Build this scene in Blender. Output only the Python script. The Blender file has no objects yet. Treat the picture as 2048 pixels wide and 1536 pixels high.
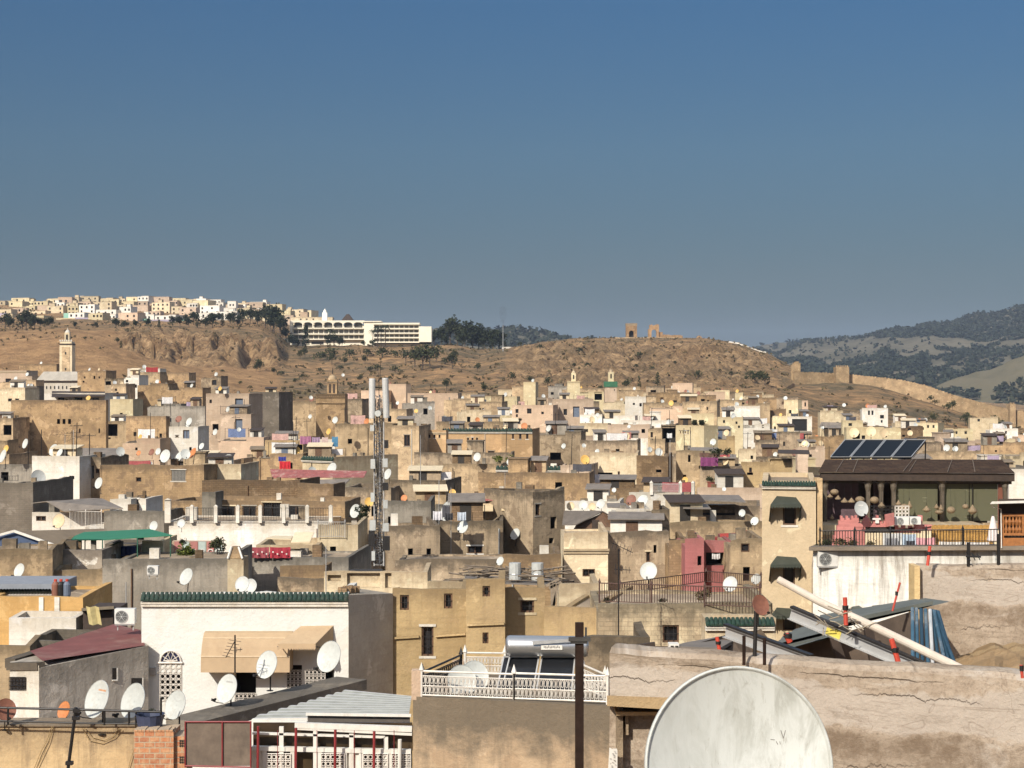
import bpy, math, random
from mathutils import Vector, Matrix, noise
R_ = math.radians
scene = bpy.context.scene
COL = scene.collection
F, CX, CY, H0 = 3300.0, 1024.0, 768.0, 22.0      # focal length in photo pixels, image centre, eye height
SUN = Vector((-0.44, -0.78, 0.60)).normalized()


def X(px, D): return (px - CX) / F * D
def Z(py, D): return H0 + (CY - py) / F * D
def at(px, py, D): return Vector((X(px, D), D, Z(py, D)))
def sz(n, D): return n / F * D
def lerp(a, b, t): return a + (b - a) * t
def interp(tab, x):
    if x <= tab[0][0]: return tab[0][1]
    for (a, u), (b, v) in zip(tab, tab[1:]):
        if x <= b:
            t = (x - a) / (b - a)
            return u + (v - u) * t
    return tab[-1][1]


# ------------------------------------------------------------------ mesh builder
class MB:
    def __init__(s): s.v = []; s.f = []; s.m = []
    def face(s, pts, mat=0):
        n = len(s.v); s.v.extend(Vector(p) for p in pts); s.f.append(tuple(range(n, n + len(pts)))); s.m.append(mat)
    def grid(s, rows, mat=0, close=False):
        n = len(s.v); w = len(rows[0])
        for r in rows: s.v.extend(Vector(p) for p in r)
        for i in range(len(rows) - 1):
            for j in range(w if close else w - 1):
                k = (j + 1) % w
                s.f.append((n + i * w + j, n + i * w + k, n + (i + 1) * w + k, n + (i + 1) * w + j)); s.m.append(mat)
    def hexa(s, p, mat=0):            # 8 points: bottom ring then top ring
        n = len(s.v); s.v.extend(Vector(q) for q in p)
        for q in ((0, 3, 2, 1), (4, 5, 6, 7), (0, 1, 5, 4), (1, 2, 6, 5), (2, 3, 7, 6), (3, 0, 4, 7)):
            s.f.append(tuple(n + i for i in q)); s.m.append(mat)
    def box(s, lo, hi, mat=0):
        (a, b, c), (d, e, f) = lo, hi
        s.hexa([(a, b, c), (d, b, c), (d, e, c), (a, e, c), (a, b, f), (d, b, f), (d, e, f), (a, e, f)], mat)
    def cbox(s, c, size, mat=0, M=None):
        x, y, z = size[0] / 2, size[1] / 2, size[2] / 2
        P = [Vector(q) for q in ((-x, -y, -z), (x, -y, -z), (x, y, -z), (-x, y, -z), (-x, -y, z), (x, -y, z), (x, y, z), (-x, y, z))]
        if M is not None: P = [M @ q for q in P]
        c = Vector(c); s.hexa([c + q for q in P], mat)
    def beam(s, p, q, w, h, mat=0, up=(0, 0, 1)):   # rectangular bar p->q, w sideways, h along up
        p, q = Vector(p), Vector(q); d = (q - p).normalized(); up = Vector(up)
        a = d.cross(up)
        if a.length < 1e-4: a = d.cross(Vector((0, 1, 0)))
        a.normalize(); b = a.cross(d).normalized(); a *= w / 2; b *= h / 2
        s.hexa([p - a - b, p + a - b, q + a - b, q - a - b, p - a + b, p + a + b, q + a + b, q - a + b], mat)
    def bar(s, p, q, r, n=6, mat=0, r2=None):
        s.tube([p, q], r, n, mat, r2)
    def tube(s, pts, r, n=6, mat=0, r2=None):
        pts = [Vector(p) for p in pts]; rows = []; N = len(pts)
        for i, p in enumerate(pts):
            d = (pts[min(i + 1, N - 1)] - pts[max(i - 1, 0)]).normalized()
            a = d.cross(Vector((0, 0, 1)))
            if a.length < 1e-3: a = d.cross(Vector((0, 1, 0)))
            a.normalize(); b = a.cross(d)
            rr = r if r2 is None else lerp(r, r2, i / (N - 1))
            rows.append([p + (a * math.cos(t) + b * math.sin(t)) * rr for t in (2 * math.pi * k / n for k in range(n))])
        n0 = len(s.v); s.grid(rows, mat, True)
        s.f.append(tuple(range(n0, n0 + n))); s.m.append(mat)
        e = n0 + (N - 1) * n; s.f.append(tuple(range(e + n - 1, e - 1, -1))); s.m.append(mat)
    def lathe(s, prof, c, n=12, mat=0, M=None, sx=1, sy=1):   # prof (r,z)
        c = Vector(c); rows = []
        for r, z in prof:
            row = []
            for k in range(n):
                t = 2 * math.pi * k / n
                q = Vector((r * math.cos(t) * sx, r * math.sin(t) * sy, z))
                row.append(c + (M @ q if M is not None else q))
            rows.append(row)
        s.grid(rows, mat, True)
    def disc(s, c, r, M=None, n=16, mat=0):
        s.face([Vector(c) + ((M @ q) if M is not None else q) for q in (Vector((r * math.cos(2 * math.pi * k / n), 0, r * math.sin(2 * math.pi * k / n))) for k in range(n))], mat)
    def build(s, name, mats, parent=None, smooth=False, uvtop=None):
        if not isinstance(mats, (list, tuple)): mats = [mats]
        vs = s.v
        if parent is not None:
            W = WM.get(parent.name, Matrix.Identity(4)); I = W.inverted(); vs = [I @ v for v in vs]
        else: W = Matrix.Identity(4)
        me = bpy.data.meshes.new(name); me.from_pydata([tuple(v) for v in vs], [], s.f)
        for m in mats: me.materials.append(m)
        if len(mats) > 1: me.polygons.foreach_set('material_index', s.m)
        if smooth: me.polygons.foreach_set('use_smooth', [True] * len(s.f))
        me.update()
        if uvtop is not None:
            uvtop -= W.translation.z
            uv = me.uv_layers.new(name='UVMap').data
            for p in me.polygons:
                n = p.normal
                for li in p.loop_indices:
                    c = me.vertices[me.loops[li].vertex_index].co
                    if abs(n.z) > 0.7: uv[li].uv = (c.x, 0.12)
                    else:
                        u = c.x if abs(n.y) > abs(n.x) else c.y + 3.7
                        uv[li].uv = (u, uvtop - c.z)
        o = bpy.data.objects.new(name, me); COL.objects.link(o)
        if parent is not None: o.parent = parent; WM[o.name] = W; KIDS.setdefault(parent.name, []).append(o)
        return o


WM = {}                                       # world matrix of each root (and its parts)
AUTO = []                                     # things that get their label from their place in the scene


def tag(o, label=None, cat=None, group=None, kind=None):
    if label: o['label'] = label
    if cat: o['category'] = cat
    if group: o['group'] = group
    if kind: o['kind'] = kind
    return o


def thing(name, label, cat, loc, rz=0.0, group=None, scale=1.0):
    o = bpy.data.objects.new(name, None); COL.objects.link(o)
    o.empty_display_size = 0.2
    o.location = loc; o.rotation_euler = (0, 0, rz); o.scale = (scale,) * 3
    WM[o.name] = Matrix.Translation(Vector(loc)) @ Matrix.Rotation(rz, 4, 'Z') @ Matrix.Scale(scale, 4)
    return tag(o, label, cat, group)


KIDS = {}
def copy_tree(o, parent=None):
    c = o.copy(); COL.objects.link(c); c.parent = parent
    for ch in KIDS.get(o.name, ()): copy_tree(ch, c)
    return c


# ------------------------------------------------------------------ materials
MATS = {}
def nmat(name):
    m = bpy.data.materials.new(name); m.use_nodes = True
    nt = m.node_tree; b = nt.nodes['Principled BSDF']
    return m, nt, b
def N(nt, t, **kw):
    n = nt.nodes.new(t)
    for k, v in kw.items():
        if k.startswith('i_'): n.inputs[k[2:].replace('_', ' ')].default_value = v
        elif k.startswith('n_'): n.inputs[int(k[2:])].default_value = v
        else: setattr(n, k, v)
    return n
def mixc(nt, fac, a, b, mode='MIX'):
    n = nt.nodes.new('ShaderNodeMix'); n.data_type = 'RGBA'; n.blend_type = mode
    for i, v in ((0, fac), (6, a), (7, b)):
        if isinstance(v, (int, float)): n.inputs[i].default_value = v
        elif isinstance(v, (tuple, list)): n.inputs[i].default_value = tuple(v) + ((1,) if len(v) == 3 else ())
        else: nt.links.new(v, n.inputs[i])
    return n.outputs[2]
def math_(nt, op, a, b=None, c=None, clamp=False):
    n = nt.nodes.new('ShaderNodeMath'); n.operation = op; n.use_clamp = clamp
    for i, v in ((0, a), (1, b), (2, c)):
        if v is None: continue
        if isinstance(v, (int, float)): n.inputs[i].default_value = v
        else: nt.links.new(v, n.inputs[i])
    return n.outputs[0]
def maprange(nt, v, a, b, c=0.0, d=1.0):
    n = nt.nodes.new('ShaderNodeMapRange'); nt.links.new(v, n.inputs[0])
    for i, q in enumerate((a, b, c, d)): n.inputs[1 + i].default_value = q
    return n.outputs[0]
def noise_(nt, vec, scale, detail=4, rough=0.6, dist=0.0):
    n = nt.nodes.new('ShaderNodeTexNoise'); n.inputs['Scale'].default_value = scale; n.inputs['Detail'].default_value = detail
    n.inputs['Roughness'].default_value = rough; n.inputs['Distortion'].default_value = dist
    if vec is not None: nt.links.new(vec, n.inputs['Vector'])
    return n.outputs['Fac']
def mapping(nt, vec, scale=(1, 1, 1), loc=(0, 0, 0)):
    n = nt.nodes.new('ShaderNodeMapping'); n.inputs['Scale'].default_value = scale; n.inputs['Location'].default_value = loc
    nt.links.new(vec, n.inputs['Vector']); return n.outputs[0]
def bump(nt, b, h, strength=0.3, dist=0.05):
    n = nt.nodes.new('ShaderNodeBump'); n.inputs['Strength'].default_value = strength; n.inputs['Distance'].default_value = dist
    nt.links.new(h, n.inputs['Height']); nt.links.new(n.outputs[0], b.inputs['Normal'])


def plain(name, col, rough=0.6, metal=0.0, var=0.12, scale=6.0, dirt=None, dirtamt=0.35):
    """Painted or bare thing with mild blotches and grime."""
    if name in MATS: return MATS[name]
    m, nt, b = nmat(name)
    tc = nt.nodes.new('ShaderNodeTexCoord'); v = tc.outputs['Object']
    f = noise_(nt, v, scale, 5, 0.65)
    lo = tuple(c * (1 - var) for c in col); hi = tuple(min(1, c * (1 + var)) for c in col)
    c = mixc(nt, maprange(nt, f, 0.3, 0.7), lo, hi)
    if dirt:
        g = noise_(nt, mapping(nt, v, (1, 1, 0.35)), scale * 0.6, 8, 0.75)
        c = mixc(nt, maprange(nt, g, 0.52, 0.72, 0, dirtamt), c, dirt)
    oi = nt.nodes.new('ShaderNodeObjectInfo')
    c = mixc(nt, 1.0, c, mixc(nt, oi.outputs['Random'], (0.9, 0.9, 0.9), (1.08, 1.08, 1.08)), 'MULTIPLY')
    nt.links.new(c, b.inputs['Base Color'])
    b.inputs['Roughness'].default_value = rough; b.inputs['Metallic'].default_value = metal
    MATS[name] = m; return m


def stucco(name, col, dark=(0.13, 0.10, 0.07), streak=0.6, topband=0.6, blotch=0.35, patch=None, patchamt=0.0, vary=0.22, blocks=0.0, fine=1.0, tdepth=.75):
    """Old lime plaster: blotches, rain streaks below the parapet, lichen on the top edge, patches where the coat fell off."""
    if name in MATS: return MATS[name]
    m, nt, b = nmat(name)
    tc = nt.nodes.new('ShaderNodeTexCoord'); v = tc.outputs['Object']; uv = tc.outputs['UV']
    oi = nt.nodes.new('ShaderNodeObjectInfo'); rnd = oi.outputs['Random']
    cr = nt.nodes.new('ShaderNodeCombineXYZ')
    for i in range(3): nt.links.new(math_(nt, 'MULTIPLY', rnd, 97.0 + 31 * i), cr.inputs[i])
    va = nt.nodes.new('ShaderNodeVectorMath'); va.operation = 'ADD'; nt.links.new(v, va.inputs[0]); nt.links.new(cr.outputs[0], va.inputs[1]); v = va.outputs[0]
    big = noise_(nt, v, 0.33, 6, 0.62); mid = noise_(nt, v, 1.7, 7, 0.7); fin = noise_(nt, v, 9.0, 5, 0.7)
    lo = tuple(c * (1 - blotch) for c in col); hi = tuple(min(0.9, c * (1 + blotch * 0.55)) for c in col)
    c = mixc(nt, maprange(nt, big, 0.38, 0.62), lo, hi)
    c = mixc(nt, maprange(nt, mid, 0.38, 0.78, 0.0, 0.36 * min(1, fine)), c, tuple(x * 0.62 for x in col))
    c = mixc(nt, maprange(nt, fin, 0.42, 0.78, 0.0, 0.28 * fine), c, tuple(x * 0.5 for x in col))
    if patch:
        pn = noise_(nt, v, 0.8, 9, 0.68, 0.3)
        c = mixc(nt, maprange(nt, pn, 0.535, 0.575, 0.0, patchamt), c, patch)
    lp = noise_(nt, v, 0.62, 8, 0.64, 0.4)      # paler lime repairs
    c = mixc(nt, maprange(nt, lp, .59, .62, 0, .6 * min(1, fine)), c, tuple(min(.74, x * 1.3 + .03) for x in col))
    if blocks > 0:
        bt = nt.nodes.new('ShaderNodeTexBrick'); nt.links.new(mapping(nt, uv, (1, 1, 1)), bt.inputs['Vector'])
        bt.inputs['Scale'].default_value = 1.0; bt.inputs['Brick Width'].default_value = 0.42; bt.inputs['Row Height'].default_value = 0.16
        bt.inputs['Mortar Size'].default_value = 0.018; bt.inputs['Color1'].default_value = (1, 1, 1, 1); bt.inputs['Color2'].default_value = (0.72, 0.72, 0.72, 1)
        bt.inputs['Mortar'].default_value = (0.45, 0.45, 0.45, 1)
        c = mixc(nt, blocks, c, mixc(nt, 1.0, c, bt.outputs['Color'], 'MULTIPLY'))
    if blocks >= 0:                     # uneven courses of rubble and brick ghosting through the coat
        cs = noise_(nt, mapping(nt, uv, (.35, 5.5, 1)), 1.0, 5, .7, .35); c = mixc(nt, maprange(nt, cs, .52, .68, 0, .42), c, tuple(x * .55 for x in col))
    su = nt.nodes.new('ShaderNodeSeparateXYZ'); nt.links.new(uv, su.inputs[0]); vd = su.outputs[1]
    st = noise_(nt, mapping(nt, uv, (2.6, 0.22, 1)), 1.0, 6, 0.7, 0.2)
    sm = math_(nt, 'MULTIPLY', maprange(nt, st, 0.48, 0.68), maprange(nt, vd, 0.0, 3.6, 1.0, 0.12))
    c = mixc(nt, math_(nt, 'MULTIPLY', sm, streak, clamp=True), c, dark)
    tn = math_(nt, 'ADD', vd, math_(nt, 'MULTIPLY', math_(nt, 'SUBTRACT', mid, 0.5), 2.2))
    c = mixc(nt, math_(nt, 'MULTIPLY', maprange(nt, tn, tdepth - .62, tdepth, 1.0, 0.0), topband, clamp=True), c, dark)
    k = 1 - vary; K = 1 + vary * 0.6
    c = mixc(nt, 1.0, c, mixc(nt, rnd, (k, k, k * 0.97), (K, K, K)), 'MULTIPLY')
    nt.links.new(c, b.inputs['Base Color']); b.inputs['Roughness'].default_value = 0.93
    b.inputs['Specular IOR Level'].default_value = 0.15
    hgt = math_(nt, 'ADD', math_(nt, 'MULTIPLY', mid, 1.0), math_(nt, 'MULTIPLY', fin, 0.4))
    bump(nt, b, hgt, 0.55, 0.09)
    MATS[name] = m; return m


PAL = {  # key: (linear colour, dark, streak, top, blotch, patch, amount, blocks)
    'oc': ((0.43, 0.295, 0.163), (0.14, 0.10, 0.065), .6, .75, .32, (0.23, 0.155, 0.095), .75, .35),
    'sa': ((0.50, 0.372, 0.23), (0.15, 0.115, 0.075), .65, .75, .30, (0.25, 0.18, 0.115), .7, .15),
    'br': ((0.25, 0.17, 0.10), (0.085, 0.06, 0.04), .4, .5, .35, (0.15, 0.09, 0.05), .5, .8),
    'gb': ((0.395, 0.305, 0.205), (0.10, 0.08, 0.058), .8, .9, .36, (0.21, 0.155, 0.105), .75, .15),
    'gy': ((0.295, 0.265, 0.22), (0.10, 0.09, 0.075), .7, .8, .28, (0.22, 0.19, 0.15), .5, 0),
    'dg': ((0.17, 0.145, 0.115), (0.08, 0.07, 0.055), .5, .5, .28, (0.12, 0.10, 0.08), .5, .3),
    'wh': ((0.70, 0.66, 0.585), (0.30, 0.25, 0.18), .35, .45, .08, (0.52, 0.45, 0.35), .35, 0),
    'cr': ((0.62, 0.515, 0.35), (0.22, 0.16, 0.10), .5, .6, .16, (0.42, 0.32, 0.20), .45, 0),
    'ye': ((0.61, 0.515, 0.33), (0.25, 0.18, 0.10), .3, .35, .12, (0.50, 0.38, 0.2), .3, 0),
    'yo': ((0.47, 0.345, 0.185), (0.20, 0.14, 0.08), .55, .6, .22, (0.40, 0.29, 0.165), .6, 0),
    'pk': ((0.51, 0.395, 0.295), (0.22, 0.16, 0.11), .35, .45, .14, (0.40, 0.29, 0.2), .35, 0),
    'pa': ((0.48, 0.32, 0.175), (0.20, 0.135, 0.08), .35, .5, .14, (0.42, 0.27, 0.14), .4, 0),
    'or': ((0.54, 0.335, 0.13), (0.28, 0.17, 0.07), .3, .3, .14, (0.62, 0.43, 0.2), .4, 0),
    'pi': ((0.36, 0.135, 0.13), (0.20, 0.09, 0.08), .35, .35, .14, (0.40, 0.2, 0.17), .3, 0),
    'sb': ((0.245, 0.165, 0.095), (0.10, 0.07, 0.045), .5, .6, .40, (0.36, 0.25, 0.14), .6, .5),
    'tq': ((0.28, 0.52, 0.42), (0.2, 0.2, 0.16), .3, .3, .1, (0.4, 0.5, 0.42), .3, 0),
    'li': ((0.42, 0.37, 0.47), (0.2, 0.17, 0.17), .3, .3, .1, (0.45, 0.4, 0.42), .3, 0),
    'sal': ((0.53, 0.395, 0.28), (0.22, 0.15, 0.11), .3, .3, .12, (0.5, 0.34, 0.25), .3, 0),
}
CWORD = {'oc': 'ochre', 'sa': 'sand-coloured', 'br': 'brown brick', 'gb': 'stained brown', 'gy': 'grey cement', 'dg': 'dark grey', 'wh': 'white', 'cr': 'cream',
         'ye': 'pale yellow', 'yo': 'yellow-ochre', 'pk': 'pinkish beige', 'pa': 'tan', 'or': 'orange', 'pi': 'pink', 'sb': 'rough stone', 'tq': 'turquoise', 'li': 'lilac', 'sal': 'salmon'}
def wallmat(k):
    c, d, s, t, bl, p, pa, bk = PAL[k]
    return stucco('plaster_' + k, c, d, s, t, bl, p, pa, blocks=bk)


M_glass = plain('dark_pane', (0.02, 0.02, 0.022), 0.25, 0, .2, 3)
M_hole = plain('dark_opening', (0.022, 0.018, 0.014), 0.8, 0, .3, 3)
M_black = plain('black_iron', (0.018, 0.016, 0.015), 0.5, 0.3, .3, 8)
M_wood = plain('brown_wood', (0.10, 0.052, 0.026), 0.7, 0, .35, 7)
M_dwood = plain('dark_wood', (0.038, 0.024, 0.016), 0.75, 0, .35, 5)
M_blue = plain('blue_grey_door', (0.10, 0.125, 0.17), 0.6)
M_whitep = plain('white_paint', (0.62, 0.595, 0.535), 0.55, 0, .08, 5, (0.33, 0.26, 0.19), .5)
M_roof = stucco('roof_screed', (0.33, 0.26, 0.185), (0.12, 0.10, 0.075), .3, .0, .3, (0.22, 0.17, 0.12), .5)
M_dish = plain('dish_white', (0.45, 0.465, 0.435), 0.5, 0, .10, 4, (0.28, 0.24, 0.18), .7)
M_dishg = plain('dish_grey', (0.40, 0.41, 0.39), 0.5, 0, .1, 4, (0.25, 0.2, 0.15), .5)
M_dishc = plain('dish_cream', (0.55, 0.43, 0.26), 0.55, 0, .12, 4, (0.35, 0.18, 0.07), .6)
M_disho = plain('dish_rust', (0.46, 0.17, 0.055), 0.65, 0, .22, 5, (0.22, 0.08, 0.04), .6)
M_dishy = plain('dish_yellow', (0.56, 0.34, 0.085), 0.6, 0, .15, 5, (0.35, 0.2, 0.07), .5)
M_dishb = plain('dish_brown', (0.19, 0.075, 0.045), 0.65, 0, .2, 5, (0.10, 0.05, 0.04), .5)
M_steel = plain('galvanised', (0.42, 0.42, 0.41), 0.45, 0.5, .15, 5, (0.25, 0.2, 0.16), .3)
M_green = plain('green_tile', (0.011, 0.030, 0.018), 0.45, 0, .6, 9, (0.075, 0.065, 0.042), .8)
M_tin = plain('grey_tin', (0.17, 0.145, 0.12), 0.75, 0.0, .25, 1.2, (0.09, 0.07, 0.05), .6)
M_redtin = plain('red_tin', (0.25, 0.075, 0.065), 0.7, 0, .35, 2.5, (0.45, 0.34, 0.28), .9)


# ------------------------------------------------------------------ light, sky, camera
world = bpy.data.worlds.new('World'); scene.world = world; world.use_nodes = True
wt = world.node_tree; bg = wt.nodes['Background']
sky = wt.nodes.new('ShaderNodeTexSky'); sky.sky_type = 'NISHITA'; sky.sun_disc = False
el = math.asin(SUN.z); az = math.atan2(SUN.x, SUN.y)
sky.sun_elevation = el; sky.sun_rotation = az % (2 * math.pi)
sky.altitude = 400; sky.air_density = 1.0; sky.dust_density = 0.6; sky.ozone_density = 1.6
tcw = wt.nodes.new('ShaderNodeTexCoord'); sx_ = wt.nodes.new('ShaderNodeSeparateXYZ'); wt.links.new(tcw.outputs['Generated'], sx_.inputs[0])
ramp = wt.nodes.new('ShaderNodeValToRGB'); wt.links.new(sx_.outputs[2], ramp.inputs[0])
ramp.color_ramp.elements[0].position = 0.0; ramp.color_ramp.elements[0].color = (0.036, 0.046, 0.055, 1)
ramp.color_ramp.elements[1].position = 0.62; ramp.color_ramp.elements[1].color = (2.5, 1.8, 1.25, 1)
for p_, c_ in ((0.03, (0.043, 0.055, 0.064)), (0.066, (0.066, 0.081, 0.092)), (0.14, (0.091, 0.129, 0.152)), (0.224, (0.085, 0.152, 0.202)), (0.36, (0.27, 0.31, 0.36))):
    e_ = ramp.color_ramp.elements.new(p_); e_.color = c_ + (1,)
wt.links.new(mixc(wt, 1.0, sky.outputs[0], ramp.outputs[0], 'MULTIPLY'), bg.inputs['Color'])
bg.inputs['Strength'].default_value = 0.14
sl = bpy.data.lights.new('sun', 'SUN'); sl.energy = 3.4; sl.angle = R_(0.53); sl.color = (1.0, 0.935, 0.825)
so = bpy.data.objects.new('sun', sl); COL.objects.link(so); so.rotation_euler = SUN.to_track_quat('Z', 'Y').to_euler(); so.location = SUN * 500
cam = bpy.data.cameras.new('camera'); co = bpy.data.objects.new('camera', cam); COL.objects.link(co)
co.location = (0, 0, H0); co.rotation_euler = (R_(90), 0, 0); cam.sensor_width = 36; cam.lens = 36 * F / 2048; cam.clip_start = 0.3; cam.clip_end = 30000
scene.camera = co
vs_ = scene.view_settings; scene.display_settings.display_device = 'sRGB'; vs_.view_transform = 'Standard'; vs_.look = 'None'; vs_.gamma = 1; vs_.exposure = 0.79
cy = scene.cycles; cy.max_bounces = 5; cy.diffuse_bounces = 3; cy.glossy_bounces = 2; cy.transmission_bounces = 2; cy.volume_bounces = 0; cy.transparent_max_bounces = 4
cy.use_denoising = True; cy.use_adaptive_sampling = True; cy.adaptive_threshold = 0.02
# ------------------------------------------------------------------ terrain
TR = [  # radius, then (photo x, photo y) of the ground at that radius
 (560, [(-900,775),(0,768),(130,766),(240,768),(300,773),(400,785),(480,795),(560,801),(700,806),(960,805),(1060,802),(1150,800),(1420,800),(1530,803),(1640,832),(1760,850),(1860,862),(1960,880),(2048,892),(2900,905)]),
 (640, [(-900,750),(0,745),(130,742),(240,745),(300,752),(400,768),(480,778),(560,786),(700,786),(860,781),(960,782),(1060,779),(1150,776),(1420,776),(1530,783),(1590,791),(1640,806),(1760,818),(1860,832),(1960,852),(2048,868),(2900,880)]),
 (725, [(-900,700),(0,690),(60,683),(130,678),(200,686),(240,698),(300,718),(400,742),(480,757),(520,763),(560,769),(620,770),(700,764),(800,756),(860,751),(960,755),(1060,748),(1150,742),(1250,740),(1420,743),(1480,750),(1530,760),(1590,768),(1700,766),(1760,774),(1860,804),(1960,834),(2048,852),(2900,880)]),
 (800, [(-900,705),(0,696),(60,690),(130,688),(200,698),(240,718),(300,728),(400,730),(480,732),(555,735),(620,740),(700,736),(800,728),(860,722),(960,735),(1000,724),(1060,718),(1150,714),(1420,716),(1530,738),(1590,752),(1640,800),(1760,830),(2048,890),(2900,900)]),
 (850, [(-900,668),(0,668),(130,662),(240,666),(300,661),(400,669),(480,672),(520,680),(550,688),(575,714),(620,716),(700,713),(800,711),(860,704),(910,702),(960,716),(1000,706),(1060,696),(1150,693),(1420,693),(1480,700),(1530,718),(1590,742),(1640,812),(2048,880),(2900,890)]),
 (950, [(-900,657),(0,657),(240,655),(400,655),(480,652),(520,651),(555,672),(580,691),(700,692),(860,694),(910,690),(960,700),(1000,698),(1060,689),(1150,680),(1250,679),(1420,680),(1480,690),(1530,706),(1590,738),(1640,820),(2048,870),(2900,880)]),
 (1060,[(-900,648),(0,648),(300,648),(480,646),(520,645),(560,668),(620,691),(700,692),(860,693),(910,692),(960,702),(1000,702),(1060,690),(1100,682),(1150,677),(1420,677),(1480,688),(1530,706),(1590,745),(1640,820),(2048,860),(2900,870)]),
 (1200,[(-900,632),(0,632),(130,629),(300,631),(480,635),(545,641),(620,660),(700,690),(860,700),(960,712),(1000,710),(1060,700),(1150,690),(1420,690),(1480,700),(1530,730),(2048,850),(2900,860)]),
 (1400,[(-900,614),(0,613),(130,611),(300,613),(480,618),(545,626),(620,640),(660,690),(700,715),(860,725),(1500,740),(2048,840),(2900,850)]),
 (1650,[(-900,626),(0,625),(480,632),(545,645),(620,700),(700,740),(1500,770),(2048,820),(2900,830)]),
]
def terrain_base(px, R):
    if R <= 300: return 0.0
    if R >= 1650:
        z = Z(interp(TR[-1][1], px), 1650); return lerp(z, 4.0, min(1, (R - 1650) / 900))
    if R < 560:
        z = Z(interp(TR[0][1], px), 560); t = (R - 300) / 260; return z * (t * t * (2 - t))
    for (a, A), (b, B) in zip(TR, TR[1:]):
        if R <= b:
            t = (R - a) / (b - a); return lerp(Z(interp(A, px), a), Z(interp(B, px), b), t)
def px_of(x, y): return CX + F * x / max(y, 1e-3)
def cliff_mask(px, R):
    m = 0.0
    if 780 < R < 885 and 225 < px < 575: m = max(m, min(1, (px - 225) / 30, (575 - px) / 25, (R - 780) / 20, (885 - R) / 25))
    if 640 < R < 930 and 980 < px < 1600: m = max(m, 0.85 * min(1, (px - 980) / 80, (1600 - px) / 90, (R - 640) / 50, (930 - R) / 60))
    return max(0, m)
def terrain_z(px, R):
    m = cliff_mask(px, R); Rr = R
    if m > 0:
        g = noise.noise(Vector((px * 0.021 + R * .006, R * 0.006, 3.1))) * .55 + noise.noise(Vector((px * 0.11, R * 0.02, 7.7))) * .38 + .3 * noise.noise(Vector((px * .3, R * .05, 2)))
        Rr = R - m * 42 * g
    z = terrain_base(px, Rr)
    if R > 520:
        a = min(1, (R - 520) / 120)
        z += a * 0.9 * noise.fractal(Vector((px * 0.02, R * 0.022, 0.5)), 1.0, 2.0, 4)
        if m > 0: z += m * (3.2 * noise.fractal(Vector((px * 0.07, R * 0.09, 1.5)), 0.7, 2.0, 6) - 3.0 * abs(noise.noise(Vector((px * 0.05 + R * .02, R * 0.05, 9.2)))))
    return z
def ground_at(x, y): return terrain_z(px_of(x, y), math.hypot(x, y))


def terrain_material():
    m, nt, b = nmat('dry_ground')
    tc = nt.nodes.new('ShaderNodeTexCoord'); v = tc.outputs['Object']
    at_ = nt.nodes.new('ShaderNodeVertexColor'); at_.layer_name = 'zone'
    s = nt.nodes.new('ShaderNodeSeparateColor'); nt.links.new(at_.outputs['Color'], s.inputs[0])
    n1 = noise_(nt, v, 0.02, 8, 0.65); n2 = noise_(nt, v, 0.11, 8, 0.7); n3 = noise_(nt, mapping(nt, v, (1, 1, 4.0)), 0.35, 6, 0.75, 0.6)
    earth = mixc(nt, maprange(nt, n2, 0.38, 0.62), (0.56, 0.34, 0.165), (0.36, 0.208, 0.10))
    pale = mixc(nt, maprange(nt, n2, 0.40, 0.60), (0.60, 0.40, 0.215), (0.30, 0.178, 0.09)); n8 = noise_(nt, mapping(nt, v, (1, 1, .6)), .16, 9, .78, 1.2); pale = mixc(nt, maprange(nt, n8, .50, .60, 0, .8), pale, (0.10, 0.065, 0.038))
    c = mixc(nt, s.outputs[0], earth, pale)                       # red: rock
    gr = mixc(nt, maprange(nt, n3, 0.3, 0.7), (0.085, 0.074, 0.042), (0.265, 0.205, 0.122))
    gm = math_(nt, 'MULTIPLY', s.outputs[1], maprange(nt, math_(nt, 'ADD', math_(nt, 'MULTIPLY', n1, 0.5), math_(nt, 'MULTIPLY', n2, 0.5)), 0.40, 0.58))
    c = mixc(nt, gm, c, gr)                                       # green: scrub and dry grass
    nt.links.new(mixc(nt, maprange(nt, n3, 0.62, 0.75, 0, 0.6), c, (0.075, 0.06, 0.036)), b.inputs['Base Color'])
    b.inputs['Roughness'].default_value = 0.95; b.inputs['Specular IOR Level'].default_value = 0.1
    bump(nt, b, math_(nt, 'ADD', n3, math_(nt, 'MULTIPLY', n2, 2)), 1.0, 3.0)
    return m


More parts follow.
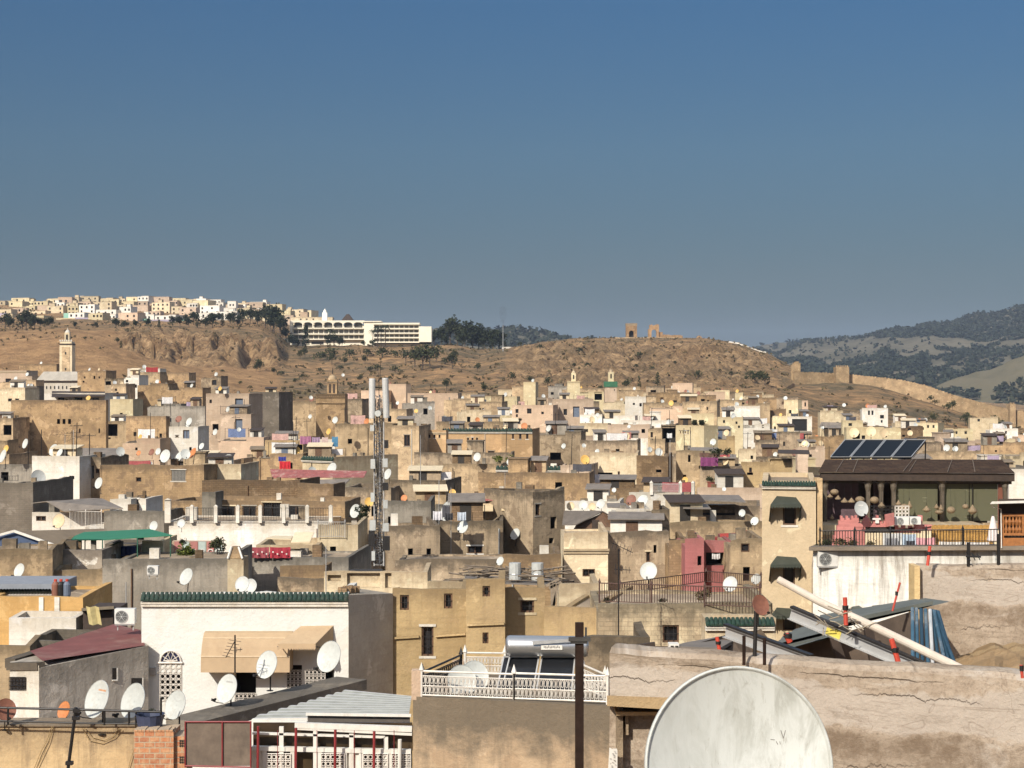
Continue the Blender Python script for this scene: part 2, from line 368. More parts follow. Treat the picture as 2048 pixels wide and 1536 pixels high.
def build_ground():
    radii = [4, 20, 60, 120, 200, 300, 360, 420, 470, 520]
    r = 545
    while r < 1120: radii.append(r); r += 5 if 640 < r < 940 else 9
    radii += [1130, 1160, 1200, 1240, 1280, 1330, 1380, 1440, 1520, 1650, 1900, 2300, 3000, 5000, 9000]
    pxs = list(range(-560, 2640, 7))
    angs = [(math.atan((p - CX) / F), p) for p in pxs]
    wide = [R_(a) for a in (178, 150, 120, 90, 70, 50, 38)]
    angs = [(-a, -600) for a in wide] + angs + [(a, 2680) for a in reversed(wide)]
    me = bpy.data.meshes.new('ground'); vs = []; cols = []
    for R in radii:
        for a, p in angs:
            z = terrain_z(p, R); vs.append((R * math.sin(a), R * math.cos(a), z))
            rock = cliff_mask(p, R)
            g = 0.35
            if R > 560:
                if 560 < p < 1010: g = 1.0
                elif p < 560: g = 0.12 if R < 790 else (0.8 if R > 860 else 0.25)
                else: g = 1.0 if (R > 900 or p > 1560) else 0.55
            cols.append((rock, g, 0, 1))
    w = len(angs); fs = []
    for i in range(len(radii) - 1):
        for j in range(w - 1): fs.append((i * w + j, i * w + j + 1, (i + 1) * w + j + 1, (i + 1) * w + j))
    me.from_pydata(vs, [], fs)
    ca = me.color_attributes.new('zone', 'FLOAT_COLOR', 'POINT')
    for i, c in enumerate(cols): ca.data[i].color = c
    me.polygons.foreach_set('use_smooth', [True] * len(fs)); me.materials.append(terrain_material()); me.update()
    o = bpy.data.objects.new('ground', me); COL.objects.link(o); o['kind'] = 'structure'
build_ground()


def mountain_mat(name, a, bcol, cc, sc):
    m, nt, b = nmat(name)
    v = nt.nodes.new('ShaderNodeTexCoord').outputs['Object']
    n1 = noise_(nt, v, sc, 8, 0.65); n2 = noise_(nt, v, sc * 6, 7, 0.7)
    c = mixc(nt, maprange(nt, n1, 0.4, 0.62), a, bcol)
    c = mixc(nt, maprange(nt, n2, 0.5, 0.66, 0, 0.8), c, cc)
    nt.links.new(c, b.inputs['Base Color']); b.inputs['Roughness'].default_value = 1
    b.inputs['Specular IOR Level'].default_value = 0.0
    bump(nt, b, n2, 0.6, 6); return m
def ridge(name, crest, foot, R1, R0, rough, mat, px0, px1, step, nrow=26, back=900):
    """A hill whose skyline follows crest at R1 and whose foot lies at R0."""
    pts = []; ps = []; p = px0
    while p <= px1: ps.append(p); p += step
    def zf(p, t):
        R = lerp(R0, R1, t); y = lerp(interp(foot, p), interp(crest, p), t ** 0.8)
        n = rough * (noise.fractal(Vector((p * 0.012, t * 3.1, R1 * 0.01)), 0.9, 2.0, 6)) * (0.25 + t * (1 - 0.5 * t))
        return R, Z(y, R) + n
    rows = []
    for i in range(nrow + 1):
        row = []
        for p in ps:
            R, z = zf(p, i / nrow); a = math.atan((p - CX) / F); row.append((R * math.tan(a), R, z))
        rows.append(row)
    rows.append([(x * (1 + back / R1), R1 + back, -20) for x, y, z in rows[-1]])
    b = MB(); b.grid(rows); o = b.build(name, mat, smooth=True); o['kind'] = 'structure'
    return zf
M_mtn = mountain_mat('mountain_scrub', (0.088, 0.081, 0.056), (0.135, 0.12, 0.085), (0.058, 0.056, 0.042), 0.0045)
M_mtn2 = mountain_mat('mountain_grass', (0.11, 0.098, 0.062), (0.13, 0.113, 0.073), (0.088, 0.081, 0.052), 0.004)
zB = ridge('mountain', [(1380,712),(1470,704),(1560,697),(1600,690),(1660,679),(1700,673),(1740,667),(1780,657),(1830,652),(1880,643),(1950,634),(2000,622),(2048,614),(2200,590),(2700,560)],
           [(1380,760),(2700,850)], 3500, 1900, 16, M_mtn, 1380, 2700, 9, 34)
zA = ridge('far_hills', [(1300,735),(1430,716),(1500,698),(1530,687),(1560,683),(1600,683),(1640,686),(1720,690),(1900,700)], [(1300,760),(1900,770)], 4300, 3700, 14, M_mtn, 1300, 1900, 9, 14)
zC = ridge('valley_spur', [(1700,830),(1800,800),(1880,772),(1960,742),(2048,712),(2300,660),(2700,640)], [(1700,870),(2700,880)], 2050, 1750, 5, M_mtn2, 1700, 2700, 9, 18, 500)
zD = ridge('back_hills', [(560,690),(700,672),(800,668),(860,663),(900,654),(960,655),(1000,656),(1060,661),(1120,668),(1190,684),(1300,705)], [(560,735),(1300,745)], 2700, 1900, 9, M_mtn, 560, 1300, 7, 18)

# ------------------------------------------------------------------ foliage
def leaf_mat(name, lo, hi):
    m, nt, b = nmat(name)
    oi = nt.nodes.new('ShaderNodeObjectInfo'); v = nt.nodes.new('ShaderNodeTexCoord').outputs['Object']
    f = noise_(nt, v, 1.1, 4, 0.7)
    c = mixc(nt, maprange(nt, f, 0.35, 0.68), lo, hi)
    c = mixc(nt, 1.0, c, mixc(nt, oi.outputs['Random'], (0.75, 0.8, 0.75), (1.25, 1.15, 1.0)), 'MULTIPLY')
    nt.links.new(c, b.inputs['Base Color']); b.inputs['Roughness'].default_value = 0.8; b.inputs['Specular IOR Level'].default_value = 0.2
    return m
M_leaf = leaf_mat('olive_leaves', (0.030, 0.038, 0.018), (0.075, 0.078, 0.036))
M_leafd = leaf_mat('dark_leaves', (0.016, 0.024, 0.013), (0.042, 0.05, 0.026))
M_leafg = leaf_mat('fresh_leaves', (0.05, 0.075, 0.018), (0.13, 0.15, 0.035))
M_bush = leaf_mat('dry_bush', (0.06, 0.05, 0.028), (0.13, 0.105, 0.055))
M_bark = plain('bark', (0.075, 0.055, 0.04), 0.9)
def rot_rand(rg): return Matrix.Rotation(rg.uniform(0, 6.28), 3, 'Z') @ Matrix.Rotation(rg.uniform(0, 3.14), 3, 'X')
def clump(b, c, s, rg, n=5, mat=0):
    for _ in range(n):
        M = rot_rand(rg); o = Vector(c) + Vector((rg.gauss(0, s * .5), rg.gauss(0, s * .5), rg.gauss(0, s * .4)))
        w = s * rg.uniform(.35, .75)
        b.face([o + M @ Vector(q) for q in ((-w, -w * .6, 0), (w * .7, -w * .8, 0), (w, w * .5, 0), (-w * .5, w * .9, 0))], mat)
def crown_mesh(kind, seed, dens=1.0):
    rg = random.Random(seed); b = MB()
    if kind == 'cypress':
        for k in range(int(130 * dens)):
            z = rg.random() ** 0.8; r = 0.16 * (1 - z) ** 0.7 * rg.uniform(.5, 1) + 0.02; a = rg.uniform(0, 6.28)
            clump(b, (r * math.cos(a), r * math.sin(a), 0.08 + z * 0.92), 0.055, rg, 4)
    elif kind == 'pine':
        lobes = [(rg.uniform(-.22, .22), rg.uniform(-.22, .22), rg.uniform(.35, .86), rg.uniform(.14, .26)) for _ in range(9)]
        for x, y, z, r in lobes:
            for k in range(int(26 * dens)):
                d = Vector((rg.gauss(0, 1), rg.gauss(0, 1), rg.gauss(0, .75))).normalized() * r * rg.uniform(.55, 1.05)
                clump(b, Vector((x, y, z)) + d, 0.06, rg, 4)
    elif kind == 'bush':
        lobes = [(rg.uniform(-.35, .35), rg.uniform(-.35, .35), rg.uniform(.1, .6), rg.uniform(.18, .34)) for _ in range(7)]
        for x, y, z, r in lobes:
            for k in range(int(20 * dens)):
                d = Vector((rg.gauss(0, 1), rg.gauss(0, 1), rg.gauss(0, .8))).normalized() * r * rg.uniform(.5, 1.08)
                clump(b, Vector((x, y, max(.03, z + d.z))) + Vector((d.x, d.y, 0)), 0.085, rg, 4)
    elif kind == 'palm':
        for k in range(22):
            a = k * 2.4; e = rg.uniform(-.5, 1.1); p0 = Vector((0, 0, .84)); prev = p0
            for i in range(1, 6):
                t = i / 5; d = Vector((math.cos(a) * t * .26, math.sin(a) * t * .26, .84 + (e * t - 1.1 * t * t) * .2 - .84))
                q = p0 + d; w = .028 * (1 - t) + .006; sd = Vector((-math.sin(a), math.cos(a), 0)) * w
                b.face([prev - sd, prev + sd, q + sd * .8 + Vector((0, 0, -.02)), q - sd * .8 + Vector((0, 0, -.02))]); prev = q
    return b
def trunk_mesh(kind, seed):
    rg = random.Random(seed); b = MB()
    if kind == 'palm': b.tube([(0, 0, 0), (.01, 0, .4), (0, .01, .85)], .022, 6, 0, .016)
    elif kind == 'cypress': b.tube([(0, 0, 0), (0, 0, .5)], .02, 5, 0, .008)
    elif kind == 'bush':
        for k in range(3):
            a = rg.uniform(0, 6.28); b.tube([(0, 0, -.02), (math.cos(a) * .12, math.sin(a) * .12, .3)], .03, 4, 0, .012)
    else:
        b.tube([(0, 0, 0), (.015, .01, .25), (0, 0, .5)], .03, 6, 0, .02)
        for k in range(5):
            a = k * 1.3; b.tube([(0, 0, .3 + .03 * k), (math.cos(a) * .2, math.sin(a) * .2, .6 + .03 * k)], .014, 4, 0, .006)
    return b
TREES = {}
def tree_proto(kind, seed, leaf, dens=1.0):
    key = (kind, seed, leaf.name, dens)
    if key not in TREES:
        TREES[key] = None
    return key
NT = {'pine': 'pine_tree', 'cypress': 'cypress_tree', 'bush': 'shrub', 'palm': 'palm_tree', 'broad': 'broadleaf_tree'}
def plant(kind, loc, h, seed=0, leaf=None, label=None, cat=None, group=None, auto=None, name=None, dens=1.0, wide=1.0):
    leaf = leaf or M_leafd; k = 'pine' if kind == 'broad' else kind; key = (k, seed, leaf.name, dens)
    if TREES.get(key) is None:
        o = thing(name or NT[kind], None, cat or ('shrub' if kind == 'bush' else 'tree'), loc, random.uniform(0, 6.28), group, h)
        t = trunk_mesh(k, seed); c = crown_mesh(k, seed, dens)
        for bb, nm, mt in ((t, 'trunk' if k != 'bush' else 'stem', M_bark), (c, 'crown' if k != 'bush' else 'foliage', leaf)):
            me_o = bb.build(nm, mt); me_o.parent = o; KIDS.setdefault(o.name, []).append(me_o)
        TREES[key] = o
    else:
        o = copy_tree(TREES[key]); o.name = name or NT[kind]; o.location = loc; o.rotation_euler = (0, 0, random.uniform(0, 6.28)); o.scale = (h,) * 3
        for q in ('label', 'group', 'kind'):
            if q in o: del o[q]
        tag(o, None, cat or ('shrub' if kind == 'bush' else 'tree'), group)
    o.scale = (h * wide, h * wide, h)
    if label: o['label'] = label
    else: AUTO.append((o, auto or {'pine': 'dark bushy tree', 'cypress': 'narrow dark cypress', 'bush': 'low dry shrub', 'palm': 'slender palm', 'broad': 'rounded olive-green tree'}[kind], 'tree', None))
    return o
def plant_px(kind, px, pyb, h_px, R, **kw):
    """Stand a tree on the hillside at photo column px; its height in photo pixels."""
    a = math.atan((px - CX) / F); x = R * math.sin(a); y = R * math.cos(a)
    return plant(kind, (x, y, terrain_z(px, R) - 0.2), sz(h_px, R), **kw)
def plant_on_slope(kind, px, py, h_px, R0, R1, **kw):
    """Find the radius between R0 and R1 where the ground shows at photo row py."""
    best = min((abs(CY - (terrain_z(px, R) - H0) / R * F - py), R) for R in [R0 + (R1 - R0) * i / 60 for i in range(61)])[1]
    return plant_px(kind, px, py, h_px, best, **kw)
random.seed(5)
G_h = 'trees on the hill slopes'
# trees round the long hotel, on the cliff edge and below the hill town
for px, h, R, k in ((20,26,960,'broad'),(45,30,965,'pine'),(62,24,960,'broad'),(80,20,955,'broad'),(100,22,962,'pine'),(10,34,900,'broad'),(52,40,880,'pine'),(70,30,875,'broad'),(90,20,890,'broad'),
        (150,14,960,'broad'),(190,16,958,'broad'),(232,24,955,'pine'),(250,20,958,'broad'),(272,18,957,'broad'),(296,20,955,'pine'),(318,18,955,'cypress'),(345,22,940,'pine'),(360,26,930,'broad'),(378,24,935,'pine'),
        (395,30,930,'cypress'),(410,28,925,'pine'),(425,30,925,'broad'),(445,26,930,'cypress'),(460,28,928,'pine'),(475,24,930,'broad'),(388,26,1010,'pine'),(372,22,1015,'broad'),(425,20,1010,'broad'),(440,22,1010,'broad'),
        (465,24,1000,'pine'),(485,30,990,'broad'),(500,32,985,'pine'),(515,28,980,'broad'),(530,50,960,'pine'),(548,56,955,'pine'),(560,44,952,'broad'),(572,30,950,'broad'),(540,30,940,'broad'),(580,26,930,'broad'),
        (612,46,930,'cypress'),(590,22,935,'broad'),(655,24,935,'pine'),(668,26,934,'broad'),(678,24,933,'pine'),(684,20,935,'broad'),(726,14,935,'broad'),(745,16,935,'broad'),
        (868,34,1000,'pine'),(882,42,990,'broad'),(900,58,985,'pine'),(915,44,980,'broad'),(930,46,975,'pine'),(945,58,980,'pine'),(958,52,985,'broad'),(970,48,980,'pine'),(985,44,985,'broad'),(998,42,990,'pine'),
        (890,24,960,'broad'),(925,26,950,'broad'),(965,26,940,'broad'),(985,22,945,'pine'),(1006,18,960,'broad')):
    if px < 420 and 950 < R < 970: R = 885
    plant_px(k, px, 0, h, R, seed=(px * 7) % 4, leaf=M_leafd, group=G_h)
for px, h, R in ((755,50,925),(762,44,930),(771,52,928),(746,40,940),(660,40,938),(668,36,936)):
    plant_px('palm', px, 0, h, R, seed=0, leaf=M_leafd, group='palms in front of the hotel')
for px, py, h, k in ((520,745,26,'pine'),(512,745,18,'broad'),(548,750,16,'broad'),(562,752,14,'bush'),(605,758,14,'bush'),(600,720,20,'broad'),(640,745,13,'bush'),(664,728,24,'pine'),(690,730,18,'broad'),(680,740,14,'bush'),
        (610,715,20,'broad'),(640,720,24,'bush'),(660,715,28,'bush'),(700,715,24,'bush'),(735,712,22,'bush'),(765,715,30,'bush'),(790,715,20,'bush'),(812,728,28,'pine'),(830,735,44,'broad'),(845,740,50,'pine'),(860,735,46,'broad'),(872,725,34,'broad'),
        (740,742,16,'bush'),(755,742,18,'bush'),(790,745,18,'bush'),(730,730,20,'broad'),(905,738,34,'pine'),(910,720,22,'broad'),(955,745,20,'broad'),(893,780,26,'broad'),(970,788,22,'broad'),(890,728,18,'bush'),
        (780,760,12,'bush'),(720,760,14,'bush'),(640,775,14,'bush'),(700,772,12,'bush'),(590,765,12,'bush'),(850,765,10,'bush'),(940,770,10,'bush'),
        (1025,765,22,'broad'),(1060,770,18,'broad'),(1095,775,22,'broad'),(1160,710,20,'bush'),(1148,730,12,'bush'),(1080,700,14,'bush'),(1108,692,8,'bush'),(1040,690,10,'bush'),(1175,735,14,'bush'),
        (1200,780,14,'bush'),(1252,778,22,'broad'),(1250,772,14,'bush'),(1278,775,26,'cypress'),(1315,775,30,'cypress'),(1304,740,10,'bush'),(1280,720,18,'bush'),(1272,735,12,'bush'),(1350,725,9,'bush'),(1395,760,20,'broad'),
        (1440,744,8,'bush'),(1462,750,12,'bush'),(1475,755,14,'bush'),(1500,752,16,'bush'),(1520,758,26,'bush'),(1510,770,28,'broad'),(1530,772,30,'broad'),(1495,765,14,'bush'),(1398,728,7,'bush'),(1420,700,7,'bush'),(1385,688,6,'bush'),(1360,690,6,'bush'),
        (1685,778,14,'bush'),(1700,780,12,'bush'),(1720,792,14,'bush'),(1735,790,12,'bush'),(1640,795,12,'bush'),(1655,797,12,'bush'),(1810,800,12,'bush'),(1860,800,16,'broad'),(1870,790,14,'bush'),(1895,825,22,'broad'),(1905,818,20,'broad'),
        (1865,845,22,'broad'),(1880,848,20,'broad'),(1930,850,28,'broad'),(1945,858,26,'broad'),(1960,862,24,'pine'),(1985,855,28,'pine'),(2000,860,26,'broad'),(1850,838,18,'bush'),(1775,800,10,'bush'),(1990,868,20,'broad'),(2015,868,20,'pine'),(1715,815,12,'bush'),
        (235,690,14,'broad'),(242,700,18,'cypress'),(170,682,8,'bush'),(190,690,10,'bush'),(410,760,8,'bush'),(480,770,10,'bush'),(500,778,10,'bush'),(445,745,8,'bush')):
    plant_on_slope(k, px, py, h, 565, 930, seed=(px * 3) % 3, leaf=(M_bush if (k == 'bush' and px > 1530) else M_leaf), group=G_h, dens=0.7)

# scrub, woods: too many to count
def scatter(name, mat, pts, label, seed, size):
    rg = random.Random(seed); b = MB()
    for x, y, z, s in pts:
        for _ in range(7):
            M = rot_rand(rg); w = s * rg.uniform(.45, .8); o = Vector((x + rg.gauss(0, s * .35), y + rg.gauss(0, s * .35), z + s * rg.uniform(.1, 1.0)))
            b.face([o + M @ Vector(q) for q in ((-w * .6, -w * .5, 0), (w * .5, -w * .6, 0), (w * .6, w * .5, 0), (-w * .4, w * .6, 0))])
    o = b.build(name, mat); tag(o, label, 'vegetation', None, 'stuff')
rg = random.Random(11)
pts = []
for _ in range(4200):
    p = rg.uniform(-100, 2150); R = rg.uniform(575, 1040)
    if p < 560 and R < 800 and rg.random() < .85: continue
    if noise.noise(Vector((p * .012, R * .012, 4))) < rg.uniform(-.5, .35) - (.25 if 560 < p < 1000 else 0): continue
    a = math.atan((p - CX) / F); pts.append((R * math.sin(a), R * math.cos(a), terrain_z(p, R) - .2, rg.uniform(.4, 1.3)))
scatter('scrub', M_bush, pts, 'dry scrub scattered over the bare hill slopes', 3, 1)
def wood(zf, px0, px1, n, keep, s0, s1, seed=4):
    rg = random.Random(seed); pts = []
    while len(pts) < n:
        p = rg.uniform(px0, px1); t = rg.random()
        if not keep(p, t, rg): continue
        R, z = zf(p, t); a = (p - CX) / F; pts.append((R * a, R, z - 1, rg.uniform(s0, s1)))
    return pts
M_wood_far = leaf_mat('far_wood_leaves', (0.020, 0.026, 0.018), (0.036, 0.042, 0.026))
def keepB(p, t, rg):
    y = lerp(850 * 0 + interp([(1380,760),(2700,850)], p), interp([(1380,712),(1600,690),(1740,667),(1830,652),(2048,614),(2700,560)], p), t ** .8)
    top = interp([(1380,712),(1600,690),(1740,667),(1830,652),(2048,614)], p); d = y - top
    if p > 1735 and d < interp([(1735,8),(1800,24),(2048,62)], p): return rg.random() < .95          # wood below the skyline
    if d < 5: return rg.random() < .5
    band = interp([(1560,20),(1700,40),(1850,46),(2048,62)], p)
    if d < band + 6: return rg.random() < .04                                                      # bare strip
    if d < band + 20: return noise.noise(Vector((p * .02, d * .1, 2))) > -.1 and rg.random() < .8
    if 1690 < p < 1860 and 66 < d < 88: return rg.random() < .9
    return noise.noise(Vector((p * .03, d * .07, 5))) > -.28 and rg.random() < .42
scatter('mountain_wood', M_wood_far, wood(zB, 1400, 2300, 11000, keepB, 3.2, 6.5), 'dark woods and olive groves spread over the far mountain', 8, 1)
scatter('spur_wood', M_wood_far, wood(zC, 1880, 2400, 900, lambda p, t, rg: (t < .62 and p > 1990 and noise.noise(Vector((p * .02, t * 4, 1))) > -.25) or t < .22, 4, 7, 9), 'dark wood at the foot of the valley spur', 9, 1)
scatter('far_hill_wood', M_wood_far, wood(zA, 1480, 1680, 420, lambda p, t, rg: noise.noise(Vector((p * .04, t * 5, 1))) > -.1, 6, 11, 10), 'dark trees dotted over the low far hills', 10, 1)
scatter('back_hill_wood', M_wood_far, wood(zD, 780, 1220, 900, lambda p, t, rg: t > .45 and noise.noise(Vector((p * .03, t * 6, 1))) > -.2, 4, 8, 12), 'dark wood on the hazy ridge behind the hotel', 12, 1)
# ------------------------------------------------------------------ houses
FOOT = []                                    # footprints already taken (world boxes)
HOUSES = []
def ray_wall(px, A, u):
    """Distance along the wall A + t*u (plan) where photo column px meets it, and the depth there."""
    k = (px - CX) / F
    t = (k * A.y - A.x) / (u.x - k * u.y)
    return t, A.y + t * u.y
def facade(b, O, u, W, H, holes, reveal, jit, mat=0, cut=None):
    """Wall in the plane through O along u (plan), holes = (u0,z0,u1,z1), outward normal = right of u ... inward = left."""
    inn = Vector((-u.y, u.x, 0)); up = Vector((0, 0, 1))
    xs = {0.0, W}; zs = {0.0, H}
    for a, c, d, e in holes: xs |= {a, d}; zs |= {c, e}
    n = max(1, int(W / 1.4))
    if n < 40: xs |= {W * i / n for i in range(1, n)}
    if cut and 0.1 < cut < W - .1: xs |= {cut - .02, cut + .001}
    xs = sorted(xs); zs = sorted(zs)
    def P(x, z): return O + u * x + up * (z + (jit(O + u * x) if z == H else 0))
    for i in range(len(xs) - 1):
        x0, x1 = xs[i], xs[i + 1]
        if x1 - x0 < 1e-4: continue
        for j in range(len(zs) - 1):
            z0, z1 = zs[j], zs[j + 1]; cx, cz = (x0 + x1) / 2, (z0 + z1) / 2
            if any(a < cx < d and c < cz < e for a, c, d, e in holes): continue
            b.face([P(x0, z0), P(x1, z0), P(x1, z1), P(x0, z1)], mat)
    for a, c, d, e in holes:
        q = [O + u * a + up * c, O + u * d + up * c, O + u * d + up * e, O + u * a + up * e]; r = [p + inn * reveal for p in q]
        for k in range(4): b.face([q[k], r[k], r[(k + 1) % 4], q[(k + 1) % 4]], mat)
    return xs
def window_parts(root, O, u, hole, kind, reveal, near):
    a, c, d, e = hole; inn = Vector((-u.y, u.x, 0)); up = Vector((0, 0, 1))
    def P(x, z, y): return O + u * x + up * z + inn * y
    w, h = d - a, e - c
    if kind in 'wgs' : nm, mt = 'window', M_glass
    elif kind == 'd': nm, mt = 'door', M_wood
    elif kind == 'b': nm, mt = 'door', M_blue
    else: nm, mt = 'opening', M_hole
    y = reveal - .01
    b = MB()
    if nm == 'opening':      # a recess one can look into
        y2 = reveal + min(2.5, max(.5, w))
        q = [P(a, c, y), P(d, c, y), P(d, e, y), P(a, e, y)]; r = [P(a, c, y2), P(d, c, y2), P(d, e, y2), P(a, e, y2)]
        for k in range(4): b.face([q[k], r[k], r[(k + 1) % 4], q[(k + 1) % 4]])
        b.face(r)
        b.build(nm, mt, root); return
    b.face([P(a, c, y), P(d, c, y), P(d, e, y), P(a, e, y)])
    o = b.build(nm, mt, root)
    if near:
        f = MB(); t = .06
        def bx(x0, z0, x1, z1, y0=.06, y1=.12, mm=0):
            f.hexa([P(x0, z0, y0), P(x1, z0, y0), P(x1, z0, y1), P(x0, z0, y1), P(x0, z1, y0), P(x1, z1, y0), P(x1, z1, y1), P(x0, z1, y1)], mm)
        if kind in 'wg':
            bx(a, c, a + t, e); bx(d - t, c, d, e); bx(a + t, c, d - t, c + t); bx(a + t, e - t, d - t, e)
            if w > .7: bx((a + d) / 2 - t / 2, c + t, (a + d) / 2 + t / 2, e - t)
            f.build('frame', M_wood, o)
        if kind == 'g':
            f = MB(); nx = max(2, int(w / .16)); nz = max(2, int(h / .3))
            for i in range(1, nx): bx(a + w * i / nx - .009, c, a + w * i / nx + .009, e, .0, .02)
            for i in range(1, nz): bx(a, c + h * i / nz - .009, d, c + h * i / nz + .009, .021, .035)
            f.build('grille', M_black, o)
        if kind == 's':
            f = MB(); nx = max(3, int(w / .12))
            for i in range(nx): bx(a + w * (i + .12) / nx, c, a + w * (i + .88) / nx, e, .05, .08)
            f.build('shutter', plain('grey_shutter', (.16, .15, .13), .7), o)
        if kind in 'db':
            bx(a, c, a + t, e); bx(d - t, c, d, e); bx(a + t, e - t, d - t, e)
            if w > .8: bx((a + d) / 2 - .015, c, (a + d) / 2 + .015, e - t)
            f.build('frame', M_wood, o)


def full_(par, sd): return par < .3 or sd % 10 < 1.2
HOUSECAT = ('house', 'apartment block', 'hill building')
def house(x0, x1, yt, D, col, wins=(), dd=None, side=None, lside=None, dep=None, par=0.55, cat='house', name=None, label=None, tile=None, cornice=None,
          group='houses of the old town', reveal=None, zb=None, desc=None, jitter=None, penthouse=None, roofm=None, mat=None, clutter=None):
    if dd is None: dd = -(x1 - x0) / F * D * random.uniform(.08, .18) if 120 < D < 1000 and lside is None else 0.0
    D1 = D + dd
    A = Vector((X(x0, D), D, 0)); B = Vector((X(x1, D1), D1, 0))
    zt = Z(yt, D)
    u = (B - A).normalized(); W = (B - A).length; inn = Vector((-u.y, u.x, 0))
    if dep is None: dep = min(9.0, max(3.5, W * .9))
    if side is not None:
        dep = max(1.2, ray_wall(side, B, inn)[0])
    if lside is not None:
        dep = max(1.2, ray_wall(lside, A, inn)[0])
    if zb is None:
        zb = min(ground_at(p.x, p.y) for p in (A, B, A + inn * dep, B + inn * dep)) - 0.6
    zb = min(zb, zt - 2.2)
    H = zt - zb
    root = thing(name or ('house' if cat == 'house' else cat.replace(' ', '_')), label, cat, (A.x, A.y, zb), math.atan2(u.y, u.x), group)
    # build in local coordinates
    WMroot = WM[root.name]; I = Matrix.Identity(4)
    WM[root.name] = I
    near = D < 260
    wins = list(wins)
    if 100 < D < 420 and group == 'houses of the old town' and col not in ('dg', 'pa') and (x1 - x0) > 28:   # odd vents and slits
        for _ in range(random.choice([0, 1, 1, 2, 3])):
            ww = random.uniform(.25, .6) / D * F; hh = random.uniform(.3, .9) / D * F; wx = random.uniform(x0 + 2, x1 - ww - 2); wy = yt + random.uniform(1.0, 3.4) / D * F
            if all(wx + ww + 2 < q[0] or wx > q[2] + 2 or wy + hh + 2 < q[1] or wy > q[3] + 2 for q in wins): wins.append((wx, wy, wx + ww, wy + hh, random.choice('hhw')))
    nw0 = len(wins)
    if reveal is None: reveal = 0.22 if D < 260 else 0.35
    U = Vector((1, 0, 0)); V = Vector((0, 1, 0)); O = Vector((0, 0, 0))
    jit_a = (0.17 if col in ('br', 'sb', 'oc', 'gb', 'sa') else 0.07) if jitter is None else jitter
    sd = random.uniform(0, 100)
    stp = None
    if not full_(par, sd) and W > 3.5 and tile is None and cornice is None and side is None and label is None and random.random() < .5: stp = (W * random.uniform(.25, .75), -random.uniform(.3, 1.0))
    def jit(p): return jit_a * (noise.noise(Vector((p.x * .9 + sd, p.y * .9, 0))) + .5 * noise.noise(Vector((p.x * 3.1 + sd, p.y * 3, 0)))) + (stp[1] if stp and p.x < stp[0] and p.y < 1.3 else 0)
    holes = {'f': [], 'r': [], 'l': []}
    kinds = {'f': [], 'r': [], 'l': []}
    Af = A; faces = {'f': (A, u), 'r': (B, inn), 'l': (A + inn * dep, -inn)}
    for w in wins:
        k = w[4] if len(w) > 4 else 'w'; fc = 'f'
        if len(k) > 1: fc, k = k[0], k[1]
        P, d = faces[fc]; WW = W if fc == 'f' else dep
        t0, y0 = ray_wall(w[0], P, d); t1, y1 = ray_wall(w[2], P, d); ym = (y0 + y1) / 2
        z1 = Z(w[1], ym) - zb; z0 = Z(w[3], ym) - zb
        t0, t1 = max(.06, t0), min(WW - .06, t1); z0 = max(.05, z0); z1 = min(H - .08, z1)
        if t1 - t0 < .15 or z1 - z0 < .15: continue
        holes[fc].append((t0, z0, t1, z1)); kinds[fc].append(k)
    b = MB(); th = 0.24; rz = H - par; full = full_(par, sd); low = H if full else rz + .1
    tops = {'f': H, 'r': H, 'l': H if lside is not None or full else low, 'k': low}
    b_faces = (('f', O, U, W), ('r', O + U * W, V, dep), ('k', O + U * W + V * dep, -U, W), ('l', O + V * dep, -V, dep))
    for fc, o_, d_, w_ in b_faces:
        Ht = tops[fc]; xs = facade(b, o_, d_, w_, Ht, [h for h in holes.get(fc, []) if h[3] < Ht - .05], reveal, jit, 0, stp[0] if stp and fc == 'f' else None)
        i_ = Vector((-d_.y, d_.x, 0)); top = []
        for x in xs:      # parapet top and inner face
            p = o_ + d_ * x; q = o_ + d_ * min(max(x, th), w_ - th) + i_ * th
            hz = Vector((0, 0, Ht + jit(p))); top.append((p + hz, q + hz, q + Vector((0, 0, rz - .05))))
        for (p, q, r), (p2, q2, r2) in zip(top, top[1:]):
            b.face([p, p2, q2, q]); b.face([q, q2, r2, r])
        if not full:
            for p, q, r in (top[0], top[-1]): b.face([p, q, r, Vector((p.x, p.y, r.z))])
    b.build('wall', mat or wallmat(col), root, uvtop=H)
    f = MB(); f.face([(th, th, rz), (W - th, th, rz), (W - th, dep - th, rz), (th, dep - th, rz)]); f.build('roof', roofm or M_roof, root)
    for fc in 'frl':
        o_, d_ = {'f': (O, U), 'r': (O + U * W, V), 'l': (O + V * dep, -V)}[fc]
        for h, k in zip(holes[fc], kinds[fc]): window_parts(root, o_, d_, h, k, reveal, near)
    if tile:                                  # row of green glazed tiles under the parapet, front
        eaves(root, O, U, W, H - tile, D)
    if cornice:
        c = MB(); c.box((-.08, -.14, H - cornice - .12), (W + .08, -.003, H - cornice)); c.box((-.05, -.09, H - cornice - .3), (W + .05, -.003, H - cornice - .18)); c.build('cornice', wallmat('cr') if col != 'wh' else wallmat('wh'), root)
    if clutter is None and 80 < D < 430 and cat == 'house' and dep > 3: clutter = random.choice([0, 1, 2, 3, 4])
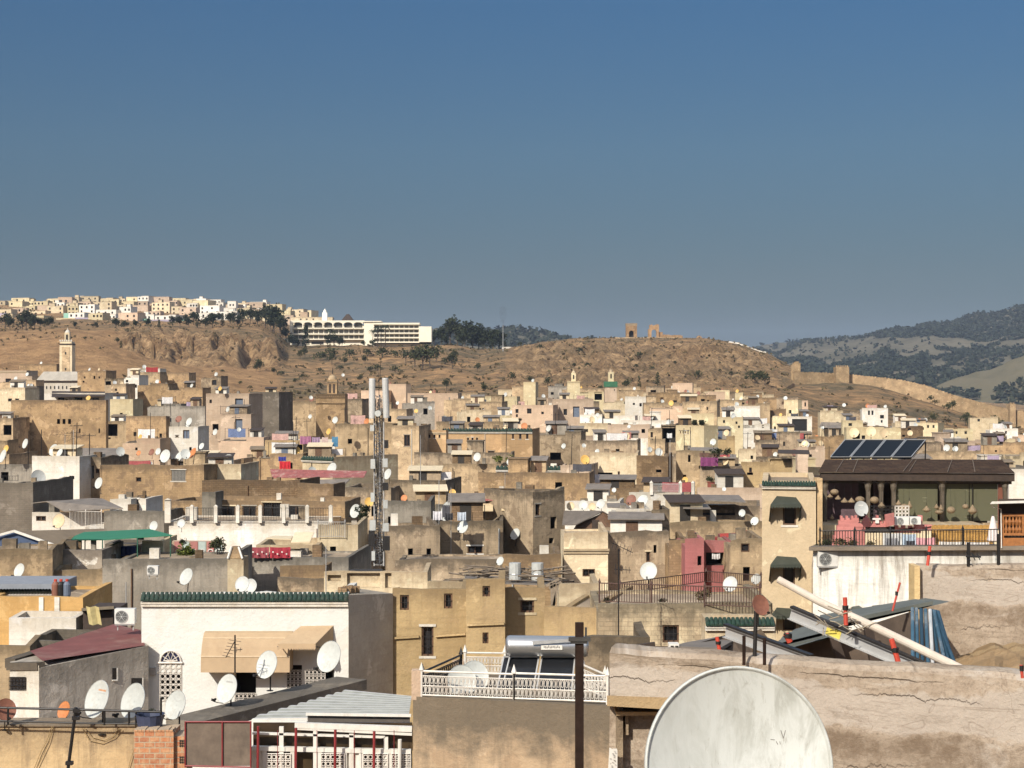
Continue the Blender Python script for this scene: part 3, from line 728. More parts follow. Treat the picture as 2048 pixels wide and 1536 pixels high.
    if near and group == 'houses of the old town':      # plaster surrounds and sills, a drain pipe
        for h, k in zip(holes['f'], kinds['f']):
            if k in 'wgsdb' and random.random() < .6:
                c = MB(); e = .09; c.box((h[0] - e, -.03, h[1] - e), (h[2] + e, -.002, h[1])); c.box((h[0] - e, -.045, h[3]), (h[2] + e, -.002, h[3] + e)); c.build('window_surround', wallmat(random.choice(['wh', 'cr', 'gy'])), root, uvtop=H + 3)
        if random.random() < .35 and W > 3:
            c = MB(); px_ = W * random.uniform(.05, .95)
            if all(px_ < h[0] - .1 or px_ > h[2] + .1 for h in holes['f']): c.bar((px_, -.06, H - .5), (px_, -.06, max(.2, H - 8)), .045, 5); c.build('drain_pipe', random.choice([M_dwood, M_dishg, M_wood]), root)
    if penthouse:                             # small stair hut: (fraction along front, width, height)
        fr, pw, ph = penthouse; px0 = th + (W - 2 * th - pw) * fr; y0 = dep * .45; y1 = min(dep - .3, y0 + 2.6)
        c = MB(); c.box((px0, y0, rz - .02), (px0 + pw, y1, rz + ph)); c.box((px0 - .1, y0 - .1, rz + ph + .003), (px0 + pw + .1, y1 + .1, rz + ph + .12)); c.build('stair_hut', wallmat(col), root, uvtop=rz + ph)
    if clutter:
        rg = random.Random(int(x0 * 7 + yt))
        for _ in range(clutter):
            x = rg.uniform(.3, max(.4, W - .9)); y = rg.uniform(.3, max(.4, dep - .9)); s = rg.uniform(.25, .8)
            if x + s > W or y + s > dep: continue
            c = MB(); c.box((x, y, rz), (x + s, y + s * .7, rz + rg.uniform(.3, 1.0))); c.build('chimney', wallmat(rg.choice(['gb', 'gy', 'wh', 'br'])), root, uvtop=rz + 1)
    WM[root.name] = WMroot
    for k in KIDS.get(root.name, ()):
        WM[k.name] = WMroot
    cs = [A, B, A + inn * dep, B + inn * dep]
    FOOT.append((min(c.x for c in cs) - .3, max(c.x for c in cs) + .3, min(c.y for c in cs) - .3, max(c.y for c in cs) + .3))
    HOUSES.append((root, x0, x1, yt, D, dd, dep, par))
    nw = sum(len(h) for h in holes.values())
    size = 'small ' if (x1 - x0) < 45 else ('wide ' if (x1 - x0) > 110 else '')
    dsc = desc or f"{size}{CWORD[col]} house" + ('' if nw == 0 else (' with one dark opening' if nw == 1 else f" with {['', '', 'two', 'three', 'four', 'five', 'six', 'seven', 'eight', 'nine'][min(nw, 9)]} dark openings"))
    root['pxc'] = ((x0 + x1) / 2, float(yt))
    if not label: AUTO.append((root, dsc, 'house', ((x0 + x1) / 2, yt + 8)))
    return root
def eaves(root, O, u, W, z, D, n_out=0.32, k_=1.0):
    """Sloping band of half-round green tiles along a wall top (local coordinates)."""
    inn = Vector((-u.y, u.x, 0)); b = MB(); up = Vector((0, 0, 1))
    step = 0.2 * k_ if D < 100 else 0.42; n = max(2, int(W / step)); r = W / n * .5
    for i in range(n):
        x = (i + .5) * W / n
        pts = [[] , []]
        for k in range(6):
            t = math.pi * k / 5
            off = u * (x - math.cos(t) * r * .93) + up * (math.sin(t) * r * .8)
            pts[0].append(O + off + up * (z - .30 * k_) - inn * n_out); pts[1].append(O + off + up * z + inn * .02)
        b.grid(pts); b.face(list(reversed(pts[0])))
    b.face([O + up * (z - .31 * k_) - inn * n_out, O + u * W + up * (z - .31 * k_) - inn * n_out, O + u * W + up * (z - .02), O + up * (z - .02)])
    o = b.build('tile_eaves', M_green, root)
    c = MB()
    for zz, out, hh in ((z - .31 * k_ - .13 * k_, n_out - .06, .10 * k_), (z - .31 * k_ - .25 * k_, n_out * .55, .10 * k_)):
        p = O - inn * .003 + up * zz; q = p + u * W
        c.hexa([p - inn * out, q - inn * out, q, p, p - inn * out + up * hh, q - inn * out + up * hh, q + up * hh, p + up * hh])
    c.build('eaves_moulding', wallmat('wh'), root, uvtop=z)
    return o


hs = house
# --- nearest rows in the middle of the photo (each line: left, right, top in the photo, distance, plaster, openings)
hs(785,935,1178,60.3,'yo',[(800,1190,818,1220,'g'),(888,1187,905,1217,'g'),(843,1253,867,1312,'g')],label='long yellow house with cracked plaster and a tall barred window',dep=3.2,par=.9)
hs(932,1010,1158,58.8,'yo',[(965,1172,980,1193,'g'),(965,1265,977,1287,'g')],label='tower-like yellow bay with two small barred windows one above the other',dep=3,par=.9)
hs(1010,1090,1175,60.1,'yo',[(1041,1200,1068,1225,'g')],label='yellow house with one square barred window left of the old timber posts',dep=3.2,par=.9)
hs(1088,1196,1212,59.7,'yo',[],label='low yellow house with a bare patch of stone in its plaster',dep=7,dd=-.5)
hs(1118,1198,1168,72.5,'cr',[],label='weathered cream house wall behind timber posts',dep=4)
hs(1196,1545,1207,58,'cr',[(1325,1250,1358,1285,'g')],label='cream stone house with a black barred window under the railing terrace',dep=6,par=.4,mat=stucco('plaster_cream_stone',(0.60,0.485,0.32),(0.12,0.10,0.07),.8,.8,.22,(0.30,0.23,0.15),.7,blocks=.5))
hs(555,702,1155,88,'gb',[],label='low brown parapet house behind the green tile roof',dep=3)
hs(560,652,1134,91,'oc',[],label='small ochre roof block behind the brown parapet',dep=3)
hs(648,855,1143,85,'cr',[(655,1150,682,1162,'h'),(694,1146,760,1175,'h'),(770,1146,783,1176,'h')],label='unfinished cream concrete house with open bays below the phone mast',dep=4,par=.9)
hs(855,935,1163,83,'cr',[],label='low cream roof house with broken plaster beside the open bays',dep=4)
hs(790,1120,1118,94,'gb',[],label='long dark-stained parapet house behind the yellow houses',dep=7,jitter=.1)
hs(1005,1122,1108,89,'oc',[(1043,1099,1060,1107)],label='ochre house with a rounded stained wall and a vent slot',dep=4)
hs(485,697,1113,96,'gy',[],label='long pale grey wall house behind the green-tiled roof',dep=8,dd=-.5)
hs(205,456,1118,86,'gy',[],label='long grey cement house with rain streaks left of the square pillar',dep=8,jitter=.02)
hs(455,487,1118,85.3,'cr',[],label='cream square pillar block between two grey cement walls',dep=1.6)
hs(105,206,1138,87,'sa',[],label='beige house with a white peeling upper wall',dep=8)
hs(-30,105,1100,86,'sa',[],label='beige house at the left edge behind the orange house',dep=8,dd=.4)
hs(100,204,1100,90,'gy',[],label='grey house with patches of white peeling paint',dep=5,mat=stucco('plaster_peeling',(0.33,0.28,0.22),(0.12,0.1,0.08),.6,.8,.3,(0.72,0.68,0.6),.95))
hs(-40,166,1193,68,'or',[],label='orange house with two white stripes on its parapet',dep=5,par=.3)
hs(18,152,1236,66,'wh',[],label='low white house block in front of the orange house',dep=1.8,par=.2)
hs(-40,60,1290,62,'sa',[],label='sand-coloured house at the left edge above the red roof',dep=3)
hs(60,152,1281,63,'dg',[],label='dark flat roof block beside the red roof',dep=3)
# --- behind: 95-130 m
hs(775,880,1052,106,'gb',[(816,1097,826,1117,'h'),(853,1097,862,1117,'h')],dd=.5,dep=7)
hs(880,1006,1042,109,'gb',[(935,1092,965,1107)],label='grey-brown house with laundry along its parapet and a tiled vent',dep=8)
hs(767,862,1002,114,'gy',[(776,1033,786,1050,'h')],dep=6)
hs(905,1066,992,116,'cr',[(960,1020,984,1042,'h'),(1008,1020,1032,1048,'h')],side=1129,label='cream-white house with small beige awnings and a patchy red roof edge',tile=None,dd=-1.2)
hs(1066,1128,984,112,'gb',[(1071,1008,1080,1031,'g'),(1098,1076,1108,1087,'h')],label='tall shaded brown tower house beside the cream-white awning house',dep=5,dd=2)
hs(1128,1216,1064,99,'cr',[(1165,1138,1190,1153,'g')],label='cream house with a dark ragged parapet and moulded string course',dep=7,cornice=1.0)
hs(1213,1338,1062,100.5,'gb',[(1307,1090,1313,1106,'h')],label='tall plain brown house wall behind the round dish',dep=7)
hs(1303,1339,1020,103,'gb',[],label='narrow brown chimney-like tower house',dep=4)
hs(1232,1300,1018,108,'wh',[(1285,1038,1298,1060,'b')],label='peeling white house with a dark blue door beside the brown tower',dep=5)
hs(1338,1378,1080,98,'oc',[],dep=6)
hs(1340,1525,1043,112,'sa',[],label='long stained beige house behind the pink house',dep=7,jitter=.12)
hs(1370,1408,1077,96,'pi',[(1381,1093,1386,1103),(1395,1112,1403,1131,'h')],label='narrow pink house with a square chimney',dep=5)
hs(1406,1464,1082,97,'pi',[(1412,1105,1451,1131,'h')],label='pink house with a dark open porch',dep=5)
hs(1440,1505,1067,100,'pi',[],label='red-pink rear block of the pink house',dep=3,mat=stucco('plaster_red',(0.36,0.06,0.055),(0.2,0.06,0.05),.3,.3))
hs(1461,1527,1077,94,'sa',[(1482,1087,1499,1104),(1486,1134,1500,1162,'h')],label='beige house with a lilac window next to the cream tower',dep=6)
hs(635,716,1050,105,'cr',[(660,1093,672,1105,'h')],label='cream house with rough brickwork at its corner below the white fence',dep=7)
hs(512,636,1090,103,'cr',[(590,1098,612,1116,'h')],dep=5)
# --- white mansion
hs(338,668,1043,117,'wh',[],label='long white house with a colonnade of square pillars on its roof',par=.05,dep=5,zb=2)
hs(342,690,1000,124,'oc',[(440,1012,470,1040,'g'),(485,1012,512,1040,'g'),(525,1005,562,1042,'g'),(575,1012,608,1040,'g')],label='ochre rear wing behind the white colonnade',dep=5,zb=2)
hs(404,431,984,122,'gy',[],label='blue-grey stair block beside the white colonnade',dep=2)
hs(64,210,1024,127,'wh',[(72,1032,92,1042,'w')],label='white house under a grey tin roof with white window bars',dep=6)
hs(208,328,1021,121,'gy',[],label='lilac-grey house wall under the ochre house',dep=5)
hs(220,262,998,130,'wh',[(262,998,276,1019,'b')],dep=4)
hs(258,292,996,131,'wh',[(262,998,277,1020,'d')],dep=4)
hs(-40,66,965,129,'dg',[],label='large dark grey brick house at the left edge',dep=9)
hs(64,159,912,152,'wh',[(72,987,88,996,'h')],label='tall plain white house block with a grey dish before it',dep=6,jitter=.03)
hs(158,202,914,154,'gb',[(164,931,188,957,'h')],label='brown house with a square dark window beside the white block',dep=7)
hs(200,408,929,149,'oc',[(343,940,371,962,'s')],label='long ochre house with one shuttered window',dep=8)
hs(405,482,928,151,'cr',[],dep=6)
hs(404,600,959,141,'br',[(512,1004,538,1011,'h')],label='long brown brick house behind the white colonnade',dep=6,jitter=.12)
hs(595,667,966,138,'sb',[],side=690,label='house of rough rubble stone beside the phone mast',dd=-1,jitter=.2)
hs(-40,64,928,160,'gy',[(2,944,17,962,'h')],dep=7)
hs(780,892,960,150,'gb',[],label='stained brown house right of the phone mast',dep=7,jitter=.05)
hs(690,782,975,146,'gb',[(735,968,752,980,'h')],dep=6)
# --- 160-240 m
hs(605,668,912,186,'cr',[],side=796,dd=-3.2,label='cream house with a green tiled edge and a long shaded side',tile=.1,dep=10)
hs(510,606,907,190,'oc',[],dep=5)
hs(530,606,880,202,'yo',[(590,889,606,900,'h')],dep=5)
hs(670,785,848,226,'sa',[],label='plain sand-coloured house behind the phone mast',dep=8,dd=-1)
hs(783,838,851,222,'sa',[(808,870,820,892,'w')],label='sand house with one tall window left of the palace',dep=8)
hs(837,892,860,228,'pa',dd=-.8,wins=[(857,866,861,876),(867,866,871,876),(877,866,881,876),(870,906,877,917)],side=897,label='left wing of the tan palace with three slit windows',dep=6,cornice=.3)
hs(888,1008,858,234,'pa',dd=-.8,wins=[(934,875,938,885),(943,875,947,885),(952,875,956,885),(901,902,915,926,'d'),(935,898,955,926,'d'),(976,902,989,926,'d')],label='tan palace front with three carved brown doors',dep=10,tile=.05)
hs(1003,1065,858,227,'pa',dd=-.6,wins=[(1024,868,1028,878),(1038,868,1043,878),(1052,868,1057,878)],label='right tower of the tan palace with three slit windows',dep=8,tile=.05)
hs(885,1002,927,194,'sa',[(958,951,968,967,'h')],label='low sand-coloured house before the palace doors',dep=7,jitter=.08)
hs(992,1122,932,190,'pk',[(1052,958,1064,972,'h'),(1076,958,1088,972,'h'),(1024,968,1038,985,'h'),(1099,960,1111,986,'d')],label='pinkish house with round windows and a green roof edge',dep=7,tile=.1)
hs(1121,1181,930,188,'pk',[(1147,946,1153,958,'h')],label='plain pinkish corner block with one small slit window',dep=8)
hs(1180,1276,905,196,'cr',[(1181,945,1225,965,'h')],label='cream terrace house hung with white and purple laundry',dep=6)
hs(1273,1336,911,176,'sb',[],label='ruined dark stone tower house',dep=7,jitter=.35,side=None)
hs(1352,1406,900,182,'sa',[(1376,910,1381,924,'h')],dep=7)
hs(1400,1484,932,180,'gb',[],dep=6,label='brown terrace house with a planter and a purple cloth')
hs(1482,1540,924,184,'yo',[(1498,935,1504,945),(1494,945,1506,950,'h')],dep=6)
hs(1352,1408,850,244,'ye',[(1360,862,1362,867),(1365,862,1367,867),(1370,862,1372,867),(1375,862,1377,867),(1380,862,1382,867)],side=1436,dd=-4,label='tall pale yellow house with a row of small vent slots')
hs(1322,1352,848,248,'gb',[(1322,852,1351,885,'h')],label='dark open loggia house beside the yellow house with vents',dep=6)
hs(1296,1324,858,246,'sa',[(1301,864,1306,875)],dep=6)
hs(1065,1162,862,240,'gb',[(1100,905,1122,920,'h')],dep=7,jitter=.15)
hs(1160,1275,880,232,'gb',[],dep=7,jitter=.15)
hs(1120,1162,867,262,'wh',[(1156,872,1162,882,'h')],dep=5)
hs(1158,1216,846,268,'cr',[(1171,858,1176,864)],side=1222,dd=-2)
hs(1215,1300,850,262,'pk',[(1262,862,1266,866),(1283,858,1290,866,'h')],dep=6)
hs(1232,1298,876,250,'wh',[],dep=4)
hs(1435,1486,834,284,'ye',[(1446,840,1450,846),(1471,843,1475,848),(1476,851,1480,856),(1453,861,1460,868)],label='pale yellow house with four scattered small windows',dep=6)
hs(1365,1434,803,304,'sa',[(1413,814,1416,820)],label='sand house behind the pale yellow plant terrace',dep=8,side=1440)
hs(1368,1428,827,290,'ye',[(1372,840,1380,850,'h'),(1386,840,1394,850,'h'),(1398,840,1408,850,'h')],label='pale yellow terrace house with a row of potted plants',dep=5)
hs(1300,1372,812,322,'sal',[],dep=7)
hs(1205,1270,831,312,'wh',[],dep=5)
hs(1160,1204,829,312,'wh',[(1177,836,1186,843)],dep=6)
hs(1105,1187,798,342,'pk',[(1127,818,1134,830),(1146,813,1159,834,'b')],label='pinkish house with a grey door below the yellow minaret',side=None,lside=1096,dep=8)
hs(1024,1106,810,336,'sal',[(1031,818,1037,826),(1054,817,1063,827),(1033,840,1041,848)],dep=7)
hs(958,1034,793,402,'ye',[(1004,816,1008,826)],label='broad pale yellow house right of the peach houses',dep=9)
hs(888,962,797,408,'sa',[(922,820,926,826),(935,822,939,828)],dep=8)
hs(815,916,786,424,'sal',[(840,802,844,806)],label='long peach house with a tall chimney',dep=8)
hs(776,812,768,438,'sal',[],side=822,dd=-4)
hs(722,772,781,432,'sal',[],dep=8)
hs(684,724,798,330,'gb',[],dep=6)
hs(545,634,803,312,'sa',[],label='sand house with a pale parapet left of the brick tower',dep=9,jitter=.03)
hs(470,552,832,300,'oc',[],dep=6)
hs(500,558,784,292,'dg',[],label='grey brick house coloured dark for shade behind the pink house',dep=9)  # dark plaster colour stands in for the shade on this wall
hs(412,498,787,272,'pk',[(470,797,486,827,'b'),(425,848,437,860,'h')],label='pinkish house with a blue upper door and balcony',dep=8)
hs(441,502,828,268,'pk',[(470,838,485,860,'b')],label='lower pinkish block with a grey-blue door',dep=3.4,par=.1)
hs(338,396,853,222,'wh',[(366,860,379,877,'b'),(351,871,357,874)],label='small white house with a blue-grey door',dep=5)
hs(252,332,832,284,'oc',[(267,864,273,872)],side=340,dd=-1)
hs(213,256,842,300,'sa',[(215,848,235,872,'h')],dep=5)
hs(360,410,812,306,'gy',[],dep=7)
hs(295,362,807,310,'gy',[],dep=7)
hs(22,212,800,262,'oc',[(114,838,120,848,'h'),(125,838,131,848,'h'),(136,838,142,848,'h'),(158,857,161,866),(197,857,200,866)],label='large ochre brick house with a triple window under a ledge',dep=9,jitter=.06,dd=-1,side=216)
hs(-40,26,836,256,'sa',[(7,850,23,870,'h')],dep=6)
hs(245,320,877,218,'sal',[],dep=5)
hs(100,210,786,336,'wh',[(115,795,129,812,'h'),(148,795,165,812,'h'),(184,795,198,808,'w')],label='white terrace house with dark bays and plants',dep=7)
hs(220,266,798,322,'ye',[],label='pale yellow balcony house beside the dark-bay terrace',dep=6)
hs(-40,50,775,345,'cr',[(16,797,24,803),(30,797,38,803)],dep=7)
hs(48,74,772,352,'dg',[],dep=4)
hs(222,252,768,366,'sa',[(230,777,234,782)],dep=6)
hs(248,278,750,386,'wh',[],dep=6)
hs(275,336,767,374,'oc',[],dep=7)
hs(330,405,775,372,'oc',[(380,800,386,806)],dep=7)
hs(270,320,744,428,'sa',[],dep=6)
hs(255,320,737,434,'wh',[(281,737,291,743)],dep=5)
hs(318,378,745,436,'oc',[],dep=6)
hs(402,442,752,430,'gb',[(424,760,433,770,'w')],dep=6)
hs(155,212,741,404,'oc',[(168,753,171,757),(197,753,200,757)],label='ochre block house with a whitewashed parapet beside the white minaret',dep=7)
hs(209,262,756,400,'gb',[(211,757,222,770,'h')],dep=6)
hs(-40,53,741,436,'pk',[(11,757,22,769)],label='pinkish house at the left edge with dishes on its roof',dep=8,cornice=.3)
hs(36,64,752,428,'pk',[(41,759,49,767,'h')],dep=5)
hs(38,113,728,505,'oc',[],dep=7)
hs(0,72,760,410,'sa',[],dep=5)
# --- right-hand slope
hs(1568,1596,800,424,'ye',[(1577,820,1583,827)],side=1604,dd=-3,label='pale yellow tower house with an arched window')
hs(1603,1616,801,430,'sal',[(1609,804,1612,813,'h')],dep=4)
hs(1575,1624,833,384,'wh',[(1584,838,1614,862,'w')],label='white house with a large dark glass front',dep=6)
hs(1640,1686,821,374,'cr',[(1646,852,1682,858,'h')],label='cream house with a grey canopy over a dark slot',dep=6)
hs(1685,1726,841,356,'ye',[(1697,846,1704,852)],dep=6)
hs(1724,1776,816,394,'wh',[(1736,821,1740,830),(1743,821,1747,830),(1760,830,1768,837)],label='white house with a pair of dark windows on the slope',dep=7)
hs(1700,1728,823,400,'gb',[],dep=6)
hs(1693,1802,856,262,'ye',[(1705,867,1720,878,'h')],dep=6)
hs(1800,1846,852,342,'br',[(1812,856,1822,862)],dep=6)
hs(1790,1822,842,376,'cr',[],dep=6)
hs(1824,1876,845,366,'ye',[(1854,850,1858,856),(1865,850,1869,856)],side=1888,dd=-3)
hs(1872,1922,874,330,'wh',[(1888,880,1893,885),(1907,880,1912,885)],dep=5)
hs(1890,1946,858,364,'ye',[(1898,862,1902,868),(1911,862,1915,868),(1929,862,1934,868)],label='pale yellow house with three windows on the right slope',dep=6)
hs(1980,2036,857,372,'wh',[(1992,862,1996,867),(2010,862,2014,867)],dep=6)
hs(1940,1996,833,470,'cr',[(1955,838,1960,843)],dep=6)
hs(2036,2090,870,352,'sal',[],dep=6)
hs(1845,1962,902,236,'sa',[],label='long low sand wall house right of the solar panels',dep=6,jitter=.1)
hs(1962,2050,884,290,'oc',[],dep=6)
hs(2010,2080,905,238,'cr',[(2020,912,2026,919)],dep=6)
hs(2018,2090,938,150,'wh',[],dep=6,jitter=.1)
hs(1620,1690,870,300,'oc',[(1618,873,1622,880)],dep=6)
hs(1536,1600,863,300,'gb',[(1541,889,1550,905,'h')],dep=7)
hs(1598,1650,892,262,'pk',[(1606,890,1610,896),(1583,890,1588,898)],dep=6)
hs(1536,1584,917,196,'yo',[(1540,916,1590,924,'h')],dep=5)
hs(1595,1616,894,200,'pk',[],dep=3)
hs(1486,1540,806,392,'sa',[(1500,812,1504,818)],dep=7)
hs(1535,1572,818,398,'br',[(1552,836,1568,846,'h')],dep=6)
hs(1545,1572,832,380,'ye',[(1548,853,1552,861),(1556,853,1563,861)],dep=6)
hs(1440,1500,800,402,'sa',[(1484,786,1489,812,'h')],dep=7)
hs(1455,1520,812,372,'wh',[(1462,811,1468,820,'h')],dep=6)
hs(1470,1486,785,412,'ye',[],dep=4)
hs(1484,1540,848,318,'wh',[(1500,851,1504,855),(1524,850,1528,856)],dep=6)
hs(1510,1556,880,280,'gb',[(1513,879,1518,886),(1508,880,1511,886)],dep=7)
hs(1478,1512,897,240,'cr',[],dep=5)
hs(1320,1410,786,446,'sa',[(1330,797,1340,806,'h')],dep=8)
hs(1404,1450,783,450,'sal',[],dep=7)
hs(1345,1385,766,496,'sal',[],dep=6)
hs(1292,1328,772,490,'gb',[(1301,780,1312,790,'h')],dep=6,jitter=.5)
hs(1250,1293,793,404,'wh',[],label='plain white house wall right of the green-topped minaret',dep=6)
hs(1207,1252,801,425,'cr',[],dep=6)
hs(1158,1208,783,448,'ye',[(1189,784,1204,800,'h')],dep=7)
hs(1047,1071,764,486,'ye',[],label='small cream tower house at the foot of the cliff',dep=5)
hs(1024,1050,772,492,'sa',[],dep=6)
hs(1078,1104,796,420,'sal',[(1084,799,1093,807,'h')],dep=6)
hs(1412,1470,872,262,'yo',[],dep=5)
hs(1300,1330,880,222,'sa',[(1328,892,1334,899)],dep=6)
# --- roofs further down, seen between the rows above
hs(1258,1362,984,127,'wh',[],label='white roof house with two pointed posts on its parapet',dep=6)
hs(1335,1380,972,140,'gb',[],dep=5)
hs(1360,1520,1010,124,'gb',[(1372,1003,1470,1030,'h')],dep=6)
hs(1180,1290,975,150,'sb',[],dep=6,jitter=.2)
hs(1130,1240,1002,134,'wh',[],dep=5)
hs(1395,1530,975,150,'pk',[],label='low pinkish house with a long plain wall behind tin sheds',dep=6)
hs(800,905,1008,122,'gy',[],dep=5)

# --- houses filling the rest of the old town, row behind row
FID = {}
def filler():
    rg = random.Random(77)
    SKIP = {4, 5, 12, 19, 26, 30, 31, 32, 40, 41, 50, 52, 53, 54, 55, 56, 57, 58, 59, 61, 68, 69, 71, 72, 73, 74, 75, 76, 77, 78, 85, 86, 87, 88, 90, 91, 97, 98, 99, 100, 101, 102, 103, 104, 105, 114}
    idx = 0
    rows = [(134, 996, 22), (170, 942, 18), (205, 908, 16), (252, 868, 14), (300, 838, 12), (345, 818, 11), (392, 800, 9), (440, 786, 7), (485, 776, 6), (525, 768, 5)]
    for D, yb, jy in rows:
        px = -150
        while px < 2200:
            w = rg.uniform(6, 13) / D * F; x0, x1 = px, px + w; px = x1 + rg.uniform(-2, 10)
            if D < 200 and x0 > 1500 and D < 150: continue
            d = D + rg.uniform(-10, 10); y = yb + rg.uniform(-jy * .4, jy)
            if 200 < D < 350 and (x0 + x1) / 2 > 1470: y += {205: 24, 252: 34, 300: 44, 345: 50}[D] * min(1, ((x0 + x1) / 2 - 1470) / 60)
            if D >= 430:                      # the town thins out towards the slopes
                y = max(y, interp([(0,742),(300,752),(400,772),(560,795),(700,796),(960,794),(1050,782),(1450,782),(1540,796),(1640,832),(1760,850),(1960,880),(2200,900)], (x0 + x1) / 2) + rg.uniform(-13, 3))
            if D >= 345 and (x0 + x1) / 2 > 1620: y = max(y, interp([(1620,838),(1760,858),(1960,878),(2200,890)], (x0 + x1) / 2) + rg.uniform(-4, 6))
            if D >= 440 and (330 < x0 < 700 or x1 > 1640): continue
            dep = rg.uniform(5, 9); xa, xb = X(x0, d), X(x1, d)
            if any(a < xb and b > xa and c < d + dep and e > d for a, b, c, e in FOOT): continue
            col = rg.choice(['oc', 'sa', 'sa', 'gb', 'cr', 'pk', 'sal', 'oc', 'sa', 'wh', 'ye', 'gb', 'sa', 'gy', 'br'])
            wins = []
            for _ in range(rg.choice([0, 0, 1, 1, 2, 3])):
                wx = rg.uniform(x0 + .1 * w, x0 + .8 * w); ww = rg.uniform(.6, 1.1) / d * F; hh = rg.uniform(.8, 1.5) / d * F; wy = y + rg.uniform(.9, 3) / d * F
                if all(abs(wx - q[0]) > ww * 1.5 for q in wins): wins.append((wx, wy, wx + ww, wy + hh, rg.choice('wwhd')))
            idx += 1; kw = dict(dd=rg.uniform(-3, 2.0), dep=dep, penthouse=(rg.random(), rg.uniform(1.8, 2.8), rg.uniform(1.2, 2.1)) if rg.random() < .42 and (x1 - x0) / F * d > 4.5 else None, clutter=rg.choice([0, 0, 2, 3]))
            if idx in SKIP: FOOT.append((xa - .3, xb + .3, d - .3, d + dep + .3)); continue   # wholly hidden behind other houses
            FID[house(x0, x1, y, d, col, wins, **kw).name] = idx
filler()

# --- hill town on the left skyline
def hilltown():
    rg = random.Random(31); idx = 1000; SKIP = set()
    cols = ['cr', 'ye', 'pk', 'pk', 'wh', 'wh', 'sal', 'wh', 'cr', 'ye', 'cr']
    spec = [(1075, 4.0, 7.5), (1135, 5.5, 9), (1200, 6, 10), (1270, 5, 9), (1350, 5, 9), (1420, 4, 8)]
    for D, h0, h1 in spec:
        px = -60
        while px < 610:
            w = rg.uniform(7, 15) / D * F; x0, x1 = px, px + w; px = x1 + rg.uniform(0, 9)
            if D < 1100 and (x0 > 470 or x1 < 10): continue
            if D < 1180 and x0 > 520: continue
            if rg.random() < .10: continue
            h = rg.uniform(h0, h1)
            if 140 < x0 < 420: h *= 1.12
            d = D + rg.uniform(-18, 18); xm = (x0 + x1) / 2
            zt = terrain_z(xm, d) + h; y = CY - (zt - H0) / d * F
            col = rg.choice(cols); wins = []
            nf = 1 if h < 5 else (2 if h < 8 else 3); nw = rg.choice([2, 3, 3, 4])
            ww = w / nw
            for f_ in range(nf):
                for i in range(nw):
                    if rg.random() < .2: continue
                    wx = x0 + ww * (i + .3); wy = y + (1.3 + 2.9 * f_) / d * F
                    wins.append((wx, wy, wx + 1.2 / d * F, wy + 1.5 / d * F, rg.choice('wwwh')))
            idx += 1; kw = dict(dd=rg.uniform(-5, 1), dep=rg.uniform(7, 11), par=.4, group='houses of the hill town', cat='apartment block', reveal=.5, penthouse=(rg.random(), 3.0, 2.2) if rg.random() < .35 else None,  # ordinary hill-town houses, only filed as apartment blocks
                  desc=f"{CWORD[col]} " + ('low house' if nf == 1 else ('two-storey house' if nf == 2 else 'three-storey house')))
            if idx not in SKIP: FID[house(x0, x1, y, d, col, wins, **kw).name] = idx
hilltown()
def hill_wall(x0, x1, yt, yb, D, k, lab):
    b = MB(); r = thing('boundary_wall', lab, 'wall', at(x0, yb, D))
    b.hexa([at(x0, yb + 5, D), at(x1, yb + 5, D), at(x1, yb + 5, D) + Vector((0, .8, 0)), at(x0, yb + 5, D) + Vector((0, .8, 0)), at(x0, yt, D), at(x1, yt, D), at(x1, yt, D) + Vector((0, .8, 0)), at(x0, yt, D) + Vector((0, .8, 0))])
    b.build('wall_panel', wallmat(k), r, uvtop=5)
for a in ((112,150,636,648,1058,'ye','pale yellow wall on the cliff edge under the turquoise house'),(150,192,635,647,1060,'li','lilac painted wall right of the pale yellow wall'),(190,212,636,645,1060,'tq','turquoise painted wall between lilac and white walls'),
          (212,268,637,646,1061,'wh','white wall below the cream hill houses'),(268,300,637,648,1062,'tq','pale turquoise wall right of the white hill wall'),(300,352,639,649,1062,'li','long lilac wall at the right of the painted walls'),(352,368,639,648,1061,'tq','short green-turquoise wall end at the right')):
    hill_wall(*a)
hs(127,146,626,1066,'tq',[],dep=6,label='turquoise house above the pale yellow hill wall',group='houses of the hill town', cat='apartment block')  # a house, filed with the apartment blocks
hs(-30,11,626,1062,'li',[],dep=8,label='lilac house at the left end of the hill town',group='houses of the hill town', cat='apartment block')  # likewise a house under the apartment block category
hs(385,416,601,1190,'ye',[(390,612,393,617),(399,612,402,617),(408,612,411,617),(390,624,393,629),(399,624,402,629),(408,624,411,629)],side=432,dd=-6,label='tall yellow apartment block above the pines',group='houses of the hill town', cat='apartment block')
hs(455,472,602,1240,'wh',[(459,608,462,612),(465,608,468,612),(459,618,462,622)],dep=9,label='tall narrow white block right of the yellow apartment block',group='houses of the hill town', cat='apartment block')
hs(116,144,594,1330,'sal',[(120,600,124,604),(130,600,134,604)],dep=9,label='salmon block standing highest on the hill town skyline',group='houses of the hill town', cat='apartment block')
# ------------------------------------------------------------------ landmarks
def root_px(name, label, cat, px, py, D, group=None, zb=None):
    p = at(px, py, D); p.z = zb if zb is not None else p.z
    return thing(name, label, cat, p, 0, group)
def pbox(b, x0, x1, yt, yb, D, dep, mat=0, dy0=0.0):
    p, q = at(x0, yt, D), at(x1, yb, D); b.box((p.x, D + dy0, q.z), (q.x, D + dy0 + dep, p.z), mat)

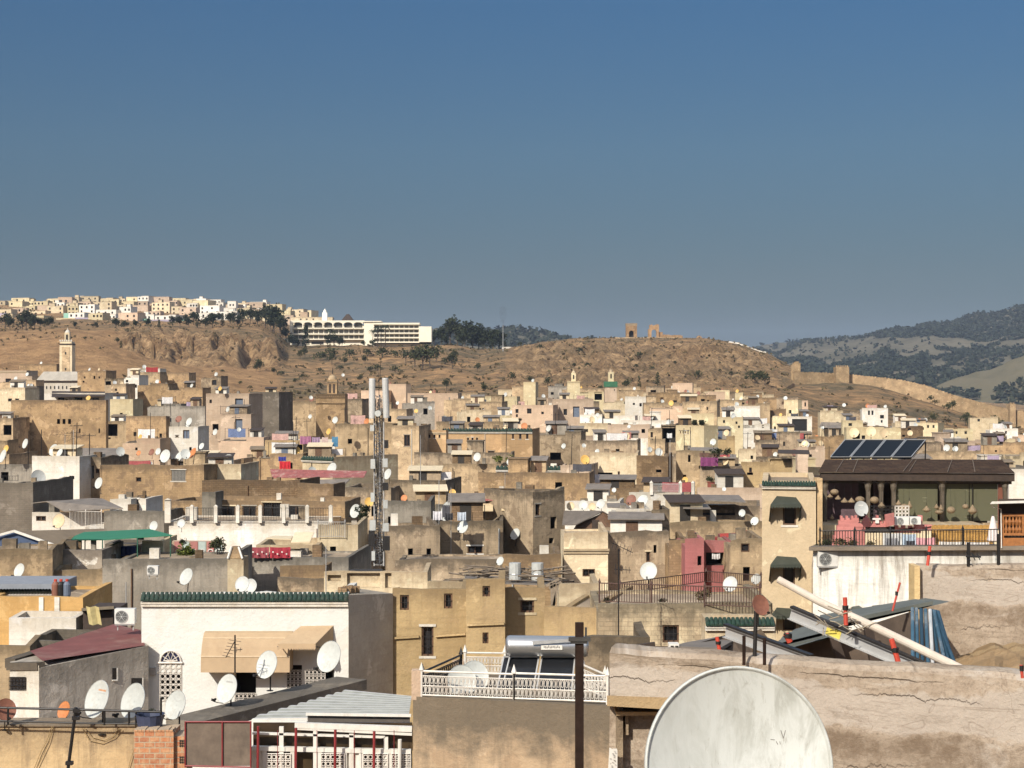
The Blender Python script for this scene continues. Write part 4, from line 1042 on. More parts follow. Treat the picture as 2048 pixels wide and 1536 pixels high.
# white minaret with a hipped prayer hall, left
D = 470; zg = Z(800, D)
r = root_px('minaret', 'white minaret with an ochre centre panel and small lantern, left', 'minaret', 131, 790, D)
b = MB(); pbox(b, 119, 144, 690, 800, D, 3.6); pbox(b, 120, 143, 683, 687, D, 3.4, 0, .1); b.build('shaft', wallmat('cr'), r, uvtop=40)
b = MB(); pbox(b, 124, 139.5, 694, 795, D, .1, 0, -.12); b.build('centre_panel', wallmat('sa'), r, uvtop=40)
b = MB()
for i in range(6): pbox(b, 119 + i * 4.4, 121.6 + i * 4.4, 679.5, 683, D, .5)
b.build('battlement', wallmat('wh'), r, uvtop=40)
b = MB(); pbox(b, 118.6, 144.4, 687, 690, D, 3.8, 0, -.1); b.build('dark_frieze', M_dwood, r)
b = MB(); pbox(b, 127, 137, 665, 683, D, 1.5, 0, 1); b.build('lantern', wallmat('cr'), r, uvtop=40)
b = MB(); pbox(b, 130, 134, 669, 679, D, .1, 0, .9); b.build('lantern_window', M_hole, r)
c = at(132, 665, D) + Vector((0, 1.75, 0)); b = MB(); b.lathe([(.75, 0), (.68, .35), (.4, .7), (.1, .9), (.06, 1.4), (0, 1.5)], c, 10); b.build('dome', wallmat('wh'), r, uvtop=40)
for yy in (704, 736):
    b = MB(); pbox(b, 130, 133, yy, yy + 5, D, .1, 0, -.16); b.build('window', M_hole, r)
D = 425
r = root_px('prayer_hall', 'grey hipped roof hall with a row of arched windows below the minaret', 'hall', 115, 780, D)
def hip(x0, x1, yt, yb, inset, D, dep, r, mat, name='roof', tex=None):
    a, bb = at(x0, yb, D), at(x1, yb, D); z1 = Z(yt, D); ins = sz(inset, D); b = MB()
    P = [(a.x, D, a.z), (bb.x, D, a.z), (bb.x, D + dep, a.z), (a.x, D + dep, a.z)]; i2 = min(ins, dep * .45)
    Q = [(a.x + ins, D + i2, z1), (bb.x - ins, D + i2, z1), (bb.x - ins, D + dep - i2, z1), (a.x + ins, D + dep - i2, z1)]
    for k in range(4): b.face([P[k], P[(k + 1) % 4], Q[(k + 1) % 4], Q[k]])
    b.face(Q); b.face(P[::-1]); return b.build(name, mat, r)
hip(72, 162, 743, 761, 12, D, 11, r, plain('grey_roof_lime', (.36, .33, .28), .9, 0, .2, .5))
b = MB(); pbox(b, 78, 158, 761.5, 800, D, 9, 0, .6); b.build('wall', wallmat('wh'), r, uvtop=20)
b = MB(); pbox(b, 75, 161, 762, 764, D, .3, 0, .25); b.build('dark_moulding', M_dwood, r)
for i in range(9):
    b = MB(); x = 84 + i * 8; p = at(x, 778, D); w = sz(2.1, D); h = sz(5, D)
    b.face([(p.x - w / 1 * .6, D + .55, p.z), (p.x + w * .6, D + .55, p.z)] + [(p.x + w * .6 * math.cos(t), D + .55, p.z + h + w * .6 * math.sin(t)) for t in [math.pi * k / 6 for k in range(7)]]); b.build('window', M_hole, r)

# brick tower with lantern
D = 305
r = root_px('minaret', 'square brick minaret with a domed lantern left of the phone mast', 'minaret', 661, 870, D)
b = MB(); pbox(b, 632, 690, 788, 880, D, 5.2); b.build('shaft', wallmat('oc'), r, uvtop=Z(788, D))
b = MB()
for yy in (788, 794, 806): pbox(b, 631, 691, yy, yy + 1.6, D, .3, 0, -.15)
for i in range(13): pbox(b, 634 + i * 4.3, 636 + i * 4.3, 790, 794, D, .1, 0, -.1)
b.build('brick_frieze', wallmat('br'), r, uvtop=Z(788, D))
b = MB(); pbox(b, 652, 672, 759, 788, D, 1.9, 0, 1.6); b.build('lantern', wallmat('oc'), r, uvtop=60)
b = MB(); pbox(b, 650.5, 673.5, 763, 765, D, 2.2, 0, 1.45); b.build('lantern_cornice', wallmat('gb'), r, uvtop=60)
b = MB(); pbox(b, 656, 660, 768, 786, D, .1, 0, 1.53); pbox(b, 664, 668, 768, 786, D, .1, 0, 1.53); b.build('lantern_recess', M_dwood, r)
c = at(662, 759, D) + Vector((0, 2.5, 0)); b = MB(); b.lathe([(.8, 0), (.78, .3), (.5, .75), (.12, .95), (0, 1)], c, 12); b.build('dome', wallmat('sa'), r, smooth=True, uvtop=60)
b = MB(); b.bar(c + Vector((0, 0, .9)), c + Vector((0, 0, 2.2)), .05); [b.lathe([(0, -.14), (.14, 0), (0, .14)], c + Vector((0, 0, 1.25 + .35 * i)), 6) for i in range(2)]; b.build('finial', M_black, r)
# yellow and green-topped minarets
D = 432
r = root_px('minaret', 'yellow minaret with a thin lantern in the middle of the town', 'minaret', 1147, 800, D)
b = MB(); pbox(b, 1135, 1160, 764, 815, D, 3.2); pbox(b, 1134.4, 1160.6, 762.5, 764.5, D, 3.4, 0, -.1); b.build('shaft', wallmat('ye'), r, uvtop=Z(764, D))
b = MB(); pbox(b, 1143, 1152, 746, 763, D, 1.2, 0, 1); b.build('lantern', wallmat('ye'), r, uvtop=60)
b = MB(); pbox(b, 1146, 1149, 750, 758, D, .1, 0, .95); b.build('lantern_window', M_hole, r)
c = at(1147.5, 746, D) + Vector((0, 1.6, 0)); b = MB(); b.lathe([(.5, 0), (.42, .3), (.15, .6), (.04, .8), (.03, 1.3), (0, 1.4)], c, 8); b.build('dome', wallmat('cr'), r, uvtop=60)
r = root_px('minaret', 'minaret with a broad green tiled band under its lantern', 'minaret', 1221, 800, D)
b = MB(); pbox(b, 1210, 1233.5, 774, 815, D, 3.1); b.build('shaft', wallmat('pk'), r, uvtop=Z(774, D))
b = MB(); pbox(b, 1208.5, 1235, 763, 774, D, 3.5, 0, -.2); b.build('tile_band', plain('green_band', (.03, .12, .06), .5, 0, .3, 2), r)
b = MB(); pbox(b, 1217, 1228, 744, 763, D, 1.4, 0, 1); b.build('lantern', wallmat('ye'), r, uvtop=60)
b = MB(); pbox(b, 1221, 1224, 748, 757, D, .1, 0, .95); b.build('lantern_window', M_hole, r)
c = at(1222.5, 744, D) + Vector((0, 1.7, 0)); b = MB(); b.lathe([(.6, 0), (.5, .35), (.2, .7), (.04, .85), (.03, 1.3), (0, 1.4)], c, 8); b.build('dome', wallmat('gb'), r, uvtop=60)
b = MB(); pbox(b, 1228, 1229.5, 778, 782, D, .1, 0, -.05); b.build('window', M_hole, r)

# long cream hotel on the hill
def mcol(n, c): return plain(n, c, .8, 0, .05, .2)
M_hglass = plain('hotel_glass', (.085, .08, .065), .35, 0, .5, .25); M_hotel = mcol('hotel_cream', (.72, .665, .53)); M_hotel2 = mcol('hotel_shadow_wall', (.5, .42, .28))
D = 955
r = root_px('hotel', 'long cream hotel with an arched top floor and rows of balconies', 'hotel', 720, 691, D, zb=Z(694, D))
b = MB()
pbox(b, 582, 728, 650, 698, D, 14, 0, 2.2); pbox(b, 728, 748, 644, 698, D, 14, 0, 0); pbox(b, 748, 838, 647, 683, D, 14, 0, 2.2); pbox(b, 838, 863, 653, 684, D, 12, 0, -.8)
pbox(b, 700, 862, 683, 700, D, 12, 0, 3.5); pbox(b, 580, 585, 642, 698, D, 3, 0, -.6); pbox(b, 565, 583, 676, 690, D, 6, 0, 4)
b.build('wall', M_hotel, r)
b = MB(); pbox(b, 582, 729, 641, 644.5, D, 15, 0, -.4); pbox(b, 747, 839, 645.5, 649, D, 15, 0, -.2); pbox(b, 727, 763, 642, 644, D, 12, 0, -.8); b.build('roof_slab', M_hotel, r)
for i in range(7):                      # arched loggias of the top floor
    x0 = 585.5 + i * 20.1; x1 = x0 + 20.1; xm = (x0 + x1) / 2
    p = MB(); pbox(p, x0 + 2.2, x1 - 2.2, 645, 655, D, .3, 0, 2.0); p.build('window', M_hglass, r)
    p = MB(); a0, a1 = at(x0, 644, D), at(x1, 644, D); zb_ = Z(649, D); w = a1.x - a0.x
    pts = [(a0.x + w * (k / 8), Z(644.5, D) - (abs(k / 4 - 1) ** 2) * sz(3.6, D)) for k in range(9)]
    for (xa, za), (xb, zb2) in zip(pts, pts[1:]):
        p.hexa([(xa, D - .3, za), (xb, D - .3, zb2), (xb, D + .4, zb2), (xa, D + .4, za), (xa, D - .3, Z(642, D)), (xb, D - .3, Z(642, D)), (xb, D + .4, Z(642, D)), (xa, D + .4, Z(642, D))])
    pbox(p, x0 - .9, x0 + .9, 644, 657, D, .8, 0, -.35); p.build('arch', M_hotel, r)
for row, (yt, yb_) in enumerate(((655.5, 657.5), (667, 669), (677.5, 679.5))):
    p = MB(); pbox(p, 584, 728, yt, yb_, D, 2.3, 0, -.2); p.build('balcony', M_hotel, r)
for row, (yt, yb_) in enumerate(((660, 666.5), (671, 677))):
    for i in range(14):
        x0 = 586 + i * 10.1
        p = MB(); pbox(p, x0 + .8, x0 + 9, yt, yb_, D, .3, 0, 2.0); p.build('window', M_hglass, r)
for row in range(4):
    yt = 650.5 + row * 9
    p = MB(); pbox(p, 748, 839, yt + 5.6, yt + 8, D, 2.3, 0, -.1); p.build('balcony', M_hotel, r)
    for i in range(9):
        p = MB(); pbox(p, 750 + i * 9.8, 757.5 + i * 9.8, yt + .5, yt + 5.6, D, .3, 0, 2.0); p.build('window', M_hglass, r)
p = MB(); pbox(p, 700, 862, 684.5, 687.5, D, .3, 0, 3.3); p.build('window', M_hole, r)
p = MB(); pbox(p, 622, 646, 683, 688, D, .3, 0, 2.0); p.build('window', M_hole, r)
hip(683, 706, 628, 640.5, 9, D, 8, r, M_dwood, 'pavilion_roof')
b = MB(); pbox(b, 641, 651, 624, 642, D, 3, 0, 8); c = at(646, 624, D) + Vector((0, 9.5, 0)); b.lathe([(1.2, 0), (1, .9), (.4, 1.8), (.1, 2.2), (0, 3)], c, 8); b.build('white_turret', mcol('turret_white', (.72, .7, .62)), r)
hs(582, 665, 634, 1010, 'cr', [(600,637,603,640),(612,637,615,640),(625,637,628,640)], dep=9, label='low cream building behind the left half of the hotel', group='houses of the hill town', cat='hill building')
hs(600, 615, 624, 1080, 'sal', [], dep=9, label='pinkish block rising behind the hotel roof', group='houses of the hill town', cat='hill building')
hs(870, 922, 693, 930, 'ye', [], dep=6, label='low yellow house under the dark pines right of the hotel', group='houses of the hill town', cat='hill building')
hs(1004, 1026, 694, 935, 'wh', [(1008,696,1012,699,'h')], dep=5, label='small white house beside the thin hill mast', group='houses of the hill town', cat='hill building')
hs(530, 553, 671, 925, 'pk', [], dep=5, label='small pinkish shed at the cliff edge left of the hotel', group='houses of the hill town', cat='hill building')
r = root_px('lamp_mast', 'thin grey mast standing on the hill right of the pines', 'mast', 1006, 702, 900); b = MB(); b.tube([at(1006, 703, 900), at(1006, 650, 900)], .22, 6, 0, .12); b.build('pole', M_steel, r)
b = MB(); pbox(b, 1005, 1007.5, 650, 653, 900, .6); b.build('lamp_head', M_black, r)
M_smoke = bpy.data.materials.new('smoke'); M_smoke.use_nodes = True; nt_ = M_smoke.node_tree; nt_.nodes.remove(nt_.nodes['Principled BSDF'])
pv = nt_.nodes.new('ShaderNodeVolumePrincipled'); pv.inputs['Color'].default_value = (.12, .12, .13, 1)
vv = nt_.nodes.new('ShaderNodeTexCoord').outputs['Object']
nt_.links.new(math_(nt_, 'MULTIPLY', maprange(nt_, noise_(nt_, vv, .35, 4), .42, .7), .10), pv.inputs['Density']); nt_.links.new(pv.outputs[0], nt_.nodes['Material Output'].inputs['Volume'])
b = MB(); c = at(1006, 655, 960); b.lathe([(.3, 0), (1.1, 2), (1.7, 5), (2.6, 8.5), (2.2, 11.5), (.3, 13)], c, 12); o = b.build('smoke', M_smoke); tag(o, 'faint dark wisp of smoke above the hill mast', 'smoke', None, 'stuff')

# the two ruined tombs on the hilltop
def arch_block(b, x0, x1, yt, yb, ax0, ax1, ay, D, dep, through, jag=0):
    """Block pierced (or niched) by an arch; photo units."""
    p0, p1 = X(x0, D), X(x1, D); a0, a1 = X(ax0, D), X(ax1, D); zt, zb = Z(yt, D), Z(yb, D); cx = (a0 + a1) / 2; rr = (a1 - a0) / 2; zs = Z(ay, D) - rr
    n = 8; arc = [(cx - rr * math.cos(math.pi * k / n), zs + rr * math.sin(math.pi * k / n)) for k in range(n + 1)]
    rg = random.Random(int(x0)); N_ = n
    tops = [zt + (rg.uniform(-jag, jag) if 0 < k < n else 0) for k in range(n + 1)]
    xt = [p0 + (p1 - p0) * k / n for k in range(n + 1)]
    for Y, flip in ((D, 0), (D + dep, 1)):
        F_ = (lambda q: b.face(q[::-1] if flip else q))
        F_([(p0, Y, zb), (a0, Y, zb), (a0, Y, zs), (p0, Y, tops[0])]); F_([(a1, Y, zb), (p1, Y, zb), (p1, Y, tops[-1]), (a1, Y, zs)])
        for k in range(n): F_([(arc[k][0], Y, arc[k][1]), (arc[k + 1][0], Y, arc[k + 1][1]), (xt[k + 1], Y, tops[k + 1]), (xt[k], Y, tops[k])])
    b.face([(p0, D + dep, zb), (p0, D, zb), (p0, D, tops[0]), (p0, D + dep, tops[0])]); b.face([(p1, D, zb), (p1, D + dep, zb), (p1, D + dep, tops[-1]), (p1, D, tops[-1])])
    for k in range(n):
        b.face([(xt[k], D, tops[k]), (xt[k + 1], D, tops[k + 1]), (xt[k + 1], D + dep, tops[k + 1]), (xt[k], D + dep, tops[k])])
    full = [(a0, zb)] + arc + [(a1, zb)]
    for (xa, za), (xb, zb_) in zip(full, full[1:]): b.face([(xa, D, za), (xa, D + dep, za), (xb, D + dep, zb_), (xb, D, zb_)])
    if not through: b.face([(q[0], D + dep * .8, q[1]) for q in full])
D = 1052; zt_ = terrain_z(1265, D); M_tomb = stucco('plaster_tomb', (.36, .225, .12), (.2, .13, .08), .5, .4, .3, (.42, .3, .18), .6)
r = root_px('ruined_tomb', 'ruined square tomb with a dark pointed doorway on the hilltop', 'ruin', 1264, 677, D)
b = MB(); arch_block(b, 1252.5, 1274, 648, 680, 1258, 1267.5, 661, D, 6.5, False, .5); b.build('wall', M_tomb, r, uvtop=60)
b = MB(); pbox(b, 1251.8, 1274.6, 646.5, 651, D, 6.8, 0, -.15); b.build('crumbling_top', wallmat('sa'), r, uvtop=60)
b = MB(); pbox(b, 1258, 1267.5, 661, 680, D, .2, 0, 3.2); b.build('doorway', M_hole, r)
r = root_px('ruined_tomb', 'ruined tomb arch open to the sky beside the square tomb', 'ruin', 1308, 677, D)
b = MB(); arch_block(b, 1299, 1318, 649.5, 681, 1303, 1313, 659, D, 3.0, True, .9); b.build('arch', M_tomb, r, uvtop=60)
b = MB(); pbox(b, 1297, 1299.5, 658, 681, D, 5, 0, .3); pbox(b, 1318, 1326, 664, 681, D, 3.5, 0, 1.5); b.build('broken_wall', M_tomb, r, uvtop=60)
r = root_px('ruined_wall', 'low broken wall running right from the open tomb arch', 'wall', 1345, 677, D); b = MB(); rg = random.Random(4)
for i in range(16):
    x = 1326 + i * 2.5; pbox(b, x, x + 2.5, 669 + i * .1 + rg.uniform(-.6, .8), 682, D, 1.2, 0, 2)
b.build('masonry', M_tomb, r, uvtop=60)
r = root_px('ruined_wall', 'isolated heap of ruined masonry at the right end of the hilltop', 'wall', 1398, 680, D); b = MB()
for i in range(8):
    x = 1386 + i * 2.5; pbox(b, x, x + 2.5, 677 - 6 * math.exp(-((i - 4.6) / 2.2) ** 2) + rg.uniform(-.8, .8), 685, D, 2)
b.build('masonry', M_tomb, r, uvtop=60)
r = root_px('terrace_wall', 'pale terrace wall under the two ruined tombs', 'wall', 1300, 679, 1040); b = MB()
for i in range(19):
    x = 1222 + i * 7; pbox(b, x, x + 7, 674.5 + rg.uniform(-.3, .4), 690, 1040, 1)
b.build('masonry', wallmat('sa'), r, uvtop=60)
r = root_px('cemetery_wall', 'long white wall stepping down the right side of the tomb hill', 'wall', 1490, 700, 965); b = MB()
for i in range(20):
    x = 1456 + i * 3.8; gy = CY - (terrain_z(x, 958) - H0) / 958 * F; pbox(b, x, x + 3.8, gy - 1.6 + rg.uniform(-1.6, .8), gy + 8, 955, 1.5)
b.build('masonry', wallmat('wh'), r, uvtop=60)
hs(1330,1334,709,985,'wh',[],dep=2,label='tiny white marabout-like hut on the open tomb hillside',group='houses of the hill town', cat='hill building')
hs(1470,1480,717,930,'sa',[],dep=3,label='small sand-coloured ruin on the right tomb hillside',group='houses of the hill town', cat='hill building')

# town wall on the right-hand hill
M_rampart = stucco('plaster_rampart', (.385, .275, .16), (.20, .14, .09), .6, .45, .32, (.30, .2, .115), .75, blocks=.3)
def rampart(label, tops, bots, D0, D1, th=2.0, crenel=True):
    x0, x1 = tops[0][0], tops[-1][0]; rr = thing('rampart', label, 'town wall', at(x0, bots[0][1], D0), 0, 'stretches of the old town wall'); b = MB()
    n = max(4, int((x1 - x0) / 3.2)); rg = random.Random(int(x0)); prev = None
    for i in range(n + 1):
        x = lerp(x0, x1, i / n); D = lerp(D0, D1, i / n); e = rg.uniform(-.9, .5) + (-.9 if i % 2 else .5) * (.8 if crenel else 0)
        t, q = at(x, interp(tops, x) + e, D), at(x, interp(bots, x) + 10, D); cur = (t, q, t + Vector((0, th, 0)), q + Vector((0, th, 0)))
        if prev:
            pt, pq, pt2, pq2 = prev; t_, t2_ = Vector((t.x, t.y, pt.z)), Vector((t.x, t.y + th, pt.z))
            b.face([pq, q, t_, pt]); b.face([pt, t_, t2_, pt2]); b.face([q, q + Vector((0, th, 0)), t2_, t_]); b.face([pq2, pt2, t2_, cur[3]])
        prev = cur
    b.build('masonry', M_rampart, rr, uvtop=60); return rr
rampart('ochre town wall between the cliff and its square tower', [(1588,744),(1630,745),(1671,747)], [(1588,768),(1671,768)], 716, 722)
rampart('ochre town wall falling right from the square tower to the pale house', [(1695,749),(1760,755),(1800,760),(1850,771),(1905,790)], [(1695,768),(1760,770),(1800,777),(1850,795),(1905,812)], 722, 716)
rampart('lowest ochre town wall stretch near the right edge', [(1905,790),(1960,805),(2018,820)], [(1905,815),(1960,832),(2018,848)], 714, 700)
rampart('town wall end running out of the right edge', [(2026,820),(2070,826),(2110,830)], [(2026,848),(2110,860)], 700, 690)
rampart('broken stub of town wall climbing the cliff', [(1584,728),(1592,722),(1601,728)], [(1584,750),(1601,755)], 722, 720, 3, False)
rampart('low pale path wall climbing to the town wall corner', [(1530,796),(1560,782),(1590,765)], [(1530,800),(1560,787),(1590,771)], 640, 690, .8, False)
for nm, x0, x1, yt, yb, D in (('square crenellated tower of the ochre town wall', 1670, 1696, 734, 772, 720), ('small ochre corner tower at the right end of the town wall', 2017, 2028, 808, 855, 699)):
    r = root_px('wall_tower', nm, 'tower', x0, yb, D); b = MB(); pbox(b, x0, x1, yt, yb + 12, D, 6, 0, -2.5); b.build('masonry', M_rampart, r, uvtop=40)
    b = MB(); n = int((x1 - x0) / 4.3)
    for i in range(n): pbox(b, x0 + i * (x1 - x0) / n, x0 + (i + .55) * (x1 - x0) / n, yt - 3, yt, D, .8, 0, -2.4)
    b.build('battlement', M_rampart, r, uvtop=40)

# phone mast
D = 96; r = root_px('phone_mast', 'lattice phone mast with two tall grey panel antennas', 'mast', 760, 1130, D); b = MB()
ax = [(748.5, 0), (767.5, 0), (758, .55)]
for x, dy in ax: b.bar(at(x, 1132, D) + Vector((0, dy, 0)), at(x, 790, D) + Vector((0, dy, 0)), .042, 6)
for i in range(34):
    y0 = 1130 - i * 10; y1 = y0 - 10
    for (xa, da), (xb, db) in ((ax[0], ax[1]), (ax[1], ax[2]), (ax[2], ax[0])):
        p, q = at(xa, y0, D) + Vector((0, da, 0)), at(xb, y1, D) + Vector((0, db, 0))
        if i % 2: p, q = at(xb, y0, D) + Vector((0, db, 0)), at(xa, y1, D) + Vector((0, da, 0))
        b.bar(p, q, .02, 4); b.bar(at(xa, y0, D) + Vector((0, da, 0)), at(xb, y0, D) + Vector((0, db, 0)), .016, 4)
b.build('lattice', plain('mast_steel', (.42, .41, .39), .55, .1, .2, 3, (.16, .08, .05), .4), r)
b = MB(); rg = random.Random(8)
for i in range(7):
    xo = 750 + i * 2.6; pts = [at(xo + rg.uniform(-2, 2), 1128 - k * 30, D) + Vector((0, -.05 + rg.uniform(-.05, .05), 0)) for k in range(12)]; b.tube(pts, .02, 5)
b.build('cable', M_black, r)
for x0, x1, yt, yb, tl in ((740, 750, 757, 837, 0), (765, 777, 756, 836, 2.5)):
    b = MB(); p = at((x0 + x1) / 2, yt, D); q = at((x0 + x1) / 2 + tl, yb, D); b.lathe([(.0, 0), (.17, .0), (.185, .05), (.185, (p - q).length - .05), (.17, (p - q).length), (0, (p - q).length)], q + Vector((0, -.25, 0)), 12, 0, Matrix.Rotation(math.atan2(p.x - q.x, p.z - q.z), 3, 'Y')); o = b.build('panel_antenna', plain('antenna_pale', (.44, .44, .42), .55, 0, .08, 3), r, smooth=False)
    b = MB(); b.bar(at(x0 + 4, 775, D) + Vector((0, -.1, 0)), at(758, 775, D) + Vector((0, .1, 0)), .03); b.bar(at(x0 + 4, 828, D) + Vector((0, -.1, 0)), at(758, 828, D) + Vector((0, .1, 0)), .03); b.build('bracket', M_black, o)
b = MB(); b.lathe([(0, 0), (.17, .0), (.19, .03), (.19, .28), (0, .3)], at(757, 827, D) + Vector((0, -.45, 0)), 16, 0, Matrix.Rotation(R_(-90), 3, 'X')); b.build('drum_antenna', M_dish, r)
for x0, x1, yt, yb, m in ((742, 751, 918, 937, M_dishg), (766, 776, 917, 934, M_dishg), (766, 777, 965, 980, M_black), (740, 752, 1040, 1060, M_dishg), (766, 778, 1046, 1062, M_dishg), (738, 750, 1060, 1092, M_black), (741, 749, 850, 862, M_dishg), (769, 777, 880, 896, M_black), (742, 750, 985, 1003, M_dishg), (767, 776, 1000, 1016, M_dishg), (744, 751, 1102, 1120, M_dishg), (766, 780, 1072, 1100, M_black)):
    b = MB(); pbox(b, x0, x1, yt, yb, D, .25, 0, -.3); b.build('radio_box', m, r)
b = MB(); b.bar(at(758, 790, D), at(758, 745, D), .018); b.bar(at(746, 752, D), at(770, 752, D), .015); b.bar(at(761, 755, D), at(761, 722, D), .012); b.build('lightning_rod', M_black, r)

# tall antennas, mid distance
def yagi(label, px, yt, yb, D, booms, name='tv_antenna'):
    r = root_px(name, label, 'antenna', px, yb, D, 'television antennas'); b = MB(); b.bar(at(px, yb, D), at(px, yt, D), .022, 6); b.build('pole', M_black if D < 60 else M_steel, r)
    b = MB()
    for (x0, y0, x1, y1, n, L) in booms:
        p, q = at(x0, y0, D) + Vector((0, -.04, 0)), at(x1, y1, D) + Vector((0, -.04, 0)); b.bar(p, q, .012, 5)
        d = (q - p).normalized(); s = Vector((.35 * d.z, -.75, -.35 * d.x)).normalized() if abs(d.x) > .5 else Vector((.85, -.5, -.05)).normalized()
        for i in range(n):
            c = p.lerp(q, (i + .5) / n); b.bar(c - s * L * (1 - .4 * i / n), c + s * L * (1 - .4 * i / n), .007, 4)
    b.build('aerial', M_black, r); return r
yagi('tall thin antenna pole with two crossed aerials in front of the brown wall', 1237, 1098, 1282, 55, [(1223,1085,1265,1105,6,.35),(1228,1138,1262,1140,5,.3)])
yagi('slanting comb aerial on a dark pole before the tan awning', 470, 1270, 1345, 46, [(472,1278,452,1315,6,.22),(470,1300,485,1298,2,.12)])
yagi('long horizontal aerial on the roof before the brick house', 130, 868, 912, 145, [(112,868,165,875,9,.5)])
yagi('second long aerial beside the comb of aerials on the brick house', 147, 860, 905, 146, [(128,884,168,870,8,.5)])
yagi('bare aerial pole at the right of the red awnings', 1010, 945, 1000, 150, [(1004,950,1018,948,3,.4)])
for px, yt, yb, D, lab in ((652,1092,1200,80,'thin rod rising from the brown parapet left of the mast'),(841,870,1060,130,'very thin pole left of the palace, far right of the mast'),(1290,1010,1045,106,'rod on the peeling white house'),(878,960,1110,112,'thin rod between the stained brown houses'),(902,975,1130,108,'thin pole beside the cream-white awning house'),(1340,880,970,150,'rod above the white pointed posts'),(252,1165,1240,70,'leaning rod against the grey cement wall')):
    yagi(lab, px, yt, yb, D, [], 'aerial_pole')
# ------------------------------------------------------------------ the near roofs
def poly_prism(b, pts, z0f, z1f, mat=0):
    """Vertical walls + top for a plan polygon with per-corner tops."""
    n = len(pts)
    for i in range(n):
        p, q = pts[i], pts[(i + 1) % n]
        b.face([(p[0], p[1], z0f), (q[0], q[1], z0f), (q[0], q[1], z1f[(i + 1) % n]), (p[0], p[1], z1f[i])], mat)
    b.face([(p[0], p[1], z1f[i]) for i, p in enumerate(pts)], mat)
def near_stucco(name, col, dark, patch, **kw): return stucco(name, col, dark, patch=patch, **kw)

# white house with green tile edge
D = 58; r = house(283, 697, 1186, D, 'wh', [(321,1345,362,1400,'o'),(572,1330,604,1400,'o'),(470,1336,512,1410,'o'),(610,1340,668,1372,'o')], dep=3.2, par=.7, label='white house with a green tiled edge, tan awnings and an arched window', reveal=.3,
      mat=stucco('plaster_whitehouse', (.77, .77, .745), (.45, .40, .33), .12, .12, .03, (.74, .68, .58), .3, blocks=-1, fine=.25))
# its parts are added in world space: WM of root is already world
zt = Z(1186, D)
WMr = WM[r.name]; p0 = WMr.inverted() @ at(283, 1186, D); eaves_r = r
WM[r.name] = Matrix.Identity(4); eaves(r, Vector((0, 0, 0)), Vector((1, 0, 0)), sz(414, D), p0.z - .02, D, .2, .8); WM[r.name] = WMr
for k in KIDS[r.name]: WM[k.name] = WMr
def lattice(b, x0, x1, yt, yb, D, y, n, m, arch=False):
    """Wrought-iron scrollwork filling a rectangle (photo units) at depth offset y."""
    a, c = at(x0, yb, D), at(x1, yt, D); w, h = (c.x - a.x) / n, (c.z - a.z) / m
    def P(u, v): return Vector((a.x + u, D + y, a.z + v))
    for i in range(n + 1): b.bar(P(i * w, 0), P(i * w, h * m), .012, 4)
    for j in range(m + 1): b.bar(P(0, j * h), P(n * w, j * h), .012, 4)
    for i in range(n):
        for j in range(m):
            c0 = P((i + .5) * w, (j + .5) * h); rr = min(w, h) * .4
            b.tube([c0 + Vector((rr * math.cos(t), 0, rr * math.sin(t))) for t in [2 * math.pi * k / 10 for k in range(11)]], .01, 4)
M_grille = plain('white_grille', (.62, .58, .52), .6, 0, .15, 6, (.3, .22, .15), .5)
b = MB(); lattice(b, 320, 363, 1325, 1402, D, -.03, 4, 7); b.build('window_grille', M_grille, r)
c0 = at(341.5, 1325, D); rr = sz(21, D); b = MB()        # arched fanlight
b.face([(c0.x + rr * math.cos(t), D - .012, c0.z + rr * 1.15 * math.sin(t)) for t in [math.pi * k / 14 for k in range(15)]]); b.build('fanlight', plain('blue_glass', (.02, .025, .06), .25), r)
b = MB(); b.tube([(c0.x + rr * math.cos(t), D - .05, c0.z + rr * 1.15 * math.sin(t)) for t in [math.pi * k / 14 for k in range(15)]], .03, 6)
for k in range(3):
    a0 = R_(90 + 120 * k); a1 = R_(90 + 120 * (k + 1))
    b.bar((c0.x + rr * .75 * math.cos(a0), D - .04, c0.z + rr * .5 + rr * .62 * math.sin(a0)), (c0.x + rr * .75 * math.cos(a1), D - .04, c0.z + rr * .5 + rr * .62 * math.sin(a1)), .016, 4)
for k in range(6):
    a0 = R_(180 * k / 5); b.bar((c0.x, D - .04, c0.z + .05), (c0.x + rr * math.cos(a0), D - .04, c0.z + rr * 1.12 * math.sin(a0)), .012, 4)
b.bar((c0.x - rr * 1.15, D - .06, c0.z), (c0.x + rr * 1.15, D - .06, c0.z), .04, 6); b.build('fanlight_bars', M_grille, r)
b = MB(); lattice(b, 573, 604, 1340, 1400, D, -.03, 4, 5); lattice(b, 611, 651, 1338, 1372, D, -.1, 5, 3); lattice(b, 470, 512, 1386, 1410, D, -.05, 5, 2); b.build('window_grille', M_grille, r)
b = MB(); b.bar(at(317, 1342, D) + Vector((0, -.08, 0)), at(317, 1346, D) + Vector((0, -.08, 0)), .02); pbox(b, 300, 312, 1335, 1350, D, .06, 0, -.07); b.build('wall_vent', plain('vent_grey', (.35, .33, .3), .8), r)
M_tan = plain('tan_awning', (.42, .305, .185), .85, 0, .07, 3, (.28, .18, .1), .4)
aw = thing('awning', 'tan curved wall awning with pale seams on the white house', 'awning', at(410, 1335, D), 0); b = MB()
xa, xb = X(411, D), X(586, D); prof = [(0.0, Z(1262, D)), (.25, Z(1263, D)), (.5, Z(1272, D)), (.72, Z(1288, D)), (.85, Z(1305, D)), (.9, Z(1336, D))]
